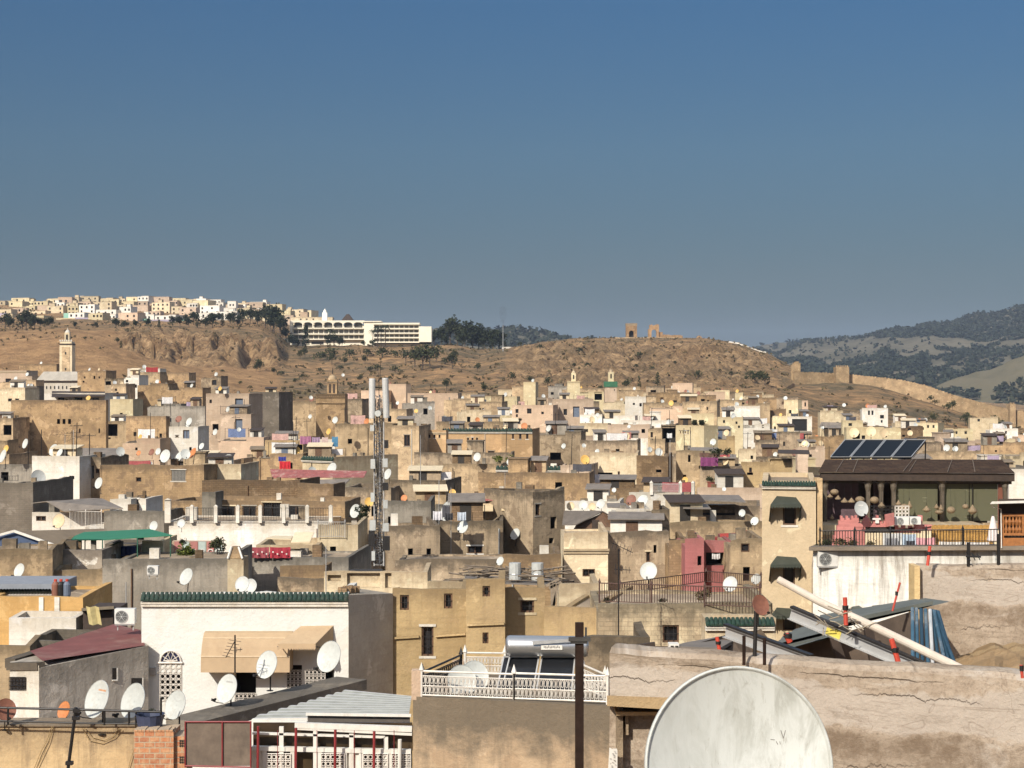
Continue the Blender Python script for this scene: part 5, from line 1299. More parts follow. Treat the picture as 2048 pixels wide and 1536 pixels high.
b.grid([[(xa, D - y, z) for y, z in prof], [(xb, D - y, z) for y, z in prof]]); b.face([(xa, D - y, z) for y, z in prof] + [(xa, D, prof[-1][1])]); b.face([(xb, D - y, z) for y, z in prof][::-1] + [(xb, D, prof[-1][1])][:1]); b.face([(xa, D - .9, prof[-1][1]), (xa, D, prof[-1][1]), (xb, D, prof[-1][1]), (xb, D - .9, prof[-1][1])])
b.build('canvas', M_tan, aw)
b = MB()
for i in (2, 4): b.bar((xa, D - prof[i][0] - .01, prof[i][1]), (xb, D - prof[i][0] - .01, prof[i][1]), .018, 5)
b.build('seam', plain('pale_seam', (.6, .48, .32), .8), aw)
aw = thing('awning', 'tan fabric awning with a scalloped edge over the grilled window', 'awning', at(620, 1285, D), 0); b = MB()
P = [at(602, 1252, D), at(667, 1251, D), at(640, 1279, D) + Vector((0, -1.3, .06)), at(566, 1279, D) + Vector((0, -1.3, .06))]
b.face(P); b.face([P[1], P[2], P[2] - Vector((0, 0, .2)), P[1] - Vector((0, 0, .5))]); b.face([P[3] , P[0], P[0] - Vector((0, 0, .5)), P[3] - Vector((0, 0, .2))]); n = 14
for i in range(n):
    a0, a1 = P[3].lerp(P[2], i / n), P[3].lerp(P[2], (i + 1) / n); b.face([a0, a1, a1 - Vector((0, 0, .16)), (a0 + a1) / 2 - Vector((0, 0, .24)), a0 - Vector((0, 0, .16))])
b.build('canvas', M_tan, aw); b = MB(); b.bar(P[3] - Vector((0, 0, .1)), at(576, 1300, D), .02); b.bar(P[2] - Vector((0, 0, .1)), at(667, 1300, D), .02); b.build('arm', M_black, aw)
# grey gable wall
r = thing('house', 'tall plain grey wall house adjoining the white green-tiled house', 'house', at(697, 1400, D), 0, 'houses of the old town')
b = MB(); A1 = at(697.5, 1190, D - .3); B1 = at(786, 1187, 60.1); zg_ = 2
poly_prism(b, [(A1.x, A1.y), (B1.x, B1.y), (B1.x - 2.2, B1.y + .8), (A1.x, A1.y + 3.5)], zg_, [A1.z, B1.z, B1.z, A1.z - .2]); b.build('wall', stucco('plaster_grey_gable', (.46, .405, .33), (.16, .14, .11), .45, .5, .15, (.36, .31, .25), .5), r, uvtop=16)
b = MB(); rg = random.Random(9)
for i in range(14):
    q = A1.lerp(B1, rg.random() * .35) + Vector((-.3, .5, .1)); b.cbox(q, (rg.uniform(.12, .35), rg.uniform(.1, .3), rg.uniform(.12, .35)), 0, Matrix.Rotation(rg.uniform(0, 3), 3, 'Z'))
b.build('rubble_heap', wallmat('sb'), r, uvtop=16)

# house with the red flat roof
M_redroof = plain('red_roof_paint', (.16, .05, .042), .8, 0, .2, 1.2, (.30, .22, .17), .5)
r = thing('house', 'low house with a red flat roof and a long grey side wall', 'house', at(80, 1430, 54), 0, 'houses of the old town')
a = at(79, 1336, 54); c = at(297, 1291, 57.5); e = at(20, 1330, 55.2); d2 = Vector((c.x - 2.6, c.y + 2.4, 0)); z = a.z
b = MB(); pts = [(a.x, a.y), (c.x, c.y), (c.x + (e.x - a.x), c.y + (e.y - a.y) + 2.0), (e.x, e.y)]
poly_prism(b, pts, 3, [z, c.z, c.z, z]); b.build('wall', stucco('plaster_grey_side', (.52, .475, .41), (.2, .175, .14), .7, .5, .2, (.38, .34, .28), .5), r, uvtop=z)
b = MB(); q = [at(85, 1332, 54.2), at(290, 1287, 57.4), at(281, 1270, 61), at(228, 1267, 62.5), at(60, 1322, 56.2)]
zt2 = max(z, c.z) + .02; b.face([Vector((p.x, p.y, zt2)) for p in q]); b.build('roof', M_redroof, r)
b = MB(); b.beam(at(20, 1327, 55.4), at(235, 1262, 62), .4, .32); b.beam(at(20, 1332, 55.3), at(82, 1332, 54.1), .3, .25); b.build('parapet', stucco('plaster_parapet', (.24, .2, .15), (.09, .075, .06), .8, .8, .3, (.4, .33, .25), .6), r, uvtop=z)
b = MB(); fa, fb = at(20.5, 1336, 55.18), at(78.5, 1336, 54.0)
n_ = Vector((fa.y - fb.y, fb.x - fa.x, 0)).normalized() * -1
if n_.y > 0: n_ = -n_
def onw(t, py):
    p = fa.lerp(fb, t); return Vector((p.x, p.y, Z(py, p.y))) + n_ * .012
b.face([onw(.0, 1440), onw(1, 1440), onw(1, 1331), onw(0, 1331)]); b.build('white_end_wall', wallmat('wh'), r, uvtop=z)
b = MB(); b.face([onw(t, y) + n_ * .02 for t, y in ((.02, 1379), (.58, 1379), (.58, 1354), (.02, 1354))]); o = b.build('window', M_glass, r)
b = MB()
for i in range(6): b.bar(onw(.02 + .112 * i, 1379) + n_ * .05, onw(.02 + .112 * i, 1354) + n_ * .05, .012, 4)
for y in (1354, 1362, 1371, 1379): b.bar(onw(.02, y) + n_ * .05, onw(.58, y) + n_ * .05, .012, 4)
b.build('grille', M_black, o)
sd = (c - a); sn = Vector((sd.y, -sd.x, 0)).normalized()
for x0, x1, yt, yb in ((224, 234, 1336, 1361), (262, 285, 1356, 1385)):
    u2 = Vector((sd.x, sd.y, 0)).normalized(); t0, y0 = ray_wall(x0, a, u2); t1, y1 = ray_wall(x1, a, u2)
    f = lambda t, py, yy: Vector((a.x, a.y, 0)) + u2 * t + Vector((0, 0, Z(py, yy))) + sn * .015
    b = MB(); b.face([f(t0, yb, y0), f(t1, yb, y1), f(t1, yt, y1), f(t0, yt, y0)]); b.build('window', M_glass, r)
    b = MB(); b.bar(f(t1, yb, y1), f(t1, yt, y1), .03, 4); b.bar(f(t0, yb, y0), f(t1, yb, y1), .03, 4); b.build('window_frame', M_whitep, r)
# clutter by the red roof
def acunit(label, x0, x1, yt, yb, D, dark=False, legs=True):
    r = root_px('air_conditioner', label, 'air conditioner', (x0 + x1) / 2, yb, D, 'air conditioner units'); p, q = at(x0, yb, D), at(x1, yt, D); w, h = q.x - p.x, q.z - p.z
    b = MB(); b.box((p.x, D, p.z), (q.x, D + .32, q.z)); b.build('casing', plain('ac_white', (.58, .57, .53), .5, 0, .06, 4, (.35, .3, .22), .3), r)
    cc = Vector((p.x + w * .36, D - .012, p.z + h * .5)); rr = h * .40
    b = MB(); b.disc(cc, rr, None, 20); o = b.build('fan', plain('fan_dark', (.05, .048, .045), .6), r)
    b = MB()
    for k in (.35, .6, .82, 1.0): b.tube([cc + Vector((rr * k * math.cos(t), -.02, rr * k * math.sin(t))) for t in [2 * math.pi * i / 18 for i in range(19)]], .006 + .004 * (k == 1), 4)
    for k in range(6):
        t = k * math.pi / 3; b.bar(cc + Vector((0, -.02, 0)), cc + Vector((rr * math.cos(t), -.02, rr * math.sin(t))), .006, 4)
    b.disc(cc + Vector((0, -.03, 0)), rr * .16, None, 10); b.build('fan_guard', M_dishg, o)
    if legs:
        b = MB(); b.beam((p.x + .08, D + .16, p.z - .02), (p.x + .08, D + .16, p.z - .25), .04, .04, 0, (0, 1, 0)); b.beam((q.x - .08, D + .16, p.z - .02), (q.x - .08, D + .16, p.z - .25), .04, .04, 0, (0, 1, 0)); b.beam((p.x, D + .05, p.z - .03), (q.x, D + .05, p.z - .03), .05, .04); b.build('bracket', M_steel, r)
    return r
acunit('white air conditioner unit on the roof left of the white tiled house', 229, 269, 1218, 1248, 59.5)
acunit('small air conditioner on the grey cement wall', 294, 316, 1132, 1149, 82)
acunit('white air conditioner at the left end of the white terrace wall', 1636, 1676, 1103, 1133, 62.6)
acunit('white air conditioner at the right end of the white terrace wall', 1986, 2029, 1104, 1132, 60.4)
acunit('small air conditioner on the pink terrace parapet', 1790, 1818, 1034, 1050, 67.5, legs=False)
acunit('second small air conditioner right of the first on the pink parapet', 1820, 1842, 1034, 1049, 67.5, legs=False)

# gutter hut: dark slab block + laundry between
r = thing('cloth', 'yellowish cloth hanging over a dark cage left of the air conditioner', 'cloth', at(190, 1240, 62), 0, 'hung laundry'); b = MB()
b.grid([[at(172 + i * 9 + j * 1.5, 1212 + j * 9 + (i % 2) * 2, 62) + Vector((0, -.1 * (i % 2), 0)) for i in range(4)] for j in range(5)]); b.build('fabric', plain('yellow_cloth', (.38, .32, .15), .9, 0, .3, 4), r)
r = thing('shed', 'dark lean-to of cloth and bars between the orange house and the air conditioner', 'shed', at(200, 1290, 66), 0); b = MB(); pbox(b, 166, 226, 1222, 1330, 66, 2.5); b.build('wall', M_dwood, r)
b = MB(); b.hexa([at(163, 1222, 65.5), at(228, 1218, 65.5), at(228, 1218, 68), at(163, 1222, 68), at(163, 1216, 65.5), at(228, 1212, 65.5), at(228, 1212, 68), at(163, 1216, 68)]); b.build('cover', plain('drab_cover', (.16, .13, .09), .9, 0, .3, 2), r)
# stripes of the orange house
for x0, x1 in ((78, 87), (109, 119)):
    pass

# near ochre wall, bottom left, with its dishes, pipe rail, bricks
D = 39
M_ochw = stucco('plaster_near_ochre', (.50, .365, .205), (.17, .125, .08), 1.0, .6, .12, (.42, .3, .165), .5)
r = thing('house', 'sunlit ochre house wall in the bottom left corner', 'house', at(0, 1536, D), 0, 'houses of the old town'); b = MB(); pbox(b, -160, 272, 1452, 1900, D, .7); b.build('wall', M_ochw, r, uvtop=Z(1452, D))
b = MB(); pbox(b, -160, 271, 1448, 1452, D, .8, 0, -.06); b.build('coping', stucco('plaster_coping', (.33, .26, .18), (.1, .08, .06), .4, .5, .3), r, uvtop=Z(1448, D))
b = MB()
for pts in (((105,1452),(95,1480),(82,1505),(68,1540)), ((108,1452),(99,1485),(86,1512),(73,1540)), ((165,1455),(180,1480),(205,1486),(230,1475),(245,1458)), ((170,1455),(186,1474),(210,1480),(228,1470),(240,1455)), ((268,1500),(262,1520),(255,1545))):
    b.tube([at(x, y, D) + Vector((0, -.05, 0)) for x, y in pts], .009, 5)
b.build('cable', plain('cable_tan', (.26, .18, .08), .6), r)
r = root_px('pipe_railing', 'black pipe railing along the ochre wall', 'railing', 130, 1450, D - .4); b = MB(); Dr = D - .4
b.tube([at(-60, 1414, Dr), at(150, 1419, Dr), at(322, 1424, Dr)], .028, 8); b.build('upper_pipe', M_black, r)
b = MB(); b.tube([at(-60, 1440, Dr), at(150, 1446, Dr), at(280, 1448, Dr)], .022, 8); b.build('lower_pipe', M_black, r)
for px, y0 in ((16, 1414), (258, 1422), (272, 1423), (209, 1421), (322, 1395)):
    b = MB(); b.bar(at(px, y0, Dr), at(px, 1450, Dr), .026, 8); b.build('post', M_black, r)
r = root_px('iron_post', 'leaning black iron post with clamps in front of the ochre wall', 'post', 135, 1536, 34); b = MB(); b.tube([at(128, 1600, 34), at(152, 1415, 34)], .035, 8); b.build('pole', M_black, r)
b = MB()
for x, y, w in ((153, 1421, 8), (152, 1436, 9), (139, 1526, 9)): b.cbox(at(x, y, 34), (sz(w * 1.6, 34), .1, sz(7, 34)))
b.build('clamp', M_black, r)
# brick pier
def brick_mat():
    m, nt, bs = nmat('red_brick'); uv = nt.nodes.new('ShaderNodeTexCoord').outputs['UV']; v = nt.nodes.new('ShaderNodeTexCoord').outputs['Object']
    bt = nt.nodes.new('ShaderNodeTexBrick'); nt.links.new(uv, bt.inputs['Vector']); bt.inputs['Scale'].default_value = 1; bt.inputs['Brick Width'].default_value = .24; bt.inputs['Row Height'].default_value = .125; bt.inputs['Mortar Size'].default_value = .014
    bt.inputs['Color1'].default_value = (.42, .17, .075, 1); bt.inputs['Color2'].default_value = (.30, .095, .045, 1); bt.inputs['Mortar'].default_value = (.34, .26, .18, 1); bt.inputs['Bias'].default_value = -.1
    n = noise_(nt, v, 7, 5); c = mixc(nt, maprange(nt, n, .42, .7, 0, .7), bt.outputs['Color'], (.50, .35, .2)); nt.links.new(c, bs.inputs['Base Color']); bs.inputs['Roughness'].default_value = .9
    bump(nt, bs, math_(nt, 'SUBTRACT', n, math_(nt, 'MULTIPLY', bt.outputs['Fac'], 1.0)), .7, .03); return m
M_brick = brick_mat()
r = root_px('brick_pier', 'rough red brick pier between the ochre wall and the grey boards', 'brick wall', 320, 1536, 38); b = MB(); pbox(b, 268, 347, 1463, 1900, 38, .8); pbox(b, 347, 371, 1475, 1900, 38, .7, 0, .12); b.build('brickwork', M_brick, r, uvtop=Z(1463, 38))
b = MB()
for i in range(10):
    x = 268 + i * 7.8; pbox(b, x + .3, x + 7.4, 1459.5 - (i % 3) * .8, 1463, 38, .35, 0, -.02)
b.build('brick_course', M_brick, r, uvtop=Z(1459, 38))
b = MB()
for y in (1482, 1515):
    for k in range(3):
        for j in range(3): pbox(b, 357 + k * 4, 359.5 + k * 4, y + j * 5, y + j * 5 + 3.4, 38, .03, 0, .1)
b.build('hollow_brick_cell', M_hole, r)
r = root_px('water_can', 'dark blue plastic tub on the brick pier', 'tub', 300, 1460, 38.5); b = MB(); p = at(300, 1460, 38.6); b.lathe([(.0, 0), (.27, 0), (.33, .38), (.35, .38), (.31, .36), (.25, .02)], p, 14); b.build('body', plain('tub_blue', (.035, .045, .085), .5), r)
# grey boards with red frame
r = root_px('board_screen', 'weathered grey-brown metal screen in a thin red frame', 'screen', 435, 1530, 37.5); D = 37.5; b = MB(); pbox(b, 371, 502, 1444, 1532, D, .04); b.build('sheet', plain('weathered_sheet', (.125, .095, .07), .8, 0, .3, 2.5, (.06, .045, .035), .7), r)
b = MB()
for px in (371, 445, 502): b.bar(at(px, 1442, D) + Vector((0, -.03, 0)), at(px, 1534, D) + Vector((0, -.03, 0)), .018, 6)
b.bar(at(370, 1443, D) + Vector((0, -.03, 0)), at(503, 1443, D) + Vector((0, -.03, 0)), .018, 6); b.bar(at(370, 1531, D) + Vector((0, -.03, 0)), at(503, 1534, D) + Vector((0, -.03, 0)), .02, 6); b.build('frame', plain('red_paint', (.19, .02, .022), .5, 0, .2), r)
# dark sloping ledge (roof edge) above it
r = root_px('roof_ledge', 'long dark weathered roof ledge rising to the grey gable wall', 'roof', 530, 1420, 44)
b = MB(); b.beam(at(365, 1452, 43), at(703, 1366, 50), 1.1, .3); b.build('slab', stucco('plaster_ledge', (.20, .175, .14), (.07, .06, .05), .6, .5, .3, (.32, .27, .2), .5), r, uvtop=20)
# corrugated white roof
def corrug(b, P, n, amp, up=Vector((0, 0, 1)), mat=0):
    """Corrugated sheet on quad P[0..3]; ribs run from edge 0-1 to edge 3-2."""
    rows = [[], []]
    for i in range(n * 4 + 1):
        t = i / (n * 4); h = amp * (0, 0, 1, 1)[i % 4]
        rows[0].append(P[0].lerp(P[1], t) + up * h); rows[1].append(P[3].lerp(P[2], t) + up * h)
    b.grid(rows, mat)
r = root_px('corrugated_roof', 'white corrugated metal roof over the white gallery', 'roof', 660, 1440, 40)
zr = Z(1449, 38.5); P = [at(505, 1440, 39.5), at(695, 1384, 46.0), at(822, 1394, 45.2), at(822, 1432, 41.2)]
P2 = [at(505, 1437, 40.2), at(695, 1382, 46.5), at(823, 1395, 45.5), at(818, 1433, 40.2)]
b = MB(); corrug(b, [P2[0], P2[1], P2[2], P2[3]], 10, .055); b.m = [1 if i % 4 == 1 else 0 for i in range(len(b.f))]; b.build('sheet', [plain('white_sheet', (.55, .545, .515), .5, 0, .06, 2, (.42, .38, .3), .5), plain('sheet_rib_shade', (.27, .275, .245), .7, 0, .2, 3)], r)  # rib sides painted darker, shading put into the sheet's colour
b = MB(); b.face([at(615, 1430, 39.8), at(820, 1432, 39.8), at(820, 1452, 39.7), at(615, 1447, 39.7)]); b.build('dark_fascia', plain('fascia_dark', (.06, .05, .04), .8, 0, .2), r)
b = MB(); b.beam(at(505, 1444, 39.9), at(615, 1449, 39.6), .1, .16); b.beam(at(612, 1428, 39.7), at(822, 1431, 39.7), .08, .06); b.build('white_trim', M_whitep, r)
# white gallery under it
D = 38; r = root_px('gallery', 'white framed glazed gallery with iron grilles and dark red poles', 'gallery', 660, 1536, D)
b = MB(); b.beam(at(590, 1450, D), at(824, 1458, D), .12, .12); b.beam(at(590, 1456, D), at(824, 1468, D), .1, .06); b.beam(at(505, 1466, D), at(770, 1474, D), .08, .05); b.beam(at(505, 1496, D), at(822, 1503, D), .12, .10); b.beam(at(505, 1600, D), at(822, 1600, D), .1, .1)
for px, yt in ((563, 1453), (631, 1460), (703, 1467), (772, 1474)): b.beam(at(px, yt, D), at(px, 1600, D), .1, .08, 0, (0, 1, 0))
for px in (530, 585, 640, 690, 722, 780, 815): b.beam(at(px, 1500, D), at(px, 1600, D), .09, .09, 0, (0, 1, 0))
pbox(b, 500, 532, 1495, 1600, D, .1, 0, .02); pbox(b, 690, 724, 1500, 1600, D, .1, 0, .03); b.build('frame', M_whitep, r)
b = MB(); pbox(b, 503, 823, 1450, 1600, D, .05, 0, .25); b.build('glazing', plain('brown_glass', (.045, .03, .016), .3, 0, .5, 1.2), r)
for x0, x1 in ((535, 582), (643, 690), (727, 776), (784, 822)):
    b = MB(); lattice(b, x0, x1, 1506, 1560, D, -.08, 5, 4); b.build('grille', M_grille, r)
b = MB()
for px in (521, 596, 674, 751): b.bar(at(px, 1446 + (px - 521) * .045, D) + Vector((0, -.35, 0)), at(px - 2, 1640, D) + Vector((0, -.35, 0)), .032, 8)
b.build('red_pole', plain('red_paint', (.19, .02, .022)), r)
b = MB(); b.bar(at(801, 1475, D) + Vector((0, -.2, 0)), at(799, 1640, D) + Vector((0, -.2, 0)), .045, 8); b.build('drain_pipe', M_whitep, r)
b = MB()
for px in (559, 637, 711, 790): b.bar(at(px, 1455, D) + Vector((0, -.3, 0)), at(px, 1640, D) + Vector((0, -.3, 0)), .008, 4)
b.build('thin_rod', plain('red_paint', (.19, .02, .022)), r)

# plastered house with the white railing terrace and solar heater
D = 33
M_nearbr = stucco('plaster_near_brown', (.40, .295, .19), (.115, .095, .07), .7, .9, .2, (.31, .22, .14), .6, tdepth=1.0)
r = root_px('house', 'brown plastered house with a dark stained top under the white railing', 'house', 1030, 1536, D, 'houses of the old town')
b = MB(); zt = Z(1395, D); x0, x1 = X(826, D), X(1236, D - .6)
poly_prism(b, [(x0, D), (x1, D - 1.2), (x1 + .3, D + 2.4), (x0, D + 2.7)], 6, [Z(1393, D), Z(1414, D - 1.2), Z(1414, D - 1.2), Z(1393, D)]); b.build('wall', M_nearbr, r, uvtop=zt - .15)
b = MB(); b.beam(at(1235, 1420, D - 1.4), at(1235, 1640, D - 1.4), .28, .28, 0, (0, 1, 0)); b.build('corner_pier', wallmat('gb'), r, uvtop=zt)
for x0_, x1_, yt, yb in ((823, 843, 1341, 1400),):
    b = MB(); pbox(b, x0_, x1_, yt, yb, D, .25, 0, -.02); b.build('corner_post', wallmat('sal'), r, uvtop=zt)
b = MB(); c = at(955, 1445, D); b.disc(c + Vector((.0, -.02, 0)), .14, None, 18); b.build('round_patch', stucco('plaster_patch', (.33, .27, .2), (.1, .08, .06), .3, 0, .2), r, uvtop=zt)
def railing(label, p0, p1, h, n, mat, name='railing', posts=2, loops=True, post_r=.03):
    r = thing(name, label, 'railing', p0, 0, 'rooftop railings'); up = Vector((0, 0, h)); d = (p1 - p0)
    b = MB(); b.bar(p0 + up, p1 + up, .022, 6); b.bar(p0 + up * .1, p1 + up * .1, .018, 6)
    if loops: b.bar(p0 + up * .82, p1 + up * .82, .012, 5); b.bar(p0 + up * .45, p1 + up * .45, .012, 5)
    b.build('rail', mat, r); b = MB()
    for i in range(n + 1):
        q = p0 + d * (i / n); b.bar(q + up * .1, q + up * (.82 if loops else 1), .009 if loops else .014, 4)
    if loops:
        dn = d.normalized(); rr = d.length / n * .30
        for i in range(n):
            q = p0 + d * ((i + .5) / n)
            for zc in (.66, .30):
                b.tube([q + up * zc + dn * rr * math.cos(t) + Vector((0, 0, h * .13)) * math.sin(t) for t in [2 * math.pi * k / 8 for k in range(9)]], .008, 4)
    b.build('balusters', mat, r)
    for i in range(posts):
        q = p0 + d * (i / max(1, posts - 1)); b = MB(); b.bar(q, q + up * 1.06, post_r, 6); b.lathe([(post_r * 1.8, 0), (0, .16)], q + up * 1.04, 6); b.build('post', mat, r)
    return r
M_rail = plain('rail_white', (.60, .565, .50), .5, 0, .12, 5, (.3, .2, .13), .5)
railing('ornate white railing along the front of the solar heater terrace', at(843, 1395, D), at(1028, 1402, D - .4), sz(53, D), 22, M_rail)
railing('ornate white railing right of the pointed post, before the dark panels', at(1028, 1402, D - .4), at(1215, 1409, D - 1.0), sz(55, D), 22, M_rail)
railing('dark receding railing at the left of the heater terrace', at(845, 1390, D + .1), at(922, 1353, D + 2.4), sz(46, D), 18, M_black)
railing('pale rear railing behind the two white dishes', at(930, 1352, D + 2.4), at(1010, 1353, D + 2.4), sz(50, D), 12, M_rail)
railing('short white railing at the right end of the heater terrace', at(1165, 1378, D + 1), at(1210, 1400, D - .6), sz(50, D), 7, M_rail)
hs(905, 945, 1322, 36.5, 'sal', [], dep=.4, label='low pinkish terrace pier left of the rear railing', cat='pier')
# solar heater
r = root_px('solar_heater', 'silver solar water heater tank above two black panels', 'solar heater', 1080, 1390, D + 1.2); Dh = D + 1.2
M_tank = plain('tank_steel', (.55, .55, .54), .32, .85, .05, 2); c0, c1 = at(1012, 1291, Dh), at(1178, 1293, Dh); L = c1 - c0; rad = sz(20.5, Dh)
b = MB(); MM = Vector((0, 0, 1)).rotation_difference(L.normalized()).to_matrix(); b.lathe([(0, -.02), (rad * .6, -.01), (rad * .95, .03), (rad, .08), (rad, L.length - .08), (rad * .95, L.length - .03), (0, L.length)], c0, 28, 0, MM); b.build('tank', M_tank, r, smooth=True)
b = MB(); b.beam(at(1065, 1282, Dh) + Vector((0, -rad - .04, 0)), at(1165, 1275, Dh) + Vector((0, -rad - .04, 0)), .03, .07); b.build('bracket_bar', M_steel, r)
b = MB(); p = at(1082, 1296, Dh); b.box((p.x, p.y - rad - .012, p.z), (p.x + sz(42, Dh), p.y - rad + .02, p.z + sz(9, Dh))); o = b.build('name_plate', M_whitep, r)
b = MB()
for i in range(11):
    q = p + Vector((sz(5 + i * 3, Dh), -rad - .016, sz(3 + (i % 3 == 0), Dh))); b.box((q.x, q.y, q.z), (q.x + sz(1.8, Dh), q.y + .004, q.z + sz(3.5 + (i % 2), Dh)))
b.build('plate_lettering', plain('letter_grey', (.16, .15, .14)), o)
for xa, xb, xc, xd in ((1008, 1078, 1065, 992), (1084, 1150, 1142, 1072)):
    b = MB(); P = [at(xa, 1317, Dh + .1), at(xb, 1317, Dh + .1), at(xc, 1392, Dh - .6), at(xd, 1392, Dh - .6)]; nn = Vector((0, -.6, .8)) * .05
    b.hexa([P[3], P[2], P[1], P[0], P[3] + nn, P[2] + nn, P[1] + nn, P[0] + nn]); o = b.build('panel', plain('panel_black', (.012, .013, .015), .2, 0, .2), r)
    b = MB(); q = [p_ + nn * 1.1 for p_ in P]
    for i in range(4): b.beam(q[i], q[(i + 1) % 4], .03, .03)
    b.build('panel_frame', M_steel, o)
b = MB()
for px in (1020, 1165): b.bar(at(px, 1300, Dh) + Vector((0, .3, 0)), at(px, 1400, Dh) + Vector((0, .5, 0)), .025); b.bar(at(px, 1312, Dh), at(px + (-20), 1395, Dh - .6), .02)
b.build('stand', M_steel, r)
b = MB(); pbox(b, 825, 1215, 1396, 1400, D, 5.5, 0, .1)
# terrace rooms right of heater: stained low wall behind
hs(1168, 1300, 1275, 44, 'gb', [], dep=3, label='dark crumbling roof wall behind the rusty mast', jitter=.12)
hs(1330, 1560, 1296, 40, 'sb', [], dep=3, label='low rubble roof behind the right foreground wall', jitter=.1)

# foreground wall on the right
M_fore = None
def fore_mat():
    m, nt, b = nmat('rough_render'); tc = nt.nodes.new('ShaderNodeTexCoord'); v = tc.outputs['Object']; uv = tc.outputs['UV']
    n1 = noise_(nt, v, .9, 8, .68, .4); n2 = noise_(nt, v, 4.2, 9, .75); n3 = noise_(nt, v, 26, 6, .7); n5 = noise_(nt, mapping(nt, v, (1, 1, 2.4)), 1.4, 8, .7, .8)
    c = mixc(nt, maprange(nt, n1, .36, .64), (.285, .228, .17), (.425, .352, .272))
    c = mixc(nt, maprange(nt, n5, .56, .66, 0, .75), c, (.42, .37, .31))
    c = mixc(nt, maprange(nt, n2, .5, .66, 0, .7), c, (.18, .13, .088))
    c = mixc(nt, maprange(nt, n3, .5, .7, 0, .55), c, (.12, .085, .06))
    n6 = noise_(nt, v, 3.3, 6, .7); c = mixc(nt, maprange(nt, n6, .72, .735, 0, .85), c, (.035, .025, .018))
    su = nt.nodes.new('ShaderNodeSeparateXYZ'); nt.links.new(uv, su.inputs[0])
    def crack(z0, amp, freq, w):        # a wandering crack line
        nn = noise_(nt, mapping(nt, uv, (freq, .01, 1), (z0 * 7, 0, 0)), 1.0, 8, .75)
        dd = math_(nt, 'ABSOLUTE', math_(nt, 'SUBTRACT', math_(nt, 'SUBTRACT', su.outputs[1], z0), math_(nt, 'MULTIPLY', math_(nt, 'SUBTRACT', nn, .5), amp)))
        gate = maprange(nt, noise_(nt, mapping(nt, uv, (.9, .2, 1), (z0 * 13, 3, 0)), 1.0, 3), .5, .6)
        return math_(nt, 'MULTIPLY', maprange(nt, dd, w, w * .3), gate)
    ck = math_(nt, 'MAXIMUM', crack(.10, .14, 1.3, .007), crack(.24, .3, 1.9, .006)); ck = math_(nt, 'MAXIMUM', ck, crack(.82, .5, 1.4, .006))
    vb = math_(nt, 'ADD', su.outputs[1], math_(nt, 'MULTIPLY', math_(nt, 'SUBTRACT', noise_(nt, mapping(nt, uv, (1.3, 1.3, 1)), 1.0, 9, .66, .5), .5), .55))
    def band(a, b_, s): return math_(nt, 'MULTIPLY', maprange(nt, vb, a, a + s), maprange(nt, vb, b_, b_ + s, 1, 0))
    c = mixc(nt, math_(nt, 'MULTIPLY', band(.16, .50, .03), .7), c, (.415, .365, .31))      # greyer second coat
    c = mixc(nt, math_(nt, 'MULTIPLY', band(.53, .74, .05), maprange(nt, n2, .36, .6, .15, .85)), c, (.165, .122, .085))   # damp rough band
    n4 = noise_(nt, mapping(nt, uv, (.45, 3.2, 1)), 1.0, 7, .75, .6)
    c = mixc(nt, maprange(nt, n4, .53, .63, 0, .8), c, (.15, .115, .08))
    n7 = noise_(nt, uv, 1.1, 4, .6, .5); rd = math_(nt, 'ABSOLUTE', math_(nt, 'SUBTRACT', n7, .5)); c = mixc(nt, maprange(nt, rd, .004, .0, 0, .35), c, (.14, .10, .07))
    c = mixc(nt, math_(nt, 'MULTIPLY', ck, .8), c, (.11, .082, .06))
    nt.links.new(c, b.inputs['Base Color']); b.inputs['Roughness'].default_value = .95; b.inputs['Specular IOR Level'].default_value = .1
    h = math_(nt, 'SUBTRACT', math_(nt, 'ADD', math_(nt, 'MULTIPLY', n2, .8), math_(nt, 'MULTIPLY', n3, .35)), math_(nt, 'MULTIPLY', ck, 1.2)); bump(nt, b, math_(nt, 'ADD', h, n1), .7, .04)
    return m
M_fore = fore_mat()
def rough_wall(r, name, p0, p1, ztop0, ztop1, zbot, th, mat, seed, nx=60, nz=26, amp=.02, topamp=.03):
    """Thick hand-rendered wall: displaced face, rounded uneven top."""
    b = MB(); d = Vector((p1[0] - p0[0], p1[1] - p0[1], 0)); L = d.length; u = d.normalized(); inn = Vector((-u.y, u.x, 0)); rows = []
    def pt(i, s):     # s: 0..nz up the face, then over the top, then down the back
        t = i / nx; zt = lerp(ztop0, ztop1, t) + topamp * noise.fractal(Vector((t * L * 1.3 + seed, seed, 0)), 1, 2, 4)
        base = Vector((p0[0], p0[1], 0)) + u * (t * L)
        if s <= nz: z = lerp(zbot, zt - .04, s / nz); off = 0
        elif s == nz + 1: z = zt; off = .05
        elif s == nz + 2: z = zt + .012; off = th * .5
        elif s == nz + 3: z = zt; off = th - .05
        elif s == nz + 4: z = zt - .05; off = th
        else: z = zbot; off = th
        k = amp * noise.fractal(Vector((t * L * 1.1 + seed, z * 1.6, seed)), .9, 2, 4)
        return base + inn * (off + (k if s <= nz + 1 else 0)) + Vector((0, 0, z))
    S = nz + 6
    for s in range(S): rows.append([pt(i, s) for i in range(nx + 1)])
    b.grid(rows); b.face([rows[s][0] for s in range(S)][::-1]); b.face([rows[s][nx] for s in range(S)])
    o = b.build(name, mat, r, uvtop=max(ztop0, ztop1)); return o
r = root_px('parapet_wall', 'rough brown rendered wall with cracks filling the lower right corner', 'wall', 1700, 1536, 13)
rough_wall(r, 'render', (X(1219, 14), 14), (X(2240, 12.55), 12.55), Z(1299, 14), Z(1348, 12.9), 16.5, .34, M_fore, 3.3, 120, 40)
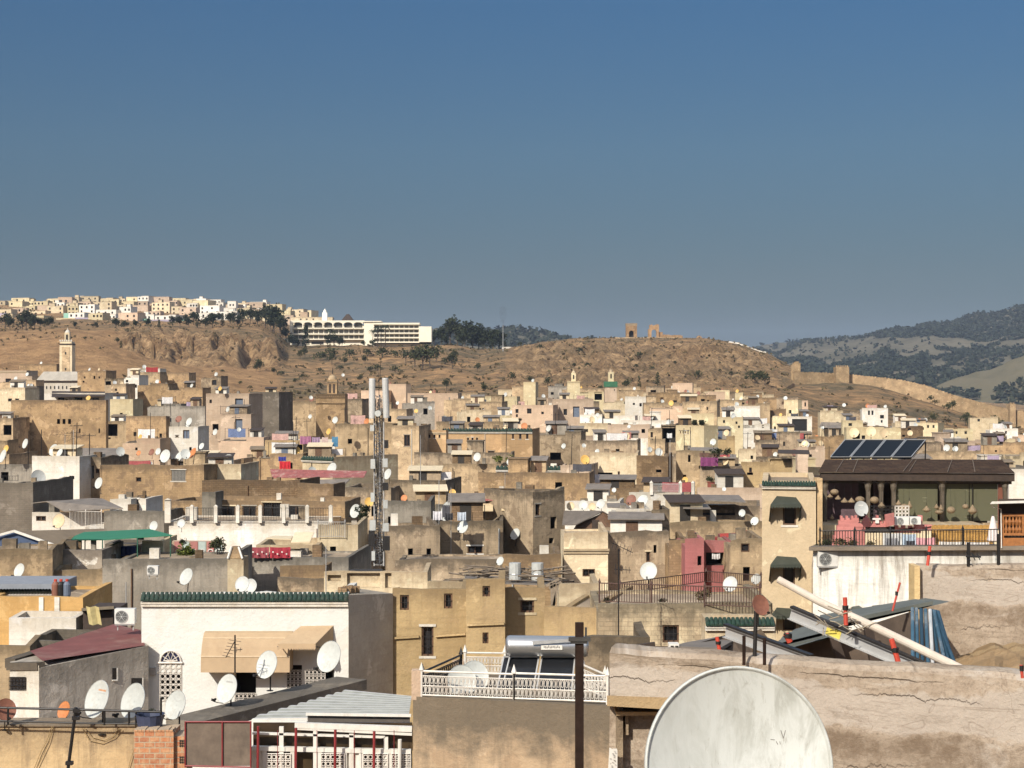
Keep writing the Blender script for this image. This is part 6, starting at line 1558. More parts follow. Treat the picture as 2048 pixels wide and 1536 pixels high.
# lintel and hut under its left end
r = root_px('doorway_hut', 'yellow-tan lintel and doorway below the left end of the brown wall', 'hut', 1280, 1500, 13.7); b = MB()
M_lint = stucco('plaster_lintel', (.46, .33, .185), (.2, .15, .1), .35, .2, .12, (.38, .27, .15), .4)
b.hexa([at(1214, 1412, 13.6), at(1420, 1424, 13.4), at(1420, 1424, 13.9), at(1214, 1412, 14.1), at(1214, 1391, 13.6), at(1420, 1398, 13.4), at(1420, 1398, 13.9), at(1214, 1391, 14.1)]); b.build('lintel', M_lint, r, uvtop=20)
b = MB(); pbox(b, 1232, 1420, 1424, 1431, 13.72, .3); b.build('lower_beam', M_lint, r, uvtop=20)
b = MB(); pbox(b, 1234, 1246, 1412, 1700, 13.8, .25); pbox(b, 1250, 1257, 1430, 1470, 13.85, .2); b.build('jamb', wallmat('gb'), r, uvtop=20)
b = MB(); pbox(b, 1256, 1440, 1430, 1700, 14.0, .1, 0, .25); b.build('inner_wall', M_lint, r, uvtop=20)
b = MB(); pbox(b, 1246, 1257, 1470, 1700, 14.05, .1, 0, .1); b.build('doorway', M_hole, r)
r = root_px('notice', 'torn white paper notice with faded writing on the wall end', 'notice', 1225, 1518, 13.7); b = MB(); rg = random.Random(3)
pts = [(1216, 1545)] + [(1234.5, 1545), (1235, 1500)] + [(1235 - i * 2.3, 1498 + rg.uniform(-2, 2)) for i in range(1, 8)]
q = [at(x, y, 13.66) for x, y in pts]; b.face(q); b.face([p + Vector((0, .01, 0)) for p in q][::-1]); o = b.build('paper', M_whitep, r); b = MB()
for i in range(16):
    x = 1219 + rg.uniform(0, 11); y = 1503 + i * 2.4; b.bar(at(x, y, 13.65), at(x + rg.uniform(1.5, 4), y + rg.uniform(-1.5, 1.5), 13.65), .002, 4)
b.build('writing', plain('letter_grey', (.16, .15, .14)), o)

# big dish in front
M_big = None
def big_mat():
    m, nt, b = nmat('big_dish_paint'); v = nt.nodes.new('ShaderNodeTexCoord').outputs['Object']
    n1 = noise_(nt, mapping(nt, v, (3.2, 3.2, 1.0)), 3.0, 9, .72, .5); n2 = noise_(nt, mapping(nt, v, (6, 6, 1.6)), 5.0, 8, .75, .4); n3 = noise_(nt, v, 1.9, 4, .6)
    sx2 = nt.nodes.new('ShaderNodeSeparateXYZ'); nt.links.new(v, sx2.inputs[0])
    zone = maprange(nt, math_(nt, 'ADD', sx2.outputs[0], math_(nt, 'MULTIPLY', math_(nt, 'SUBTRACT', n3, .5), .5)), -.3, .12, .3, 1)
    c = mixc(nt, math_(nt, 'MULTIPLY', maprange(nt, n1, .46, .62, 0, .85), zone), (.47, .485, .455), (.31, .315, .28))
    c = mixc(nt, math_(nt, 'MULTIPLY', maprange(nt, n2, .56, .66, 0, .75), zone), c, (.26, .25, .21))
    nt.links.new(c, b.inputs['Base Color']); b.inputs['Roughness'].default_value = .5; bump(nt, b, n2, .12, .01); return m
M_big = big_mat()
Dd = 6.9; cc = at(1476, 1532, Dd); ra = sz(190, Dd); rbv = sz(197, Dd)
r = thing('satellite_dish', 'very large white satellite dish filling the lower right foreground', 'satellite dish', cc, 0)
rows = []; nn = 72
Rt = Matrix.Rotation(R_(-12), 3, 'X') @ Matrix.Rotation(R_(4), 3, 'Z')
def dp(k, t, dy=0): return cc + Rt @ Vector((ra * k * math.cos(t), -.09 * k * k + .06 + dy, rbv * k * math.sin(t)))
b = MB()
for k in (.001, .15, .3, .45, .6, .75, .88, .96): rows.append([dp(k, 2 * math.pi * i / nn) for i in range(nn)])
b.grid(rows, 0, True); rows2 = []
for k, dy in ((.96, 0), (.975, -.012), (.99, -.012), (1.0, .0), (1.0, .02), (.985, .03), (.8, .02), (.4, .02), (.001, .02)): rows2.append([dp(k, 2 * math.pi * i / nn, dy) for i in range(nn)])
b.grid(rows2, 0, True); b.build('reflector', M_big, r, smooth=True)
b = MB(); k0 = dp(.62, R_(-12)); s_ = .022
def dpx(px, py):
    u_, v_ = (px - 1476) / 190, (1532 - py) / 197; return cc + Rt @ Vector((ra * u_, -.09 * (u_ * u_ + v_ * v_) + .0585, rbv * v_))
for (xa, ya, xb, yb) in ((1568, 1462, 1573, 1478), (1573, 1478, 1577, 1462), (1548, 1480, 1556, 1481), (1559, 1484, 1562, 1490), (1566, 1484, 1567, 1490)): b.bar(dpx(xa, ya), dpx(xb, yb), .0016, 4)
o = b.build('scratched_mark', plain('scratch_grey', (.2, .19, .17)), r)
b = MB(); b.tube([cc + Vector((0, .12, 0)), cc + Vector((0, .35, -.1)), cc + Vector((0, .38, -1.6))], .03, 10); b.build('mount_pole', M_steel, r)
b = MB(); b.tube([cc + Vector((0, -.03, -rbv)), cc + Vector((0, -.5, -rbv * .9)), cc + Vector((0, -.62, -rbv * .75))], .016, 8); b.cbox(cc + Vector((0, -.64, -rbv * .7)), (.07, .12, .07)); b.build('feed_arm', M_steel, r)
# rusty mast
D = 9.5; r = root_px('mast_pole', 'rusty square steel mast with a bolted cross plate', 'mast', 1159, 1536, D); b = MB(); p, q = at(1150.5, 1246, D), at(1167.5, 2000, D); b.box((p.x, D, q.z), (q.x, D + .036, p.z)); b.build('tube', plain('rust_brown', (.026, .016, .012), .75, .2, .4, 14, (.075, .032, .018), .7), r); MATS['rust_brown'].node_tree.nodes['Principled BSDF'].inputs['Specular IOR Level'].default_value = .1
b = MB(); pbox(b, 1137, 1181, 1274, 1282, D, .03, 0, -.02); pbox(b, 1141, 1175, 1282, 1287, D, .05, 0, -.012); pbox(b, 1170, 1174, 1256, 1274, D, .03); b.build('cross_plate', plain('dark_iron', (.05, .047, .042), .6, .2, .3, 12), r)
# ------------------------------------------------------------------ right-hand side: tower, terrace, timber yard
D = 70
r = house(1524, 1632, 962, D, 'cr', [(1566,1012,1592,1050,'w'),(1566,1128,1590,1168,'w'),(1566,1232,1592,1262,'w')], dep=7, dd=-.36, label='tall cream tower house with three dark scalloped window awnings', par=.2, name='house', mat=stucco('plaster_cream_tower', (.60, .475, .315), (.3, .22, .14), .2, .2, .05, (.52, .41, .27), .3, blocks=-1), reveal=.3)
WMr = WM[r.name]; p0 = WMr.inverted() @ at(1524, 962, D); WM[r.name] = Matrix.Identity(4); eaves(r, Vector((0, 0, 0)), Vector((1, 0, 0)), sz(106, D), p0.z - .02, D, .2, .55); WM[r.name] = WMr
for k in KIDS[r.name]: WM[k.name] = WMr
b = MB(); pbox(b, 1632, 1643, 956, 1400, D, .8, 0, -.22); b.build('corner_pilaster', M_lint, r, uvtop=20)
M_awn = plain('dark_awning', (.035, .042, .03), .8, 0, .2, 5, (.09, .08, .06), .3)
for yy, lab in ((990, 'topmost dark scalloped window awning on the cream tower'), (1110, 'middle dark scalloped window awning on the cream tower'), (1213, 'lowest dark scalloped window awning on the cream tower, behind the beams')):
    aw = thing('window_awning', lab, 'awning', at(1573, yy, D), 0, 'awnings of the cream tower'); b = MB()
    t0, t1 = at(1555, yy, D - .01), at(1589, yy, D - .01); f0, f1 = at(1541, yy + 19, D - .9), at(1602, yy + 19, D - .9); s0, s1 = at(1541, yy + 19, D - .01), at(1603, yy + 19, D - .01)
    b.face([t0, t1, f1, f0]); b.face([t0, f0, s0]); b.face([t1, s1, f1]); b.build('canvas', M_awn, aw); b = MB()
    def scal(p, q, n, h):
        for i in range(n):
            a0, a1 = p.lerp(q, i / n), p.lerp(q, (i + 1) / n); b.face([a0, a1, a1 - Vector((0, 0, h)), (a0 + a1) / 2 - Vector((0, 0, h * 1.7)), a0 - Vector((0, 0, h))])
    scal(f0, f1, 10, .1); scal(s0, f0, 5, .2); scal(f1, s1, 5, .2)
    for p, q, dx in ((f0, s0, 4), (f1, s1, -4)):
        e = p + Vector((sz(dx * .2, D), .6, -.75)); b.face([p, q, q - Vector((0, 0, .75)), e])
    b.build('valance', M_awn, aw)

# white terrace wall
D = 63
M_wterr = stucco('plaster_white_terrace', (.70, .685, .63), (.16, .135, .105), 1.0, .35, .06, (.55, .5, .42), .35)
r = root_px('house', 'white terrace house wall streaked with grime under the pink terrace', 'house', 1800, 1250, D, 'houses of the old town'); b = MB()
poly_prism(b, [(X(1626, D), D), (X(2200, D - 4), D - 4), (X(2200, D - 4) + .1, D - 3.6), (X(1626, D) + .1, D + .4)], 3, [Z(1100, D), Z(1098, D - 4) + .02, Z(1098, D - 4), Z(1100, D)]); b.build('wall', M_wterr, r, uvtop=Z(1098, D))
b = MB(); zf = Z(1098, D) - .75; poly_prism(b, [(X(1626, D) + .02, D + .42), (X(2200, D - 4), D - 3.58), (X(2200, D - 4) + 1, D + 9), (X(1627, D + 8.4), D + 8.4)], 3, [zf] * 4); b.build('terrace_floor', M_roof, r, uvtop=zf)
b = MB(); b.beam(at(1622, 1096, D), at(2200, 1094, D - 4), .7, .14); b.build('coping', stucco('plaster_cop2', (.28, .23, .18), (.1, .08, .06), .3, .2, .3), r, uvtop=20)
b = MB()
for x0, x1, y0, y1 in ((1638, 1641, 1135, 1192), (1661, 1664, 1140, 1222)): b.bar(at(x0, y0, D) + Vector((0, -.04, 0)), at(x1, y1, D) + Vector((0, -.06, 0)), .025, 5)
b.tube([at(2032, 1120, 61), at(2040, 1112, 61), at(2050, 1116, 61), at(2060, 1130, 61)], .035, 6); b.build('cable', M_black, r)
railing('thin black railing along the front of the pink terrace', at(1640, 1095, D - .05), at(2000, 1093, D - 2.6), sz(33, D), 62, M_black, loops=False, posts=6, post_r=.03)
# back storey of the terrace (pink zigzag parapets)
M_pinkw = stucco('plaster_terrace_pink', (.50, .20, .18), (.3, .14, .12), .3, .25, .1, (.45, .2, .18), .3)
Dp = 68; r = root_px('terrace_wall', 'pink stepped parapet wall with zigzag battlements', 'wall', 1710, 1095, Dp)
b = MB()
def zig(b, xs, top, yb, D, th):
    for (x0, x1), (y0, y1) in zip(zip(xs, xs[1:]), zip(top, top[1:])):
        b.hexa([at(x0, yb, D), at(x1, yb, D), at(x1, yb, D) + Vector((0, th, 0)), at(x0, yb, D) + Vector((0, th, 0)), at(x0, y0, D), at(x1, y0, D), at(x1, y0, D) + Vector((0, th, 0)), at(x0, y0, D) + Vector((0, th, 0))])
xs = [1660 + i * 3.6 for i in range(36)]; prof = [1062, 1050, 1040] + [1027 + (0, 6, 12, 18, 12, 6)[i % 6] for i in range(33)]
zig(b, xs[:15], [lerp(1090, 1032, min(1, i / 6)) + (0 if i < 6 else (i % 3) * 4) for i in range(15)], 1130, Dp, .2)
zig(b, xs[14:34], [1031 + (0, 5, 11, 16, 11, 5)[i % 6] for i in range(20)], 1054, Dp, .2); b.build('parapet', M_pinkw, r, uvtop=20)
b = MB(); pbox(b, 1698, 1731, 1052, 1130, Dp, .2, 0, .02); b.build('lower_wall', M_pinkw, r, uvtop=20)
b = MB(); p0 = at(1771, 1030, Dp); b.hexa([at(1771, 1054, Dp + .001), at(1789, 1050, Dp - .9), at(1789, 1050, Dp - .7), at(1771, 1054, Dp + .2), p0, at(1788, 1025, Dp - .9), at(1788, 1025, Dp - .7), p0 + Vector((0, .2, 0))]); b.build('side_parapet', M_pinkw, r, uvtop=20)
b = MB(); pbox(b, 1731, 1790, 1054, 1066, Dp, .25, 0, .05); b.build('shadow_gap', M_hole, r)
b = MB(); pbox(b, 1750, 1757, 1036, 1046, Dp, .1, 0, -.1); pbox(b, 1744, 1760, 1036, 1039, Dp, .12, 0, -.12); b.build('wall_lamp', M_whitep, r)
r = root_px('terrace_wall', 'second pink terrace wall right of the two small air conditioners', 'wall', 1820, 1066, Dp); b = MB()
zig(b, [1790, 1797, 1804, 1811, 1818, 1825, 1832, 1842], [1051, 1056, 1051, 1057, 1052, 1057, 1052, 1055], 1066, Dp, .2); zig(b, [1830, 1838, 1845], [1038, 1031, 1031], 1062, Dp - .1, .25); pbox(b, 1842, 1864, 1050, 1062, Dp, .2, 0, .1); b.build('parapet', M_pinkw, r, uvtop=20)
b = MB(); b.hexa([at(1790, 1064, Dp), at(1864, 1052, Dp), at(1864, 1052, Dp + .5), at(1790, 1064, Dp + .5), at(1790, 1060, Dp), at(1864, 1049, Dp), at(1864, 1049, Dp + .5), at(1790, 1060, Dp + .5)]); b.build('sloping_slab', M_pinkw, r, uvtop=20)
# terrace floor storey block
r = root_px('house', 'dark recessed lower storey behind the terrace railing', 'house', 1800, 1100, 71, 'houses of the old town'); b = MB(); pbox(b, 1643, 2010, 1062, 1400, 71.5, 6); b.build('wall', wallmat('cr'), r, uvtop=20)
b = MB(); pbox(b, 1643, 1672, 1050, 1070, 71.2, .3); b.build('parapet', wallmat('ye'), r, uvtop=20)
# pergola
Dq = 76; r = root_px('pergola', 'long dark timber terrace pavilion with a brown tiled roof', 'pavilion', 1830, 1062, Dq)
M_rooft = None
def roof_tile_mat():
    m, nt, b = nmat('brown_shingle'); v = nt.nodes.new('ShaderNodeTexCoord').outputs['Object']; bt = nt.nodes.new('ShaderNodeTexBrick'); nt.links.new(v, bt.inputs['Vector'])
    bt.inputs['Scale'].default_value = 1; bt.inputs['Brick Width'].default_value = .5; bt.inputs['Row Height'].default_value = .34; bt.inputs['Mortar Size'].default_value = .03
    bt.inputs['Color1'].default_value = (.062, .038, .024, 1); bt.inputs['Color2'].default_value = (.036, .022, .015, 1); bt.inputs['Mortar'].default_value = (.03, .02, .015, 1)
    c = mixc(nt, maprange(nt, noise_(nt, v, 2, 6), .5, .7, 0, .6), bt.outputs['Color'], (.095, .066, .043)); nt.links.new(c, b.inputs['Base Color']); b.inputs['Roughness'].default_value = .9; b.inputs['Specular IOR Level'].default_value = .1; bump(nt, b, bt.outputs['Fac'], -.6, .03); return m
M_rooft = roof_tile_mat()
b = MB(); e0, e1 = at(1636, 945, Dq), at(2031, 947, Dq); r0, r1 = at(1650, 919, Dq + 3.8), at(2003, 919, Dq + 3.8)
b.face([e0, e1, r1, r0]); k0, k1 = Vector((e0.x * 84.6 / 76 + .3, 84.6, e0.z)), e1 + Vector((.5, 8.6, 0)); b.face([e0, r0, k0]); b.face([e1, k1, r1]); b.face([k0, r0, r1, k1]); b.face([e0, k0, k1, e1]); b.build('roof', M_rooft, r)
b = MB(); b.beam(at(1641, 953, Dq + .2), at(2028, 955, Dq + .2), .2, .35); b.beam(at(1645, 961, Dq + .5), at(2022, 963, Dq + .5), .22, .24); b.build('fascia', M_dwood, r)
b = MB()
for (xa, ya), (xb, yb) in (((1672,945),(1688,919)), ((1706,945),(1716,919)), ((1806,944),(1826,919)), ((1818,944),(1834,919)), ((1895,945),(1905,919)), ((1950,945),(1945,919))): b.bar(at(xa, ya, Dq) + Vector((0, -.0, .03)), at(xb, yb, Dq + 3.8) + Vector((0, 0, .03)), .02, 4)
b.build('lath', plain('lath_brown', (.16, .12, .085), .8), r)
M_col = plain('carved_column', (.085, .066, .044), .75, 0, .3, 8)
for px in (1650, 1736, 1762, 1787, 1884, 2010):
    b = MB(); b.beam(at(px, 1062, Dq + .4), at(px, 975, Dq + .4), .17, .17, 0, (0, 1, 0)); b.lathe([(.11, 0), (.15, .2), (.13, .32), (.22, .54), (.28, .66)], at(px, 982, Dq + .4) , 8)
    for s in (-1, 1): b.hexa([at(px, 976, Dq + .35), at(px + s * 2, 976, Dq + .35), at(px + s * 2, 976, Dq + .45), at(px, 976, Dq + .45), at(px, 965, Dq + .35), at(px + s * 11, 964, Dq + .35), at(px + s * 11, 964, Dq + .45), at(px, 965, Dq + .45)])
    b.build('column', M_col, r)
def blind_mat():
    m, nt, b = nmat('roller_blind'); v = nt.nodes.new('ShaderNodeTexCoord').outputs['Object']; w = nt.nodes.new('ShaderNodeTexWave'); w.bands_direction = 'Z'; w.inputs['Scale'].default_value = 6.5; w.inputs['Distortion'].default_value = .6; w.inputs['Detail'].default_value = 2; nt.links.new(v, w.inputs['Vector'])
    c = mixc(nt, w.outputs['Fac'], (.07, .07, .038), (.12, .115, .062)); n = noise_(nt, mapping(nt, v, (.8, 1, 12)), 1.2, 3); c = mixc(nt, maprange(nt, n, .68, .74, 0, .8), c, (.42, .4, .27)); nt.links.new(c, b.inputs['Base Color']); b.inputs['Roughness'].default_value = .8; bump(nt, b, w.outputs['Fac'], .5, .02); return m
M_blind = blind_mat()
for x0, x1, y0, y1 in ((1790, 1838, 968, 1040), (1838, 1882, 968, 1045), (1888, 1945, 966, 1046), (1947, 2003, 962, 1044)):
    b = MB(); pbox(b, x0, x1, y0, y1, Dq, .04, 0, .62); b.build('roller_blind', M_blind, r)
b = MB(); pbox(b, 1643, 2012, 958, 1066, Dq, .1, 0, 3.0); pbox(b, 1643, 1646, 958, 1066, Dq, 2.8, 0, .5); b.build('back_wall', M_dwood, r)
b = MB(); pbox(b, 2003, 2022, 960, 1062, Dq, .1, 0, .5); b.build('brick_side_panel', plain('red_brown_panel', (.17, .06, .035), .8), r)
b = MB(); b.bar(at(1945, 958, Dq + .5), at(1945, 1062, Dq + .5), .02, 6); b.build('blind_pole', M_black, r)
b = MB(); pbox(b, 1654, 1735, 972, 1060, Dq, .04, 0, 2.0); pbox(b, 1766, 1785, 972, 1060, Dq, .04, 0, 2.0); b.build('curtain', plain('mauve_curtain', (.10, .065, .075), .85, 0, .3, 2.5), r)
b = MB(); pbox(b, 1864, 2003, 1048, 1064, Dq, .1, 0, .6); b.build('low_wall', wallmat('sa'), r, uvtop=20)
# fretted panel
r = root_px('lattice_panel', 'dark fretwork balustrade panels below the pavilion columns', 'balustrade', 1765, 1035, 72.5)
for x0, x1 in ((1740, 1788), (1790, 1818)):
    b = MB(); lattice(b, x0, x1, 1012, 1034, 72.5, 0, int((x1 - x0) / 7), 3); b.build('panel', M_black if x0 < 1780 else M_grille, r)
# woven globe lamps
def globe(px, py, w, h, label, kind):
    rg_ = thing('woven_lamp', label, 'lamp', at(px, py, Dq - .15), 0, 'woven lamps hanging before the pavilion'); c = at(px, py, Dq - .15); rr = sz(w / 2, Dq); hh = sz(h / 2, Dq); b = MB()
    if kind == 'g': prof = [(rr * math.sin(math.pi * k / 10), -hh * math.cos(math.pi * k / 10)) for k in range(11)]
    elif kind == 'd': prof = [(.02, hh), (rr * .35, hh * .5), (rr, -hh * .3), (rr * .9, -hh * .5), (rr * .3, -hh)]
    else: prof = [(.02, hh), (rr * .5, hh * .1), (rr, -hh * .55), (rr * .96, -hh)]
    b.lathe(prof, c, 16); b.build('shade', M_weave, rg_, smooth=True); b = MB()
    b.bar(c + Vector((0, 0, hh)), c + Vector((0, 0, hh + .12)), .012, 4); b.build('cap', M_black, rg_)
    b = MB(); b.bar(c + Vector((0, 0, hh + .1)), Vector((c.x, c.y + .1, Z(963, Dq))), .004, 4); b.build('cord', M_black, rg_)
M_weave = plain('woven_cane', (.20, .145, .085), .8, 0, .45, 24, (.07, .045, .025), .6)
for i, (px, py, w, h, k, lab) in enumerate(((1669, 984, 17, 12, 'g', 'round woven lamp hanging highest, leftmost globe before the pavilion'), (1660, 992, 13, 9, 'd', 'flat woven lamp under the leftmost globe'), (1676, 994, 12, 9, 'c', 'small conical woven lamp right under the leftmost globe'), (1664, 1034, 9, 12, 'd', 'low bottle-shaped woven lamp above the left end of the railing'),
        (1689, 1000, 15, 9, 'c', 'conical woven lamp left of the black dish, first of a pair'), (1703, 1000, 15, 9, 'c', 'conical woven lamp right of its twin above the black dish'), (1720, 999, 19, 13, 'g', 'woven globe above the black dish'), (1749, 1000, 18, 14, 'g', 'woven globe between the carved columns'), (1763, 1009, 16, 10, 'c', 'conical woven lamp on the right carved column pair'),
        (1797, 1006, 12, 12, 'd', 'small woven lamp by the left edge of the green blinds'), (1808, 1015, 19, 15, 'g', 'large woven globe before the first green blind'), (1819, 1010, 11, 17, 'd', 'tall narrow woven lamp beside the large globe on the first blind'), (1853, 1018, 17, 13, 'd', 'open basket-like woven lamp alone before the second blind'),
        (1873, 1013, 10, 11, 'd', 'small pointed woven lamp on the column between blinds'), (1882, 1014, 11, 10, 'c', 'small conical woven lamp right of the pointed one'), (1878, 1024, 17, 9, 'g', 'flattened woven lamp under the pointed pair'), (1902, 1020, 17, 14, 'g', 'woven globe right of the blinds column'), (1931, 1013, 13, 10, 'g', 'small woven globe left of the rightmost lantern'), (1945, 1019, 20, 19, 'd', 'large woven lantern on the blind pole, rightmost of the lamps'))):
    globe(px, py, w, h, lab, k)
# solar panels on the pergola
Dh = 83
for i in range(4):
    r = thing('solar_collector', ['solar panel at the left end of the row on the pavilion roof', 'second solar panel from the left on the pavilion roof', 'third solar panel from the left on the pavilion roof', 'solar panel at the right end of the row with a propped steel edge'][i], 'solar panel', at(1680 + 40 * i, 918, Dh), 0, 'solar panels on the pavilion roof')
    x0, x1 = 1661 + i * 41, 1661 + i * 41 + 38; t = 29; P = [at(x0, 918, Dh), at(x1, 918, Dh), at(x1 + t, 883.5, Dh + 2.8), at(x0 + t, 883.5, Dh + 2.8)]; nn = (P[1] - P[0]).cross(P[3] - P[0]).normalized() * .1
    b = MB(); b.hexa(P + [p + nn for p in P]); b.build('collector', plain('solar_blue', (.004, .006, .009), .5, 0, .15, 1.5), r); MATS['solar_blue'].node_tree.nodes['Principled BSDF'].inputs['Specular IOR Level'].default_value = .12
    b = MB(); q = [p + nn * 1.15 for p in P]
    for k in range(4): b.beam(q[k], q[(k + 1) % 4], .045, .03)
    b.build('frame', M_steel, r)
    b = MB(); b.bar(P[2], P[2] - Vector((0, -.1, 1.5)), .035, 5); b.bar(P[2], P[1] + (P[2] - P[1]) * .3 - Vector((0, -.4, .2)), .015, 5); b.build('strut', M_black, r)
# black dish on the terrace, plants, laundry, parasol, cane fence, wooden kiosk
cane = root_px('cane_screen', 'golden cane screen along the back of the terrace', 'screen', 1930, 1085, 69); b = MB()
for i in range(55):
    x = 1864 + i * 2.25; y = 1050 + .6 * math.sin(i * 1.7); b.bar(at(x, 1092, 69) + Vector((0, .01 * (i % 2), 0)), at(x, y, 69) + Vector((0, .01 * (i % 2), 0)), sz(1.18, 69), 5)
b.build('canes', plain('golden_cane', (.42, .24, .065), .75, 0, .3, 9, (.2, .1, .03), .5), cane)
b = MB(); b.bar(at(1864, 1060, 68.9), at(1988, 1064, 68.9), .012, 4); b.bar(at(1864, 1080, 68.9), at(1988, 1082, 68.9), .012, 4); b.build('wire', M_dwood, cane)
r = root_px('parasol', 'closed white parasol standing on the terrace', 'parasol', 1985, 1092, 65); b = MB(); b.lathe([(.05, 1.0), (.08, .9), (.1, .8), (.2, .3), (.24, .05), (.15, 0)], at(1986, 1083, 65), 12); b.build('canopy', plain('parasol_cloth', (.62, .55, .52), .85, 0, .12, 9), r); b = MB(); b.bar(at(1986, 1094, 65), at(1986, 1030, 65), .015, 6); b.lathe([(.16, 0), (.16, .06), (.02, .08)], at(1986, 1092, 65), 10); b.build('pole', plain('blue_base', (.03, .035, .10), .6), r)
r = root_px('kiosk', 'orange-brown carved wooden kiosk at the right edge under a white roof', 'kiosk', 2020, 1095, 60); D = 60; M_kw = plain('orange_wood', (.30, .12, .035), .6, 0, .3, 8)
b = MB(); pbox(b, 2002, 2100, 1028, 1033, D, .1); pbox(b, 2002, 2100, 1066, 1071, D, .1); pbox(b, 2002, 2008, 1033, 1096, D, .1, 0, .002); pbox(b, 2044, 2050, 1033, 1066, D, .1, 0, .002); pbox(b, 2008, 2100, 1076, 1096, D, .06); b.build('frame', M_kw, r)
b = MB(); pbox(b, 2008, 2100, 1000, 1096, D, .05, 0, .6); b.build('dark_interior', M_dwood, r)
b = MB()
for x in (2013, 2020, 2027, 2034, 2040): b.lathe([(.04, 0), (.07, .12), (.03, .24), (.08, .4), (.03, .52), (.04, .58)], at(x, 1066, D) + Vector((0, .05, 0)), 6)
b.build('turned_balusters', M_kw, r)
b = MB(); b.hexa([at(1980, 1008, D - .6), at(2120, 1004, D - .6), at(2120, 1004, D + 2), at(1980, 1008, D + 2), at(1984, 1003, D - .6), at(2120, 999, D - .6), at(2120, 999, D + 2), at(1984, 1003, D + 2)]); b.build('roof', M_whitep, r)
b = MB(); b.tube([at(1981, 1008, D - .5), at(1988, 1015, D - .4), at(2002, 1018, D - .1), at(2003, 1096, D - .1)], .02, 6); b.build('drain_pipe', M_whitep, r)
def cloth(label, x0, x1, yt, yb, D, col, name='laundry', folds=5, group='hung laundry', sag=1.0, mats=None):
    r = thing(name, label, 'laundry', at((x0 + x1) / 2, yb, D), 0, group); b = MB(); n = folds * 2; rg = random.Random(int(x0 + yt))
    rows = []
    for j in range(5):
        rows.append([at(lerp(x0, x1, i / n), lerp(yt, yb, j / 4) + sag * math.sin(math.pi * i / n) * (1 - j / 5) + (rg.uniform(-.6, .6) if j == 4 else 0), D) + Vector((0, -.05 * math.sin(i * 1.9) * (.3 + j / 4), 0)) for i in range(n + 1)])
    b.grid(rows); b.build('fabric', plain('cloth_%d_%d_%d' % tuple(int(c * 100) for c in col), col, .9, 0, .25, 5), r); return r
for a in (('striped white cloth on the terrace railing beside the shrubs', 1766, 1805, 1066, 1091, 64, (.5, .5, .48)), ('pale blue cloth drying on the terrace railing', 1805, 1832, 1068, 1090, 64, (.36, .44, .52)), ('pink checked cloth drying at the right of the pale blue one', 1832, 1870, 1075, 1094, 63.5, (.6, .3, .32)), ('grey cloth hanging low behind the railing', 1770, 1796, 1076, 1092, 63.8, (.2, .2, .21)),
          ('row of white cloths lying under the cane screen', 1878, 1930, 1083, 1092, 64, (.55, .52, .48)), ('second row of white cloths next to the parasol', 1932, 1978, 1084, 1093, 63.5, (.6, .57, .54)), ('dark folded cloth on the terrace floor', 1812, 1830, 1081, 1093, 63.3, (.05, .05, .06))):
    cloth(*a)
for i, (px, w, h, lab) in enumerate(((1655, 40, 26, 'dark green shrub at the left end of the terrace railing'), (1682, 46, 28, 'reddish dry shrub behind the railing'), (1700, 44, 30, 'second reddish shrub before the pink wall'), (1740, 40, 22, 'low dense shrub left of the striped cloth'), (1632, 20, 14, 'potted plant on the corner of the white wall'))):
    plant('bush', at(px, 1098, 64), sz(h, 64), seed=i % 3, leaf=M_leafd if i in (0, 4) else M_bush, label=lab, group='terrace plants')

# rough wall at the right edge
r = root_px('block_wall', 'rough rendered block wall standing behind the timber at the right edge', 'wall', 1940, 1340, 20)
rough_wall(r, 'render', (X(1829, 20.5), 20.5), (X(2260, 19.6), 19.6), Z(1131, 20.5), Z(1132, 19.6), 16.5, .3, M_fore, 8.8, 70, 30, .03, .015)
b = MB(); pbox(b, 1827, 1838, 1131, 1400, 20.4, .3, 0, -.05); b.build('yellow_edge', stucco('plaster_yellow_edge', (.58, .43, .22), (.3, .2, .1), .2, .2, .1, (.4, .3, .2), .6), r, uvtop=20)
r = root_px('sand_heap', 'heap of sandy rubble between the poles and the block wall', 'sand', 1990, 1340, 16); r['kind'] = 'stuff'; b = MB(); rows = []
for j in range(12):
    row = []
    for i in range(30):
        x = lerp(1905, 2150, i / 29); D_ = lerp(15, 19.4, j / 11); h = lerp(1345, 1290, math.sin(math.pi * .5 * j / 11)) + 12 * noise.noise(Vector((i * .35, j * .5, 2))) + 28 * max(0, 1 - i / 9.0)
        row.append(at(x, h, D_))
    rows.append(row)
b.grid(rows); b.build('rubble', stucco('sandy_rubble', (.42, .28, .15), (.2, .14, .08), 0, 0, .35, (.5, .36, .2), .6, fine=1.6), r, uvtop=3)
# timber lean-to roofs, sheets
M_sheet = plain('green_grey_sheet', (.105, .115, .10), .75, 0, .25, 2.0, (.2, .18, .14), .5)
M_under = plain('rotten_board', (.085, .062, .045), .9, 0, .4, 3.0, (.03, .022, .016), .6)
D = 17
r = root_px('shed', 'collapsed lean-to of grey sheets over rotten boards behind the wall', 'shed', 1700, 1330, D)
b = MB(); b.face([at(1545, 1290, D), at(1900, 1203, D + .8), at(1850, 1196, D + 3), at(1700, 1226, D + 3), at(1590, 1258, D + 3)]); b.face([at(1560, 1302, D - .2), at(1700, 1262, D), at(1690, 1240, D + 2), at(1560, 1286, D + 1)])
P = [at(1640, 1250, D + .3), at(1866, 1202, D + .5), at(1830, 1198, D + 2.6), at(1640, 1230, D + 2.6)]; b.hexa([p - Vector((0, 0, .04)) for p in P] + P)
P = [at(1548, 1296, D), at(1680, 1266, D + .1), at(1672, 1240, D + 2), at(1570, 1266, D + 2)]; b.hexa([p - Vector((0, 0, .04)) for p in P] + P)
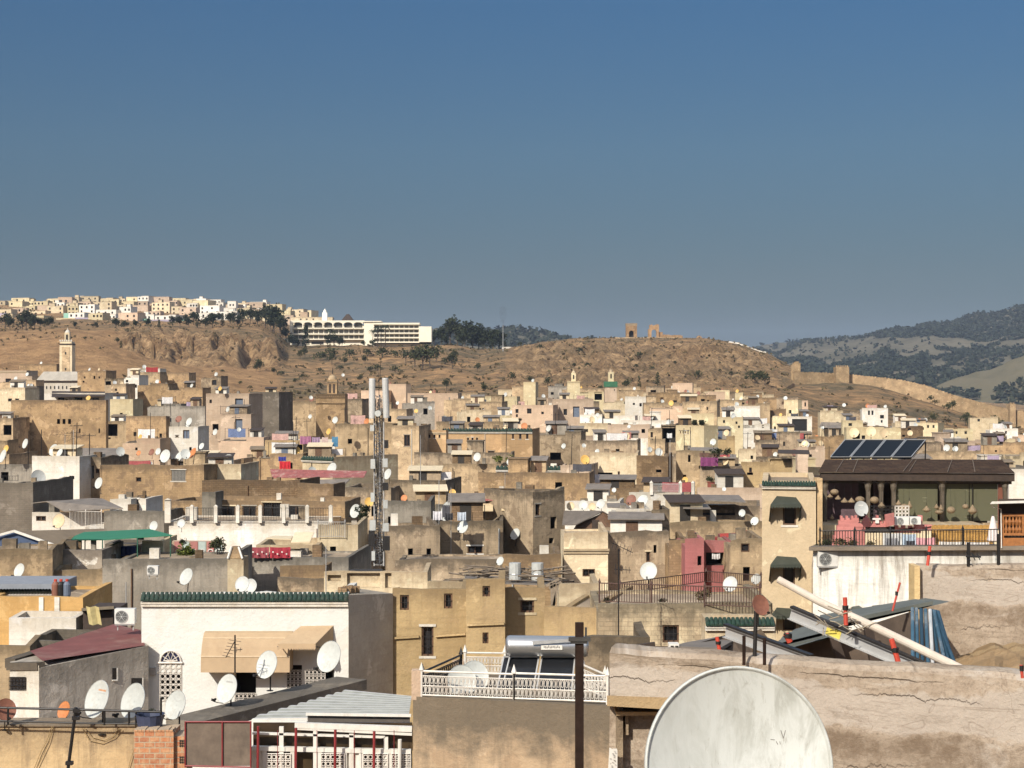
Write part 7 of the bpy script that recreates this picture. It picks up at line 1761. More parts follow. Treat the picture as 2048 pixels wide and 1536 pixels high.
b.hexa([at(1690, 1222, D + 3.2), at(1735, 1222, D + 3.2), at(1735, 1222, D + 4), at(1690, 1222, D + 4), at(1705, 1213, D + 3.2), at(1718, 1211, D + 3.2), at(1718, 1211, D + 4), at(1705, 1213, D + 4)])
b.hexa([at(1728, 1224, D + 3.2), at(1785, 1220, D + 3.2), at(1785, 1220, D + 4), at(1728, 1224, D + 4), at(1745, 1211, D + 3.2), at(1765, 1209, D + 3.2), at(1765, 1209, D + 4), at(1745, 1211, D + 4)])
b.build('sheet', M_sheet, r)
b = MB()
poly = lambda *q: b.face([at(*p) for p in q])
poly((1548, 1306, D + .25), (1680, 1268, D + .25), (1825, 1222, D + .35), (1825, 1420, D + .35), (1548, 1420, D + .25)); poly((1545, 1300, D + .4), (1545, 1420, D + .4), (1545, 1420, D + 3), (1545, 1290, D + 3))
b.build('board', M_under, r)
b = MB()
for xa, ya, xb, yb in ((1665, 1268, 1690, 1345), (1735, 1250, 1752, 1345)): b.beam(at(xa, ya, D - .02), at(xb, yb, D - .02), .09, .09)
b.build('prop', M_dwood, r)
r = root_px('shed', 'low grey tin lean-to left of the dark dish with a white end', 'shed', 1420, 1310, 24); b = MB(); P = [at(1340, 1292, 23), at(1440, 1296, 23), at(1500, 1262, 26), at(1375, 1284, 26)]; b.hexa([p - Vector((0, 0, .05)) for p in P] + P); b.build('sheet', M_tin, r)
b = MB(); pbox(b, 1338, 1358, 1288, 1297, 23, .2, 0, -.02); b.build('white_end', M_whitep, r); b = MB(); pbox(b, 1341, 1347, 1291, 1294, 23, .05, 0, -.04); pbox(b, 1350, 1356, 1291, 1294, 23, .05, 0, -.04); b.build('vent_hole', M_hole, r)
b = MB(); b.face([at(1358, 1297, 23.2), at(1458, 1268, 24.5), at(1505, 1300, 23.2), at(1505, 1340, 23.2), at(1358, 1340, 23.2)]); b.build('board', M_under, r)
b = MB(); b.beam(at(1270, 1294, 20), at(1310, 1288, 20), .06, .05); b.build('loose_bar', M_dwood, r)
# beams
D = 15.3
r = root_px('wooden_pole', 'long whitewashed pole leaning across the timber pile', 'pole', 1740, 1250, D); b = MB(); b.tube([at(1557, 1159, D + .7), at(1640, 1204, D + .45), at(1745, 1252, D), at(1840, 1298, D - .3), at(1938, 1346, D - .6)], .035, 12, 0, .042); b.build('shaft', plain('whitewashed_wood', (.46, .40, .33), .8, 0, .15, 5, (.25, .17, .12), .5), r)
M_alu = plain('alu_channel', (.40, .40, .39), .4, .35, .08, 4, (.3, .28, .24), .3)
def channel(label, p, q, w, mark=None):
    r = thing('steel_channel', label, 'beam', p, 0, 'metal channels on the timber pile'); b = MB(); d = (q - p).normalized(); up = Vector((0, 0, 1)); up = (up - d * up.dot(d)).normalized(); f = d.cross(up).normalized()
    if f.y > 0: f = -f
    def bx(u0, u1, f0, f1, m=0): b.hexa([p + up * u0 + f * f0, q + up * u0 + f * f0, q + up * u0 + f * f1, p + up * u0 + f * f1, p + up * u1 + f * f0, q + up * u1 + f * f0, q + up * u1 + f * f1, p + up * u1 + f * f1], m)
    bx(-w / 2, w / 2, 0, .006); bx(w / 2 - .006, w / 2, .007, .05); bx(-w / 2, -w / 2 + .006, .007, .05); b.build('channel', M_alu, r)
    b = MB(); bx(w / 2 + .001, w / 2 + .022, -.01, .055); b.build('rubber_edge', M_black, r)
    if mark:
        b = MB(); p_, q_ = p, q; a_, c_ = p.lerp(q, mark[0]), p.lerp(q, mark[1]); b.face([a_ - up * w * .45 + f * .009, c_ - up * w * .45 + f * .009, c_ + up * w * .25 + f * .009, a_ + up * w * .4 + f * .009]); b.build('yellow_mark', plain('yellow_paint', (.55, .45, .08), .6), r)
channel('long grey metal channel with a yellow smear crossing the pile', at(1582, 1226, D + .4), at(1872, 1350, D - .5), .11, (.26, .36))
channel('shorter grey metal channel sloping behind the dark dish post', at(1452, 1262, D + 1.5), at(1625, 1325, D + .6), .12)
r = root_px('pole_bundle', 'bundle of blue and white painted poles leaning on the shed', 'poles', 1850, 1340, 15.8)
rg = random.Random(2)
for i, (xa, xb, m) in enumerate(((1825, 1826, 0), (1833, 1835, 0), (1842, 1846, 1), (1851, 1857, 0), (1860, 1866, 2), (1864, 1880, 1), (1868, 1894, 0), (1872, 1903, 1), (1876, 1912, 1), (1868, 1917, 1))):
    b = MB(); b.tube([at(xa, 1217 + i * .8, 16.2 + .05 * (i % 2)), at(xb, 1345, 15.3 + .06 * (i % 3))], .0185, 8); b.build('painted_pole', [plain('pole_blue', (.028, .075, .115), .6, 0, .25, 6, (.35, .34, .32), .5), plain('pole_dark_blue', (.014, .045, .075), .6, 0, .3, 6), plain('pole_white', (.45, .45, .44), .6, 0, .15, 6, (.1, .2, .28), .5)][m], r)
M_prop = plain('red_prop', (.45, .055, .03), .55, 0, .2, 6, (.2, .04, .03), .4)
for (xa, ya, xb, yb, d, rr, lab) in ((1690, 1195, 1692, 1250, 15, .02, 'upright red prop between the pole and the channel'), (1800, 1165, 1785, 1222, 17, .011, 'thin dark red rod leaning over the grey sheets'), (1783, 1278, 1800, 1336, 14.6, .024, 'red prop standing under the white pole'), (1860, 1092, 1855, 1131, 20.2, .02, 'red prop standing on the block wall before the terrace'), (1572, 1268, 1580, 1284, 16, .03, 'short red prop end lying at the left of the sheets'), (1434, 1274, 1440, 1306, 22, .026, 'red prop under the tin lean-to left of the dark dish'), (2042, 1330, 2045, 1356, 12.4, .012, 'small red marker stick on the foreground wall at the right edge')):
    r = thing('red_prop', lab, 'prop', at(xb, yb, d), 0, 'red scaffold props'); b = MB(); b.tube([at(xa, ya, d), at(xb, yb, d)], rr, 8); b.build('tube', M_prop, r); b = MB(); q = at(xa, ya, d).lerp(at(xb, yb, d), .45); b.lathe([(rr, 0), (rr * 1.4, 0), (rr * 1.4, .04), (rr, .04)], q, 8); b.build('collar', M_black, r)
r = root_px('brushwood', 'tangle of sticks and wire on the timber pile beside the red prop', 'sticks', 1670, 1245, 15.2); b = MB(); rg = random.Random(6)
for _ in range(26):
    p = at(rg.uniform(1640, 1720), rg.uniform(1228, 1262), 15.2 + rg.uniform(-.2, .2)); q = p + Vector((rg.uniform(-.2, .2), rg.uniform(-.1, .1), rg.uniform(-.1, .1))); b.bar(p, q, .005, 4)
b.build('stick', plain('dry_stick', (.3, .25, .18), .9), r)
for px, yt, d, lab in ((1488, 1272, 13.5, 'left iron stub on the foreground wall'), (1529, 1276, 13.4, 'right iron stub on the foreground wall')):
    r = root_px('iron_stub', lab, 'rod', px, 1318, d); b = MB(); b.bar(at(px, 1330, d), at(px, yt, d), .014, 6); b.build('rod', plain('rust_brown', (.055, .026, .016)), r)
yagi('dark cross-shaped aerial in front of the white terrace wall', 1937, 1085, 1133, 20.3, [(1930, 1112, 1960, 1113, 3, .1)])
yagi('bare dark pole before the right air conditioner', 1997, 1068, 1133, 20.2, [], 'aerial_pole')
# iron railing terrace on the cream stone house
D = 60; railing('rusty front railing along the cream stone house terrace', at(1199, 1206, D), at(1520, 1218, D - 3), sz(40, D), 62, plain('rust_rail', (.07, .035, .025), .7, 0, .3), loops=False, posts=4, post_r=.03)
railing('rear railing of the terrace climbing to its peak', at(1240, 1190, D + 5), at(1412, 1165, D + 14), sz(26, D), 40, plain('rust_rail', (.07, .035, .025)), loops=False, posts=2, post_r=.03)
railing('rear right railing of the terrace falling from its peak', at(1412, 1165, D + 14), at(1522, 1176, D + 6), sz(28, D), 30, plain('rust_rail', (.07, .035, .025)), loops=False, posts=2, post_r=.03)
for i, (px, py, h, lab) in enumerate(((1213, 1206, 16, 'dark potted plant at the left end of the railing terrace'), (1322, 1210, 18, 'pair of dark bushes behind the middle of the railing'), (1408, 1200, 34, 'tall reddish potted plant at the peak of the railing terrace'), (1372, 1213, 8, 'small low plant on the railing terrace floor'), (1448, 1214, 10, 'low dark plant behind the right half of the railing'), (1490, 1216, 12, 'rightmost dark plant behind the terrace railing'))):
    plant('bush', at(px, py, D), sz(h, D), seed=i % 3, leaf=M_bush if i == 2 else M_leafd, label=lab, group='plants on the railing terrace')
# short green tile band right of it
r = house(1410, 1552, 1236, 50, 'cr', [], dep=1.0, label='cream wall with a short green tile edge under the dark dish', par=.1); WMr = WM[r.name]; p0 = WMr.inverted() @ at(1410, 1236, 50); WM[r.name] = Matrix.Identity(4); eaves(r, Vector((0, 0, 0)), Vector((1, 0, 0)), sz(138, 50), p0.z - .02, 50, .22, .62); WM[r.name] = WMr
for k in KIDS[r.name]: WM[k.name] = WMr
# ------------------------------------------------------------------ satellite dishes
DISH = {}
DM = {'w': (M_dish, 'white'), 'g': (M_dishg, 'grey'), 'c': (M_dishc, 'cream'), 'o': (M_disho, 'rusty orange'), 'y': (M_dishy, 'yellowed'), 'b': (M_dishb, 'brown')}
def dish_proto(kind, lod):
    mat = DM[kind][0]; r = thing('satellite_dish', None, 'satellite dish', (0, 0, 0), 0, 'satellite dishes on the roofs'); n = 28 if lod == 0 else 14
    T = Matrix.Rotation(R_(-20), 3, 'X')
    def p(k, t, dy): return T @ Vector((.46 * k * math.cos(t), .075 * (1 - k * k) + dy, .5 * k * math.sin(t)))
    ks = (.02, .3, .55, .75, .9, .97) if lod == 0 else (.02, .5, .97)
    b = MB(); rows = [[p(k, 2 * math.pi * i / n, 0) for i in range(n)] for k in ks]
    rows += [[p(k, 2 * math.pi * i / n, d) for i in range(n)] for k, d in ((.985, -.012), (1.0, .0), (1.0, .02), (.9, .03), (.5, .03), (.02, .03))]
    b.grid(rows, 0, True); o = b.build('reflector', mat); o.parent = r; kids = [o]
    b = MB(); e = T @ Vector((0, -.46, -.52)); b.tube([T @ Vector((0, .02, -.5)), T @ Vector((0, -.25, -.53)), e], .015, 6); b.cbox(e + Vector((0, .02, .03)), (.08, .14, .08), 0, T); b.lathe([(0, -.02), (.035, 0), (.035, .06), (0, .07)], e + Vector((0, .07, .05)), 8, 0, Matrix.Rotation(R_(-90), 3, 'X'))
    o = b.build('feed_arm', M_black); o.parent = r; kids.append(o)
    b = MB(); b.tube([(0, .14, .02), (0, .2, -.08), (0, .2, -.95)], .028, 8 if lod == 0 else 5); b.cbox((0, .19, -.03), (.2, .06, .24)); b.lathe([(.12, -.95), (.12, -.93), (.03, -.92)], (0, .18, 0), 8); o = b.build('mount_pole', M_black); o.parent = r; kids.append(o)
    KIDS[r.name] = kids; return r
def dish(px, py, w, h, D, kind='w', label=None, yaw=None, flip=False, roll=0):
    lod = 0 if D < 130 else 1
    if yaw is None: yaw = -math.acos(min(.98, max(.3, w / h * 1.03)))
    if flip: yaw = -yaw
    if (kind, lod) not in DISH: DISH[(kind, lod)] = dish_proto(kind, lod); o = DISH[(kind, lod)]
    else:
        o = copy_tree(DISH[(kind, lod)]); o.name = 'satellite_dish'
        if 'label' in o: del o['label']
    o.location = at(px, py, D); o.scale = (sz(h, D) * 1.02,) * 3; o.rotation_euler = (random.uniform(-.15, .12) if D > 60 else 0, roll, yaw if D < 100 or random.random() < .8 else -yaw * random.uniform(.3, 1))
    if label: o['label'] = label
    else: AUTO.append((o, ('small ' if h < 14 else '') + DM[kind][1] + ' satellite dish', 'dish', (px, py)))
    return o
def dmark(o, dots, mat, name='logo'):
    """Faded print on the reflector: little bars at (x, z) in dish radii."""
    b = MB(); T = Matrix.Rotation(R_(-20), 3, 'X')
    for x, z, w, h in dots:
        k2 = x * x + z * z; q = [T @ Vector((.46 * u, .075 * (1 - (u * u + v * v)) - .006, .5 * v)) for u, v in ((x, z), (x + w, z), (x + w, z + h), (x, z + h))]; b.face(q)
    m = b.build(name, mat); m.parent = o
M_print = plain('faded_print', (.34, .33, .31), .6); M_printo = plain('orange_print', (.50, .23, .10), .6, 0, .25, 8)
d1 = dish(193, 1398, 56, 76, 38.9, 'w', 'white dish with faded orange lettering behind the black pipe rail')
dmark(d1, [(-.2 + i * .075, .45, .055, .07 + .03 * (i % 2)) for i in range(10)], M_printo); dmark(d1, [(-.25 + i * .07, .33, .05, .025) for i in range(11)], M_print, 'lettering')
dish(265, 1402, 55, 72, 40.3, 'w', 'plain white dish right of the one with orange lettering')
d3 = dish(350, 1410, 46, 58, 39.3, 'w', 'white dish with a small curved emblem above the brick pier')
dmark(d3, [(-.35, .42, .07, .07), (-.1, .52, .07, .06)] + [(-.28 + .09 * i, .36 - .1 * math.sin(math.pi * i / 6), .08, .035) for i in range(7)], M_print, 'emblem')
d4 = dish(453, 1377, 45, 58, 45, 'w', 'white dish with grey lettering before the dark doorway of the white house')
dmark(d4, [(-.3 + i * .1, .42, .075, .09 + .03 * (i % 2)) for i in range(7)], M_print, 'lettering')
dish(127, 1421, 29, 37, 40.2, 'o', 'small rusty orange dish left of the lettered white dish')
dish(12, 1419, 36, 44, 38.8, 'b', 'brown dish cut by the left edge on the pipe rail', flip=True)
dish(533, 1329, 45, 56, 47, 'w', 'plain white dish on a tall bracket before the tan awning')
dish(657, 1313, 50, 63, 55.2, 'w', 'white dish casting its shadow on the wall under the scalloped awning')
dish(924, 1362, 72, 64, 33.4, 'w', 'front one of two overlapping white dishes behind the ornate railing', yaw=.25)
dish(950, 1352, 66, 62, 33.8, 'w', 'rear one of two overlapping white dishes behind the ornate railing', yaw=.35)
dish(1522, 1210, 36, 42, 13.6, 'b', 'dark red-brown dish on a thin post above the foreground wall', yaw=.5)
b = MB(); r = root_px('dish_post', 'thin dark post carrying the red-brown dish on the foreground wall', 'post', 1509, 1310, 13.65); b.bar(at(1509, 1325, 13.65), at(1512, 1222, 13.65), .017, 8); b.build('post', M_black, r)
o = dish(1723, 1017, 31, 31, 67.4, 'k' if 'k' in DM else 'g', 'dark grey dish with a white mark on the pink zigzag parapet', yaw=.2); dmark(o, [(-.35 + i * .12, .38, .09, .12) for i in range(6)], M_whitep, 'lettering')
for a in ((38, 1141, 24, 29, 84), (372, 1153, 28, 35, 80), (484, 1168, 30, 32, 82, 'g'), (500, 1172, 30, 30, 83.5, 'g'), (1297, 1142, 35, 37, 94), (1460, 1168, 28, 32, 64, 'g'), (1512, 1158, 18, 22, 78), (1000, 1122, 14, 18, 88), (925, 1054, 22, 26, 107.5), (710, 1022, 22, 28, 113), (738, 1004, 17, 19, 117, 'y'),
          (117, 1042, 27, 29, 108, 'c'), (307, 1052, 18, 20, 104), (362, 1047, 20, 18, 112, 'g'), (77, 955, 26, 32, 147, 'g'), (197, 966, 18, 23, 145), (107, 900, 21, 25, 158), (117, 910, 9, 10, 157), (241, 903, 15, 19, 155), (330, 912, 23, 27, 151), (358, 913, 16, 21, 152), (371, 908, 17, 21, 151.5),
          (385, 906, 14, 23, 152.5, 'o'), (403, 892, 11, 14, 158), (50, 887, 14, 20, 165), (5, 912, 17, 27, 155), (12, 897, 12, 14, 157, 'y'), (277, 906, 10, 11, 160, 'o'), (303, 904, 12, 14, 160, 'b'), (316, 903, 12, 14, 161), (357, 838, 14, 15, 228, 'b'), (378, 843, 13, 16, 224), (430, 864, 10, 13, 216), (478, 859, 10, 9, 216),
          (440, 777, 8, 9, 270, 'y'), (670, 840, 12, 14, 221), (657, 863, 10, 13, 210, 'y'), (663, 938, 20, 27, 162), (625, 943, 16, 20, 163), (634, 953, 14, 16, 161, 'y'), (597, 951, 13, 16, 161, 'y'), (775, 948, 15, 22, 155), (840, 935, 16, 20, 158, 'c'), (954, 914, 15, 18, 192), (905, 985, 13, 15, 118, 'y'), (808, 996, 14, 14, 121, 'o'),
          (893, 1022, 24, 40, 113, 'g'), (1030, 1068, 18, 24, 113), (1127, 892, 9, 11, 215), (1194, 903, 9, 11, 214), (1168, 891, 10, 9, 216), (1300, 899, 8, 11, 205), (1426, 884, 12, 14, 222), (1370, 960, 12, 13, 165, 'y'), (1212, 985, 11, 10, 144, 'y'), (1228, 980, 9, 10, 146), (1262, 1000, 20, 23, 119.5, 'b'), (1285, 1001, 20, 25, 120),
          (1141, 1012, 16, 17, 126, 'c'), (1166, 1010, 21, 20, 127), (1184, 1013, 15, 16, 126.5, 'c'), (1201, 1008, 17, 20, 127), (1484, 1026, 13, 15, 111), (1509, 1042, 15, 18, 110), (1448, 978, 10, 9, 146), (1708, 865, 21, 21, 214, 'c'), (1742, 863, 21, 22, 215, 'c'), (1768, 866, 20, 20, 215.5, 'c'), (1820, 866, 12, 12, 216, 'c'),
          (686, 750, 7, 7, 400), (1195, 830, 8, 9, 300), (795, 806, 7, 8, 320), (860, 816, 8, 9, 320), (832, 822, 9, 9, 300, 'y'), (1688, 810, 8, 8, 380), (1645, 855, 7, 7, 340), (1465, 833, 7, 8, 268), (1258, 853, 7, 8, 255), (620, 833, 8, 9, 290), (622, 795, 7, 8, 300)):
    dish(*a)
rg = random.Random(99); nd = 0
for (root, x0, x1, yt, D, dd, dep, par) in list(HOUSES):
    if not (150 < D < 520) or root.get('group') != 'houses of the old town': continue
    k = rg.choice([0, 0, 0, 1, 1, 2]) if D < 330 else rg.choice([0, 0, 1, 1, 2])
    if nd > 165: break
    for _ in range(k):
        d = D + rg.uniform(.7, max(.8, dep * .6)); px = rg.uniform(x0 + .1 * (x1 - x0), x1 - .1 * (x1 - x0)); s = rg.uniform(.75, 1.15)
        z = Z(yt, D) - par + s * .93; py = CY - (z - H0) / d * F; h = s / d * F
        if not (-5 < px < 2053): continue
        dish(px, py, h * rg.uniform(.7, .97), h, d, rg.choice('wwwwwgcyob')); nd += 1
# aerial rods on far roofs
for i in range(34):
    (root, x0, x1, yt, D, dd, dep, par) = rg.choice([h for h in HOUSES if 150 < h[4] < 290 and h[0].get('group') == 'houses of the old town'])
    px = rg.uniform(x0 + 3, x1 - 3); d = D + 1.0
    if not (5 < px < 2043): continue
    r = root_px('aerial_pole', None, 'antenna', px, yt + 2, d, 'television antennas'); b = MB(); L = rg.uniform(1.8, 4); p = at(px, yt + 3, d); b.bar(p, p + Vector((rg.uniform(-.1, .1), 0, L)), .04, 5); b.build('pole', M_black, r)
    if rg.random() < .6:
        b = MB(); q = p + Vector((0, 0, L * .9)); b.bar(q - Vector((.6, 0, 0)), q + Vector((.6, 0, .05)), .02, 4)
        for j in range(4): c = q + Vector((-.5 + j * .33, 0, 0)); b.bar(c - Vector((.05, .3, 0)), c + Vector((.05, .3, .1)), .014, 4)
        b.build('aerial', M_black, r)
    AUTO.append((r, 'thin roof aerial', 'aerial', (px, yt)))

# ------------------------------------------------------------------ tin roofs, canopies, awnings and terraces in the middle distance
def sheet_roof(label, quads, D, mat, name='tin_roof', cat='roof', th=.06):
    r = thing(name, label, cat, at(quads[0][0][0], quads[0][0][1], D), 0); b = MB()
    for q in quads:
        P = [at(x, y, D + d) for x, y, d in q]; nn = Vector((0, 0, -th))
        if len(P) == 4: b.hexa([p + nn for p in P] + P)
        else: b.face(P); b.face([p + nn for p in P][::-1])
    b.build('sheet', mat, r); return r
def posts(r, pts, D, mat, rad=.04):
    for x, y0, y1, d in pts: b = MB(); b.bar(at(x, y1, D + d), at(x, y0, D + d), rad, 6); b.build('post', mat, r)
sheet_roof('grey tin roof sloping over the white barred house', [[(92, 1002, -.6), (128, 1022, -1.6), (246, 1016, -1.4), (205, 997, 3)], [(62, 1006, 0), (92, 1002, -.6), (205, 997, 3), (180, 996, 3)]], 126.5, M_tin)
r = sheet_roof('brown tarpaulin roof behind the blue gable at the left edge', [[(108, 1093, 0), (215, 1066, 4), (212, 1057, 6), (28, 1062, .5)]], 98, plain('tarpaulin', (.17, .13, .085), .85, 0, .2, .8, (.09, .07, .05), .5))
b = MB(); b.face([at(-30, 1092, 98.1), at(112, 1093, 98.1), at(28, 1064, 98.3), at(-30, 1078, 98.3)]); b.build('blue_gable', plain('blue_board', (.022, .045, .10), .7, 0, .15, 2), r)
b = MB(); b.beam(at(-30, 1078, 97.9), at(28, 1062, 98), .1, .14); b.beam(at(28, 1062, 98), at(125, 1096, 97.6), .1, .14); b.build('barge_board', M_whitep, r)
r = sheet_roof('bright green canopy on thin posts over a dark patio', [[(205, 1079, -1), (345, 1070, -.5), (300, 1058, 3), (168, 1064, 2.5)], [(132, 1079, 0), (205, 1079, -1), (168, 1064, 2.5)]], 93, plain('green_canvas', (.018, .14, .075), .75, 0, .08, 1.0), 'canopy', 'canopy', .05)
posts(r, [(137, 1080, 1112, 0), (170, 1079, 1112, 2), (205, 1079, 1130, -1), (275, 1074, 1130, -.7), (341, 1070, 1120, -.5)], 93, plain('green_post', (.02, .09, .055), .6), .035)
hs(210, 282, 1088, 97, 'dg', [(216, 1092, 278, 1128, 'h')], dep=3, label='dark patio room under the green canopy with blue drums')
for i, px in enumerate((248, 256, 264)):
    r = root_px('plastic_drum', ['blue plastic drum leftmost of three under the green canopy', 'middle blue plastic drum under the green canopy', 'blue plastic drum rightmost of three under the green canopy'][i], 'drum', px, 1122, 94.5, 'blue drums under the canopy'); b = MB(); b.lathe([(0, 0), (.22, 0), (.23, .1), (.235, .4), (.23, .8), (.2, .9), (.1, .92), (0, .92)], at(px, 1124, 94.5), 12); b.build('barrel', plain('drum_blue', (.015, .03, .14), .5), r); b = MB(); b.lathe([(.24, .3), (.245, .33), (.24, .36)], at(px, 1124, 94.5), 12); b.build('hoop', M_black, r)
hs(284, 326, 1082, 95, 'ye', [(320, 1096, 345, 1122, 'h')], dep=4, label='yellow patio house corner beside the green canopy')
# painted arch wall
hs(344, 442, 1083, 96, 'pk', [], dep=.5, label='patio wall painted with pink and white horseshoe arches', par=.02, group='houses of the old town')
rt = root_px('arch_mural', 'painted horseshoe arch panels on the patio wall', 'mural', 392, 1118, 95.95)
for i, px in enumerate((356, 371, 388, 404, 421, 437)):
    b = MB(); pbox(b, px - 7.4, px + 7.4, 1083, 1122, 95.96, .02); o = b.build('panel', plain('mural_%d' % (i % 2), ((.36, .15, .13), (.40, .46, .42))[i % 2], .8), rt)
    b = MB(); c = at(px, 1104, 95.9); w = sz(4, 96); b.tube([c + Vector((-w, 0, -.5)), c + Vector((-w, 0, 0))] + [c + Vector((-1.25 * w * math.cos(t), 0, 1.25 * w * math.sin(t))) for t in [math.pi * k / 8 for k in range(9)]] + [c + Vector((w, 0, -.5))], .03, 5); b.build('arch_line', M_grille, o)
for i, (px, py, h, lf, lab) in enumerate(((372, 1120, 40, M_leafg, 'tall green shrub before the painted arches'), (381, 1122, 32, M_leafg, 'second green shrub right of the tall one on the arch patio'), (434, 1115, 44, M_leaf, 'slender grey-green tree at the right end of the arch patio'), (365, 1092, 18, M_leafd, 'little dark bush above the patio wall'))):
    plant('bush' if i != 2 else 'broad', at(px, py, 93.5), sz(h, 93.5), seed=i % 3, leaf=lf, label=lab, group='patio plants')
b = MB(); r = root_px('chimney_cap', 'pale tapering chimney cap on the cream square pillar', 'chimney', 470, 1117, 85.3); q0, q1 = at(456, 1117, 85.3), at(485, 1117, 85.3); z = Z(1094, 85.3); w = q1.x - q0.x
b.hexa([q0, q1, q1 + Vector((0, w, 0)), q0 + Vector((0, w, 0)), (q0.x + .22 * w, 85.3 + .2 * w, z), (q1.x - .3 * w, 85.3 + .2 * w, z), (q1.x - .3 * w, 85.3 + .8 * w, z), (q0.x + .22 * w, 85.3 + .8 * w, z)]); b.build('cap', wallmat('oc'), r, uvtop=z); b = MB(); b.bar((q0.x + .22 * w, 85.25 + .2 * w, z), q0 + Vector((0, -.05, 0)), .06, 5); b.bar((q1.x - .3 * w, 85.25 + .2 * w, z), q1 + Vector((0, -.05, 0)), .06, 5); b.build('edge', M_whitep, r)
# colonnade of the white mansion
D = 116.7
for i, px in enumerate((335, 383, 431, 475, 520, 567, 614, 661)):
    r = root_px('pillar', [f'square white roof pillar, {n} from the left in the colonnade' for n in ('first', 'second', 'third', 'fourth', 'fifth', 'sixth', 'seventh', 'last')][i], 'pillar', px, 1043, D, 'white pillars of the roof colonnade'); b = MB(); h = 1000 if i == 0 else 1013; w = 6 if i == 0 else 3.6; pbox(b, px - w, px + w, h, 1046, D, .28); b.build('shaft', wallmat('wh'), r, uvtop=Z(h, D)); b = MB(); c = at(px, h, D) + Vector((0, .14, 0)); e = sz(w + .6, D); b.hexa([c + Vector((-e, -e, 0)), c + Vector((e, -e, 0)), c + Vector((e, e, 0)), c + Vector((-e, e, 0))] + [c + Vector((x * .02, y * .02, .12)) for x, y in ((-1, -1), (1, -1), (1, 1), (-1, 1))]); b.build('cap', wallmat('wh'), r, uvtop=20)
for i, (x0, x1) in enumerate(((342, 379), (387, 427), (435, 471), (479, 516), (524, 563), (571, 610), (618, 657))):
    railing(f'dark iron railing between two white roof pillars, {["first", "second", "third", "fourth", "fifth", "sixth", "last"][i]} bay from the left', at(x0, 1043, D), at(x1, 1043, D), sz(27, D), 12, M_black, loops=False, posts=0)
railing('tall white and black barred fence right of the white wall', at(636, 1076, 104.8), at(690, 1076, 104.8), sz(32, 104.8), 14, plain('fence_grey', (.3, .29, .27), .6), loops=False)
railing('white window bars along the terrace under the grey tin roof', at(140, 1056, 125), at(203, 1056, 125), sz(33, 125), 22, M_rail, loops=False, posts=3)
sheet_roof('pair of faded awnings on the lower right of the white wall, larger one', [[(582, 1084, -1.4), (620, 1083, -1.4), (628, 1064, 0), (590, 1064, 0)]], 101, plain('faded_awning', (.55, .46, .31), .85, 0, .1, 2), 'awning', 'awning')
sheet_roof('low faded awning left of the larger one above the red rugs', [[(532, 1076, -1.2), (582, 1078, -1.2), (586, 1072, .3), (548, 1071, .3)]], 101.5, plain('faded_awning', (.55, .46, .31), .85), 'awning', 'awning')
for i, (x0, x1, col, lab) in enumerate(((500, 538, (.24, .05, .06), 'dark red patterned rug hung over the grey wall, left of two'), (540, 581, (.30, .025, .04), 'crimson patterned rug hung over the grey wall, right of two'))):
    o = cloth(lab, x0, x1, 1094, 1116, 95.6, col, 'rug')
    b = MB()
    for k in range(4): c = at(x0 + 6 + k * 9, 1104 + (k % 2) * 4, 95.45); b.disc(c, .05, None, 8)
    b.build('pattern', M_whitep, o)
for a in (('red chequered quilt and dark cloth on the far wall top', 600, 622, 872, 888, 198, (.3, .12, .2)), ('blue overalls hanging on the terrace below the brick minaret', 664, 676, 873, 893, 200, (.07, .20, .32)), ('pale pink cloth beside the blue overalls', 644, 656, 874, 890, 199, (.5, .38, .34)), ('mauve blanket on the parapet left of the overalls', 624, 640, 874, 887, 199.5, (.26, .18, .26)), ('brilliant red cloth with a blue strip before the grey shaded house', 559, 581, 922, 938, 179, (.48, .02, .03)), ('deep blue strip of cloth above the brilliant red one', 557, 572, 913, 922, 179.2, (.03, .04, .22)),
          ('white sheets on the terrace below the pink corner block', 1184, 1200, 948, 966, 192, (.6, .58, .58)), ('lilac and white laundry row beside the white sheets', 1202, 1222, 950, 968, 191, (.46, .42, .52)), ('dark lilac laundry at the right of the row', 1226, 1248, 950, 966, 190, (.26, .2, .3)), ('purple spotted curtain on the brown terrace house', 1401, 1436, 914, 932, 174, (.16, .035, .11)), ('brown awning cloth above the purple curtain', 1399, 1440, 905, 914, 174.2, (.10, .055, .04)),
          ('white and grey laundry on the cream awning house parapet', 866, 884, 1022, 1040, 107, (.55, .54, .56)), ('black jacket hanging in the laundry row', 890, 906, 1026, 1040, 107, (.03, .03, .035)), ('light blue shirt hanging at the right of the black jacket', 915, 932, 1024, 1041, 107, (.45, .5, .56)), ('white shirt in the dark open loggia', 1334, 1344, 866, 876, 243, (.6, .6, .6)), ('faded red laundry on the town terrace right of the grey rubble', 1244, 1262, 864, 878, 240, (.42, .18, .15)), ('red carpet on the whitewashed terrace at the far left slope', 292, 316, 734, 746, 428, (.28, .03, .03)), ('white cloth hung in the pink house porch', 1424, 1440, 1107, 1118, 95.6, (.5, .48, .46))):
    cloth(*a)
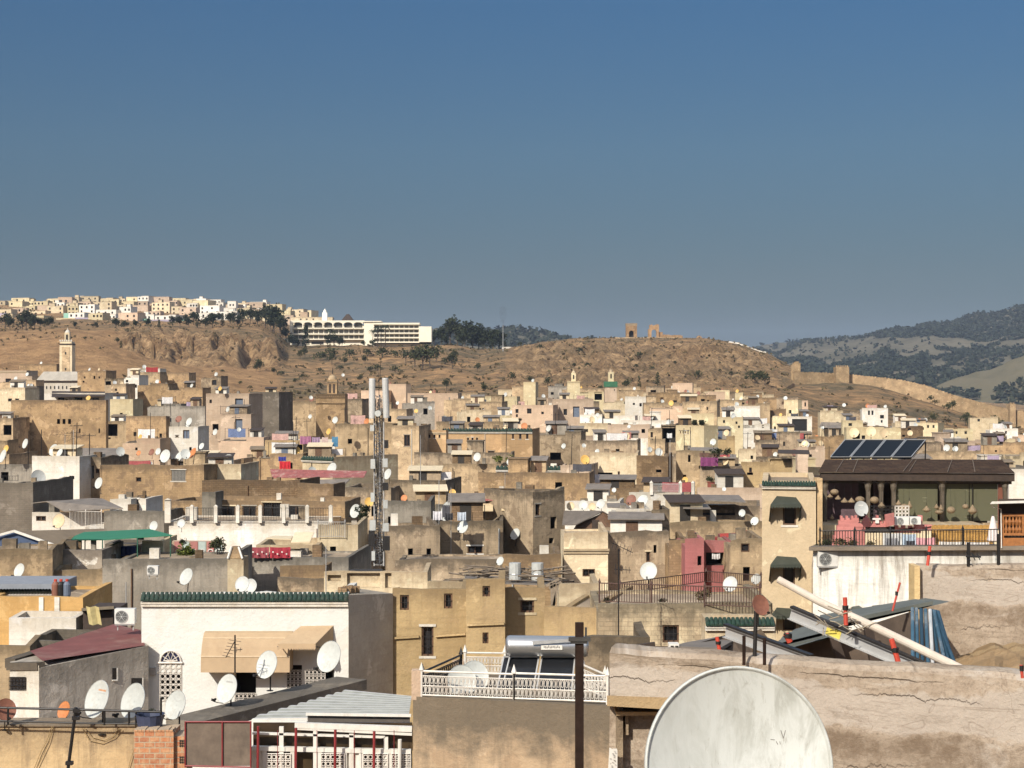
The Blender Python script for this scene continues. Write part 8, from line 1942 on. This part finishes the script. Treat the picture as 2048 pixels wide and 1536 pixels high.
# red corrugated awning and others
r = sheet_roof('long red and white corrugated awning left of the phone mast', [[(545, 955, -1), (728, 954, -1), (734, 942, 1.2), (540, 938, 1.2)]], 160, M_redtin)
sheet_roof('grey shade sheet under the red corrugated awning', [[(600, 976, -1), (690, 968, -1), (700, 958, 1), (600, 960, 1)]], 152, M_tin)
sheet_roof('patchy red tiled edge on the cream awning house', [[(908, 1000, -.6), (1066, 1000, -1.4), (1064, 988, .5), (912, 986, .9)]], 116, M_redtin)
for lab, x0, x1, y0, y1 in (('beige box awning over the left opening of the cream house', 950, 986, 1007, 1021), ('beige box awning over the right opening of the cream house', 1003, 1034, 1006, 1020)):
    sheet_roof(lab, [[(x0, y1, -1.2), (x1, y1, -1.2), (x1, y0, -.1), (x0, y0, -.1)]], 115.3, M_awncream if 'M_awncream' in globals() else plain('cream_awning', (.55, .43, .26), .85), 'awning', 'awning')
r = sheet_roof('dark grey tin roof of the gabled timber shed', [[(1124, 1049, 0), (1152, 1049, -.6), (1206, 1022, 1), (1128, 1021, 3)], [(1206, 1022, 1), (1234, 1040, -.4), (1220, 1030, 3), (1180, 1020, 3.4)]], 110, plain('dark_tin', (.12, .10, .08), .8, 0, .25, 1.5))
b = MB(); b.face([at(1140, 1070, 110.3), at(1228, 1070, 110.3), at(1230, 1040, 110.3), at(1206, 1025, 111), at(1152, 1050, 110.3)]); b.build('board_wall', M_wood, r); b = MB(); pbox(b, 1184, 1198, 1040, 1070, 110.2, .1); b.build('door', M_dwood, r)
sheet_roof('flat grey tin roof over the dark shed at the middle right', [[(1361, 998, -1.6), (1492, 1004, -1.6), (1478, 990, 2.5), (1362, 989, 2.5)]], 122, M_tin)
sheet_roof('second grey tin sheet below the flat shed roof', [[(1366, 1016, -1.2), (1422, 1017, -1.2), (1415, 1009, 1.4), (1368, 1008, 1.4)]], 116, M_tin)
sheet_roof('small grey shed roof left of the brown dish', [[(1215, 1014, -1), (1262, 1016, -1), (1250, 1006, 1.5), (1213, 1006, 1.5)]], 123, M_tin)
sheet_roof('grey gable roof on the terrace behind the white block, left', [[(150, 912, -.5), (182, 912, -1), (176, 896, 1.5), (146, 896, 1.5)], [(182, 912, -1), (238, 912, -.5), (232, 896, 1.5), (176, 896, 1.5)]], 160, M_tin)
sheet_roof('grey awning over the shaded porch right of the palace', [[(1380, 900, -1), (1440, 902, -1), (1436, 895, 1.5), (1382, 894, 1.5)]], 178, M_tin)
sheet_roof('grey canopy over the dark slot on the right slope', [[(1638, 855, -1.6), (1686, 856, -1.6), (1684, 845, 1), (1642, 844, 1)]], 372, M_tin)
sheet_roof('dark slab roof over the bays of the white terrace house', [[(103, 794, -2), (211, 792, -2), (210, 783, 3), (104, 782, 3)]], 335, M_dwood)
sheet_roof('dark slab over the yellow-ochre terrace at the left of the pavilion', [[(1555, 906, -1.5), (1620, 908, -1.5), (1618, 900, 1), (1556, 899, 1)]], 195, M_dwood)
# white pointed posts terrace
for i, px in enumerate((1303, 1361, 1386)):
    r = root_px('parapet_post', ['left white pointed post on the parapet', 'middle white pointed post on the parapet', 'right lone white pointed post'][i] + ' before the ruined tower', 'post', px, 984, 126.6, 'white pointed parapet posts'); b = MB(); pbox(b, px - 3, px + 3, 966, 990, 126.6, .25); b.build('shaft', wallmat('wh'), r, uvtop=Z(966, 126.6)); b = MB(); c = at(px, 966, 126.6) + Vector((0, .12, 0)); b.lathe([(.16, 0), (.06, .12), (0, .2)], c, 8); b.build('cap', wallmat('wh'), r, uvtop=20)
railing('thin grey net railing between the white pointed posts', at(1306, 984, 126.5), at(1358, 984, 126.5), sz(16, 126.5), 24, M_dishg, loops=False, posts=0)
railing('balcony railing of the pinkish house with blue doors', at(441, 828, 267.6), at(500, 828, 267.6), sz(15, 267), 18, M_black, loops=False, posts=2)
railing('roof railing at the far left of the grey house', at(2, 962, 158), at(36, 962, 158), sz(10, 158), 6, M_black, loops=False, posts=2)
# planter and terrace greenery
r = root_px('planter', 'long red-brown planter on the brown terrace house', 'planter', 1437, 978, 173.5); b = MB(); pbox(b, 1416, 1463, 965, 975, 173.5, .5); b.build('trough', plain('planter_red', (.22, .06, .04), .8), r); b = MB(); pbox(b, 1414, 1465, 963.5, 965, 173.5, .6, 0, -.05); b.build('rim', plain('planter_red', (.22, .06, .04)), r)
for i, (px, h) in enumerate(((1420, 17), (1434, 19), (1448, 18), (1459, 16))):
    plant('bush', at(px, 966, 173.7), sz(h, 173), seed=i % 3, leaf=M_leaf, label=f'{["leftmost", "second", "third", "rightmost"][i]} green plant in the long red-brown planter', group='plants in the red planter', wide=1.1)
for px, py, h, D_, lf, lab in ((1000, 928, 22, 205, M_leafg, 'yellow-green tree before the palace doors, left of two'), (1022, 928, 24, 206, M_leafg, 'yellow-green tree before the palace tower, right of two'), (135, 812, 18, 334, M_leaf, 'dark shrub in the left bay of the white terrace house'), (156, 812, 16, 334, M_leaf, 'dark shrub in the middle bay of the white terrace house'), (1372, 851, 14, 289, M_leafd, 'dark plant at the left of the pale yellow terrace'), (1388, 851, 15, 289, M_leafd, 'dark plant in the middle of the pale yellow terrace'), (1402, 851, 14, 289, M_leafd, 'dark plant at the right of the pale yellow terrace'), (1435, 915, 24, 172, M_leafd, 'dark creeper above the purple curtain'), (1455, 912, 20, 174, M_leafd, 'second dark creeper right of the purple curtain'), (730, 1052, 44, 112, M_leafd, 'dark tree behind the foot of the phone mast'), (300, 1430, 16, 42, M_leafd, 'small cactus-like plant below the arched window'), (1252, 812, 14, 420, M_leafd, 'dark bush at the foot of the green-topped minaret'), (1040, 842, 9, 330, M_leafd, 'dark plant on the salmon house'), (1008, 822, 14, 398, M_leafd, 'dark creeper on the broad pale yellow house')):
    plant('bush' if h < 40 else 'broad', at(px, py, D_), sz(h, D_), seed=px % 3, leaf=lf, label=lab, group='rooftop plants')
# timber posts and stick roof
r = root_px('timber_frame', 'weathered timber posts leaning at the corner of the yellow house', 'frame', 1110, 1210, 70); b = MB()
for xa, ya, xb, yb in ((1103, 1166, 1104, 1215), (1109, 1164, 1108, 1215), (1116, 1168, 1107, 1212), (1098, 1176, 1122, 1164), (1092, 1172, 1118, 1158)): b.beam(at(xa, ya, 70), at(xb, yb, 70), .1, .1, 0, (0, 1, 0))
b.build('post', plain('grey_timber', (.22, .175, .125), .9, 0, .3, 5), r)
r = root_px('stick_roof', 'messy roof of sticks and scrap bars above the yellow house', 'roof', 1020, 1150, 78); b = MB(); rg = random.Random(17)
for _ in range(110):
    p = at(rg.uniform(925, 1118), rg.uniform(1134, 1164), 78 + rg.uniform(-1.5, 1.5)); q = p + Vector((rg.uniform(-1.4, 1.4), rg.uniform(-.6, .6), rg.uniform(-.12, .12))); b.bar(p, q, rg.uniform(.015, .05), 4)
b.build('stick', plain('scrap_stick', (.14, .11, .08), .9, 0, .5, 2), r)
b = MB(); b.hexa([at(930, 1166, 76), at(1120, 1172, 76), at(1120, 1160, 80), at(930, 1152, 80), at(930, 1164, 76), at(1120, 1170, 76), at(1120, 1158, 80), at(930, 1150, 80)]); b.build('deck', M_tin, r)
for px in (1040, 1085):
    r = root_px('tin_drum', 'grey tin drum standing on the stick roof, ' + ('left' if px < 1050 else 'right'), 'drum', px, 1165, 76.5); b = MB(); b.lathe([(0, 0), (.28, 0), (.28, .8), (0, .8)], at(px - 10, 1160, 77), 12); b.build('barrel', M_dishg, r); b = MB(); b.lathe([(.285, .25), (.3, .28), (.285, .31)], at(px - 10, 1160, 77), 12); b.build('hoop', M_steel, r)
# orange house details: white stripes, blue-grey tiled roof box, bottles
r = root_px('roof_box', 'blue-grey roof box with a short green tile row behind the orange house', 'roof box', 50, 1190, 71); b = MB(); pbox(b, -40, 117, 1168, 1192, 71, 3); b.build('wall', plain('blue_grey_wall', (.20, .215, .24), .8, 0, .1, 2), r); b = MB()
for i in range(24): q = at(-36 + i * 6, 1186, 70.9); b.lathe([(.075, -.0), (.075, .3)], q, 8, 0, Matrix.Rotation(R_(60), 3, 'X'))
b.build('tile_row', M_green, r); b = MB(); pbox(b, -40, 104, 1186, 1192, 70.9, .1, 0, -.1); b.build('white_band', M_whitep, r)
for i, px in enumerate((111, 122, 134)):
    r = root_px('gas_bottle', ['red-topped', 'dark', 'blue-grey'][i] + ' gas bottle standing in a row behind the orange house', 'gas bottle', px, 1192, 69, 'gas bottles behind the orange house'); b = MB(); b.lathe([(0, 0), (.14, 0), (.16, .06), (.16, .5), (.1, .6), (.05, .64)], at(px, 1193, 69), 12); b.build('body', [M_dishb, M_black, M_blue][i], r); b = MB(); b.lathe([(.06, .62), (.07, .72), (.0, .74)], at(px, 1193, 69), 8); b.build('valve', plain('red_prop', (.45, .055, .03)), r)
for n_, (x0, x1) in enumerate(((78, 87), (109, 119))):
    r = root_px('painted_stripe', ['left', 'right'][n_] + ' whitewashed upright stripe on the orange parapet', 'pilaster', x0, 1234, 67.9); b = MB(); pbox(b, x0, x1, 1194, 1230, 67.97, .03, 0, -.02); b.build('pilaster', wallmat('wh'), r, uvtop=20)

# small lean-tos, tarpaulins and washing on the roofs of the old town
rg = random.Random(41); pool = [h for h in HOUSES if 95 < h[4] < 400 and (h[4] > 150 or h[1] > 690) and h[0].get('group') == 'houses of the old town' and h[6] > 3 and (h[2] - h[1]) / F * h[4] > 3.5]
for i in range(96):
    root, x0, x1, yt, D, dd, dep, par = pool[(i * 37) % len(pool)]
    w = rg.uniform(1.6, 3.2); fr = rg.random(); xa = lerp(X(x0, D) + .3, X(x1, D) - w - .3, fr)
    if xa < X(x0, D): continue
    y = D + rg.uniform(.5, max(.6, dep - 2.4)); z = Z(yt, D) - par; h = rg.uniform(1.3, 2.1); d_ = rg.uniform(1.2, 2.0); px, py = CX + F * (xa + w / 2) / y, CY - F * (z + h - H0) / y
    if not (0 < px < 2048): continue
    r = thing('roof_shed', None, 'shed', (xa, y, z), rg.uniform(-.15, .1), 'lean-to sheds on the roofs'); WMr = WM[r.name]; WM[r.name] = Matrix.Identity(4); k = rg.choice(['wh', 'gb', 'sa', 'cr', 'br', 'gy'])
    b = MB(); b.box((0, 0, 0), (w, .12, h * .85)); b.box((0, .12, 0), (.12, d_, h * .9)); b.box((w - .12, .12, 0), (w, d_, h * .9)); b.build('wall', wallmat(k), r, uvtop=h + .4)
    mt, mw = rg.choice([(M_tin, 'grey tin'), (M_tin, 'grey tin'), (M_tin, 'grey tin'), (plain('tarpaulin', (.17, .13, .085)), 'brown tarpaulin'), (plain('faded_awning', (.55, .46, .31), .85), 'faded canvas'), (M_dwood, 'dark boarded')])
    b = MB(); b.hexa([(-.15, -.35, h * .84), (w + .15, -.35, h * .84), (w + .15, d_ + .1, h * 1.05), (-.15, d_ + .1, h * 1.05), (-.15, -.35, h * .84 + .06), (w + .15, -.35, h * .84 + .06), (w + .15, d_ + .1, h * 1.05 + .06), (-.15, d_ + .1, h * 1.05 + .06)]); b.build('roof', mt, r)
    b = MB(); b.box((w * .3, -.03, .05), (w * .3 + .75, -.004, h * .75)); b.build('door', rg.choice([M_hole, M_wood, M_blue, M_hole]), r)
    WM[r.name] = WMr; AUTO.append((r, f'{CWORD[k]} lean-to with {mw} roof', 'shed', (px, py)))
for i in range(52):
    root, x0, x1, yt, D, dd, dep, par = pool[(i * 53 + 7) % len(pool)]
    px = rg.uniform(x0 + 4, max(x0 + 5, x1 - 20)); w = rg.uniform(1.2, 3) / D * F; d = D + rg.uniform(.5, max(.6, dep * .6)); k = H0 - (Z(yt, D) - par); py = CY + F * (k - .5) / d; ht = rg.uniform(.7, 1.3) / d * F
    if not (0 < px < 2040): continue
    col, cw = rg.choice([((.58, .56, .54), 'white'), ((.58, .56, .54), 'white'), ((.30, .07, .07), 'red'), ((.12, .16, .28), 'blue'), ((.30, .24, .32), 'mauve'), ((.06, .06, .07), 'dark'), ((.45, .28, .24), 'pink')])
    o = cloth(None, px, px + w, py - ht, py, d, col, folds=3); L = MB(); L.tube([at(px - 6, py - ht - .5, d), at(px + w / 2, py - ht + .6, d), at(px + w + 6, py - ht - .5, d)], .012, 4); L.bar(at(px - 6, py - ht - 1, d), at(px - 6, py + .9 / d * F, d), .03, 5); L.bar(at(px + w + 6, py - ht - 1, d), at(px + w + 6, py + .9 / d * F, d), .03, 5); L.build('washing_line', M_black, o)
    AUTO.append((o, f'{cw} washing on a line', 'laundry', (px + w / 2, py - ht / 2)))

for (xa, ya, xb, yb, D_) in ((789, 1276, 838, 1273, 60.25), (871, 1272, 931, 1268, 60.25), (934, 1250, 1008, 1247, 58.75)):
    r = root_px('string_course', ['thin plaster moulding left of the tall barred window', 'thin plaster moulding right of the tall barred window', 'plaster moulding across the yellow bay'][(xa > 800) + (xa > 900)], 'moulding', xa, ya, D_); b = MB(); b.beam(at(xa, ya, D_), at(xb, yb, D_), .12, .07); b.build('moulding', wallmat('yo'), r, uvtop=40)

# ------------------------------------------------------------------ air: thin haze round the whole place
m = bpy.data.materials.new('haze_air'); m.use_nodes = True; nt = m.node_tree; nt.nodes.remove(nt.nodes['Principled BSDF'])
pv = nt.nodes.new('ShaderNodeVolumePrincipled'); pv.inputs['Color'].default_value = (.62, .76, 1.0, 1); pv.inputs['Density'].default_value = HAZE if 'HAZE' in globals() else 6e-5; pv.inputs['Anisotropy'].default_value = .0
nt.links.new(pv.outputs[0], nt.nodes['Material Output'].inputs['Volume'])
b = MB(); b.box((-9600, -9600, -60), (9600, 9600, 330)); o = b.build('haze', m); o['kind'] = 'stuff'; o['label'] = 'thin pale haze over the town and hills'; o['category'] = 'haze'

# ------------------------------------------------------------------ labels told by place
LANDMARK = [('white minaret', 131, 720), ('pinkish blue-door house', 455, 825), ('triple-window brick house', 118, 850), ('brick minaret', 661, 800), ('phone mast', 760, 950), ('tan palace', 950, 890), ('green-topped minaret', 1221, 785), ('yellow minaret', 1147, 780),
            ('ruined stone tower', 1305, 945), ('vent-slot yellow house', 1380, 870), ('pavilion solar panels', 1750, 900), ('cream awning tower', 1580, 1050), ('pink house', 1410, 1105), ('green canopy', 240, 1070), ('white colonnade', 500, 1030), ('plain white block', 112, 950),
            ('red corrugated awning', 640, 945), ('gabled timber shed', 1180, 1045), ('long hotel', 720, 665), ('ruined hilltop tombs', 1285, 662), ('town wall tower', 1683, 750), ('glass-front white house', 1596, 848), ('yellow three-window house', 1918, 868), ('tall yellow apartment block', 400, 615),
            ('turquoise hill house', 136, 632), ('highest salmon block', 130, 598), ('narrow white block', 463, 610), ('broad pale yellow house', 990, 815), ('dark loggia', 1336, 868), ('white tiled house', 490, 1250), ('long low sand wall', 1900, 912), ('kiosk', 2020, 1050), ('plain white wall', 1270, 810), ('ochre shuttered house', 300, 950), ('low pinkish house', 1460, 985)]
bpy.context.view_layer.update()
ORD = ['nearest', 'second', 'third', 'fourth', 'fifth', 'sixth', 'seventh', 'eighth', 'ninth', 'tenth', 'eleventh', 'twelfth', 'thirteenth', 'fourteenth', 'fifteenth', 'sixteenth', 'seventeenth', 'eighteenth', 'nineteenth', 'twentieth']
def ordn(i): return ORD[i] if i < len(ORD) else f'number {i + 1} counting'
groups = {}
for o, desc, kind, pc in AUTO:
    if pc is None:
        l = o.location; z = l.z + (.5 * o.scale.z if kind == 'tree' else 0); pc = (CX + F * l.x / l.y, CY - F * (z - H0) / l.y)
    best = min(LANDMARK, key=lambda L: math.hypot(L[1] - pc[0], (L[2] - pc[1]) * 1.3)); dx, dy = pc[0] - best[1], pc[1] - best[2]
    if abs(dx) > abs(dy) * .8: rel = 'right of' if dx > 0 else 'left of'
    else: rel = 'below' if dy > 0 else 'above'
    groups.setdefault((kind, best[0], rel), []).append((math.hypot(dx, dy), o, desc))
for (kind, lm, rel), L in groups.items():
    L.sort(key=lambda q: q[0])
    for i, (d, o, desc) in enumerate(L):
        if kind == 'house': desc = desc.replace(' dark openings', ' openings').replace(' dark opening', ' opening')
        o['label'] = f'{desc}, {ordn(i)} {kind} {rel} the {lm}' if i or len(L) > 1 else f'{desc}, only {kind} {rel} the {lm}'
for o in scene.objects:
    if 'pxc' in o: del o['pxc']
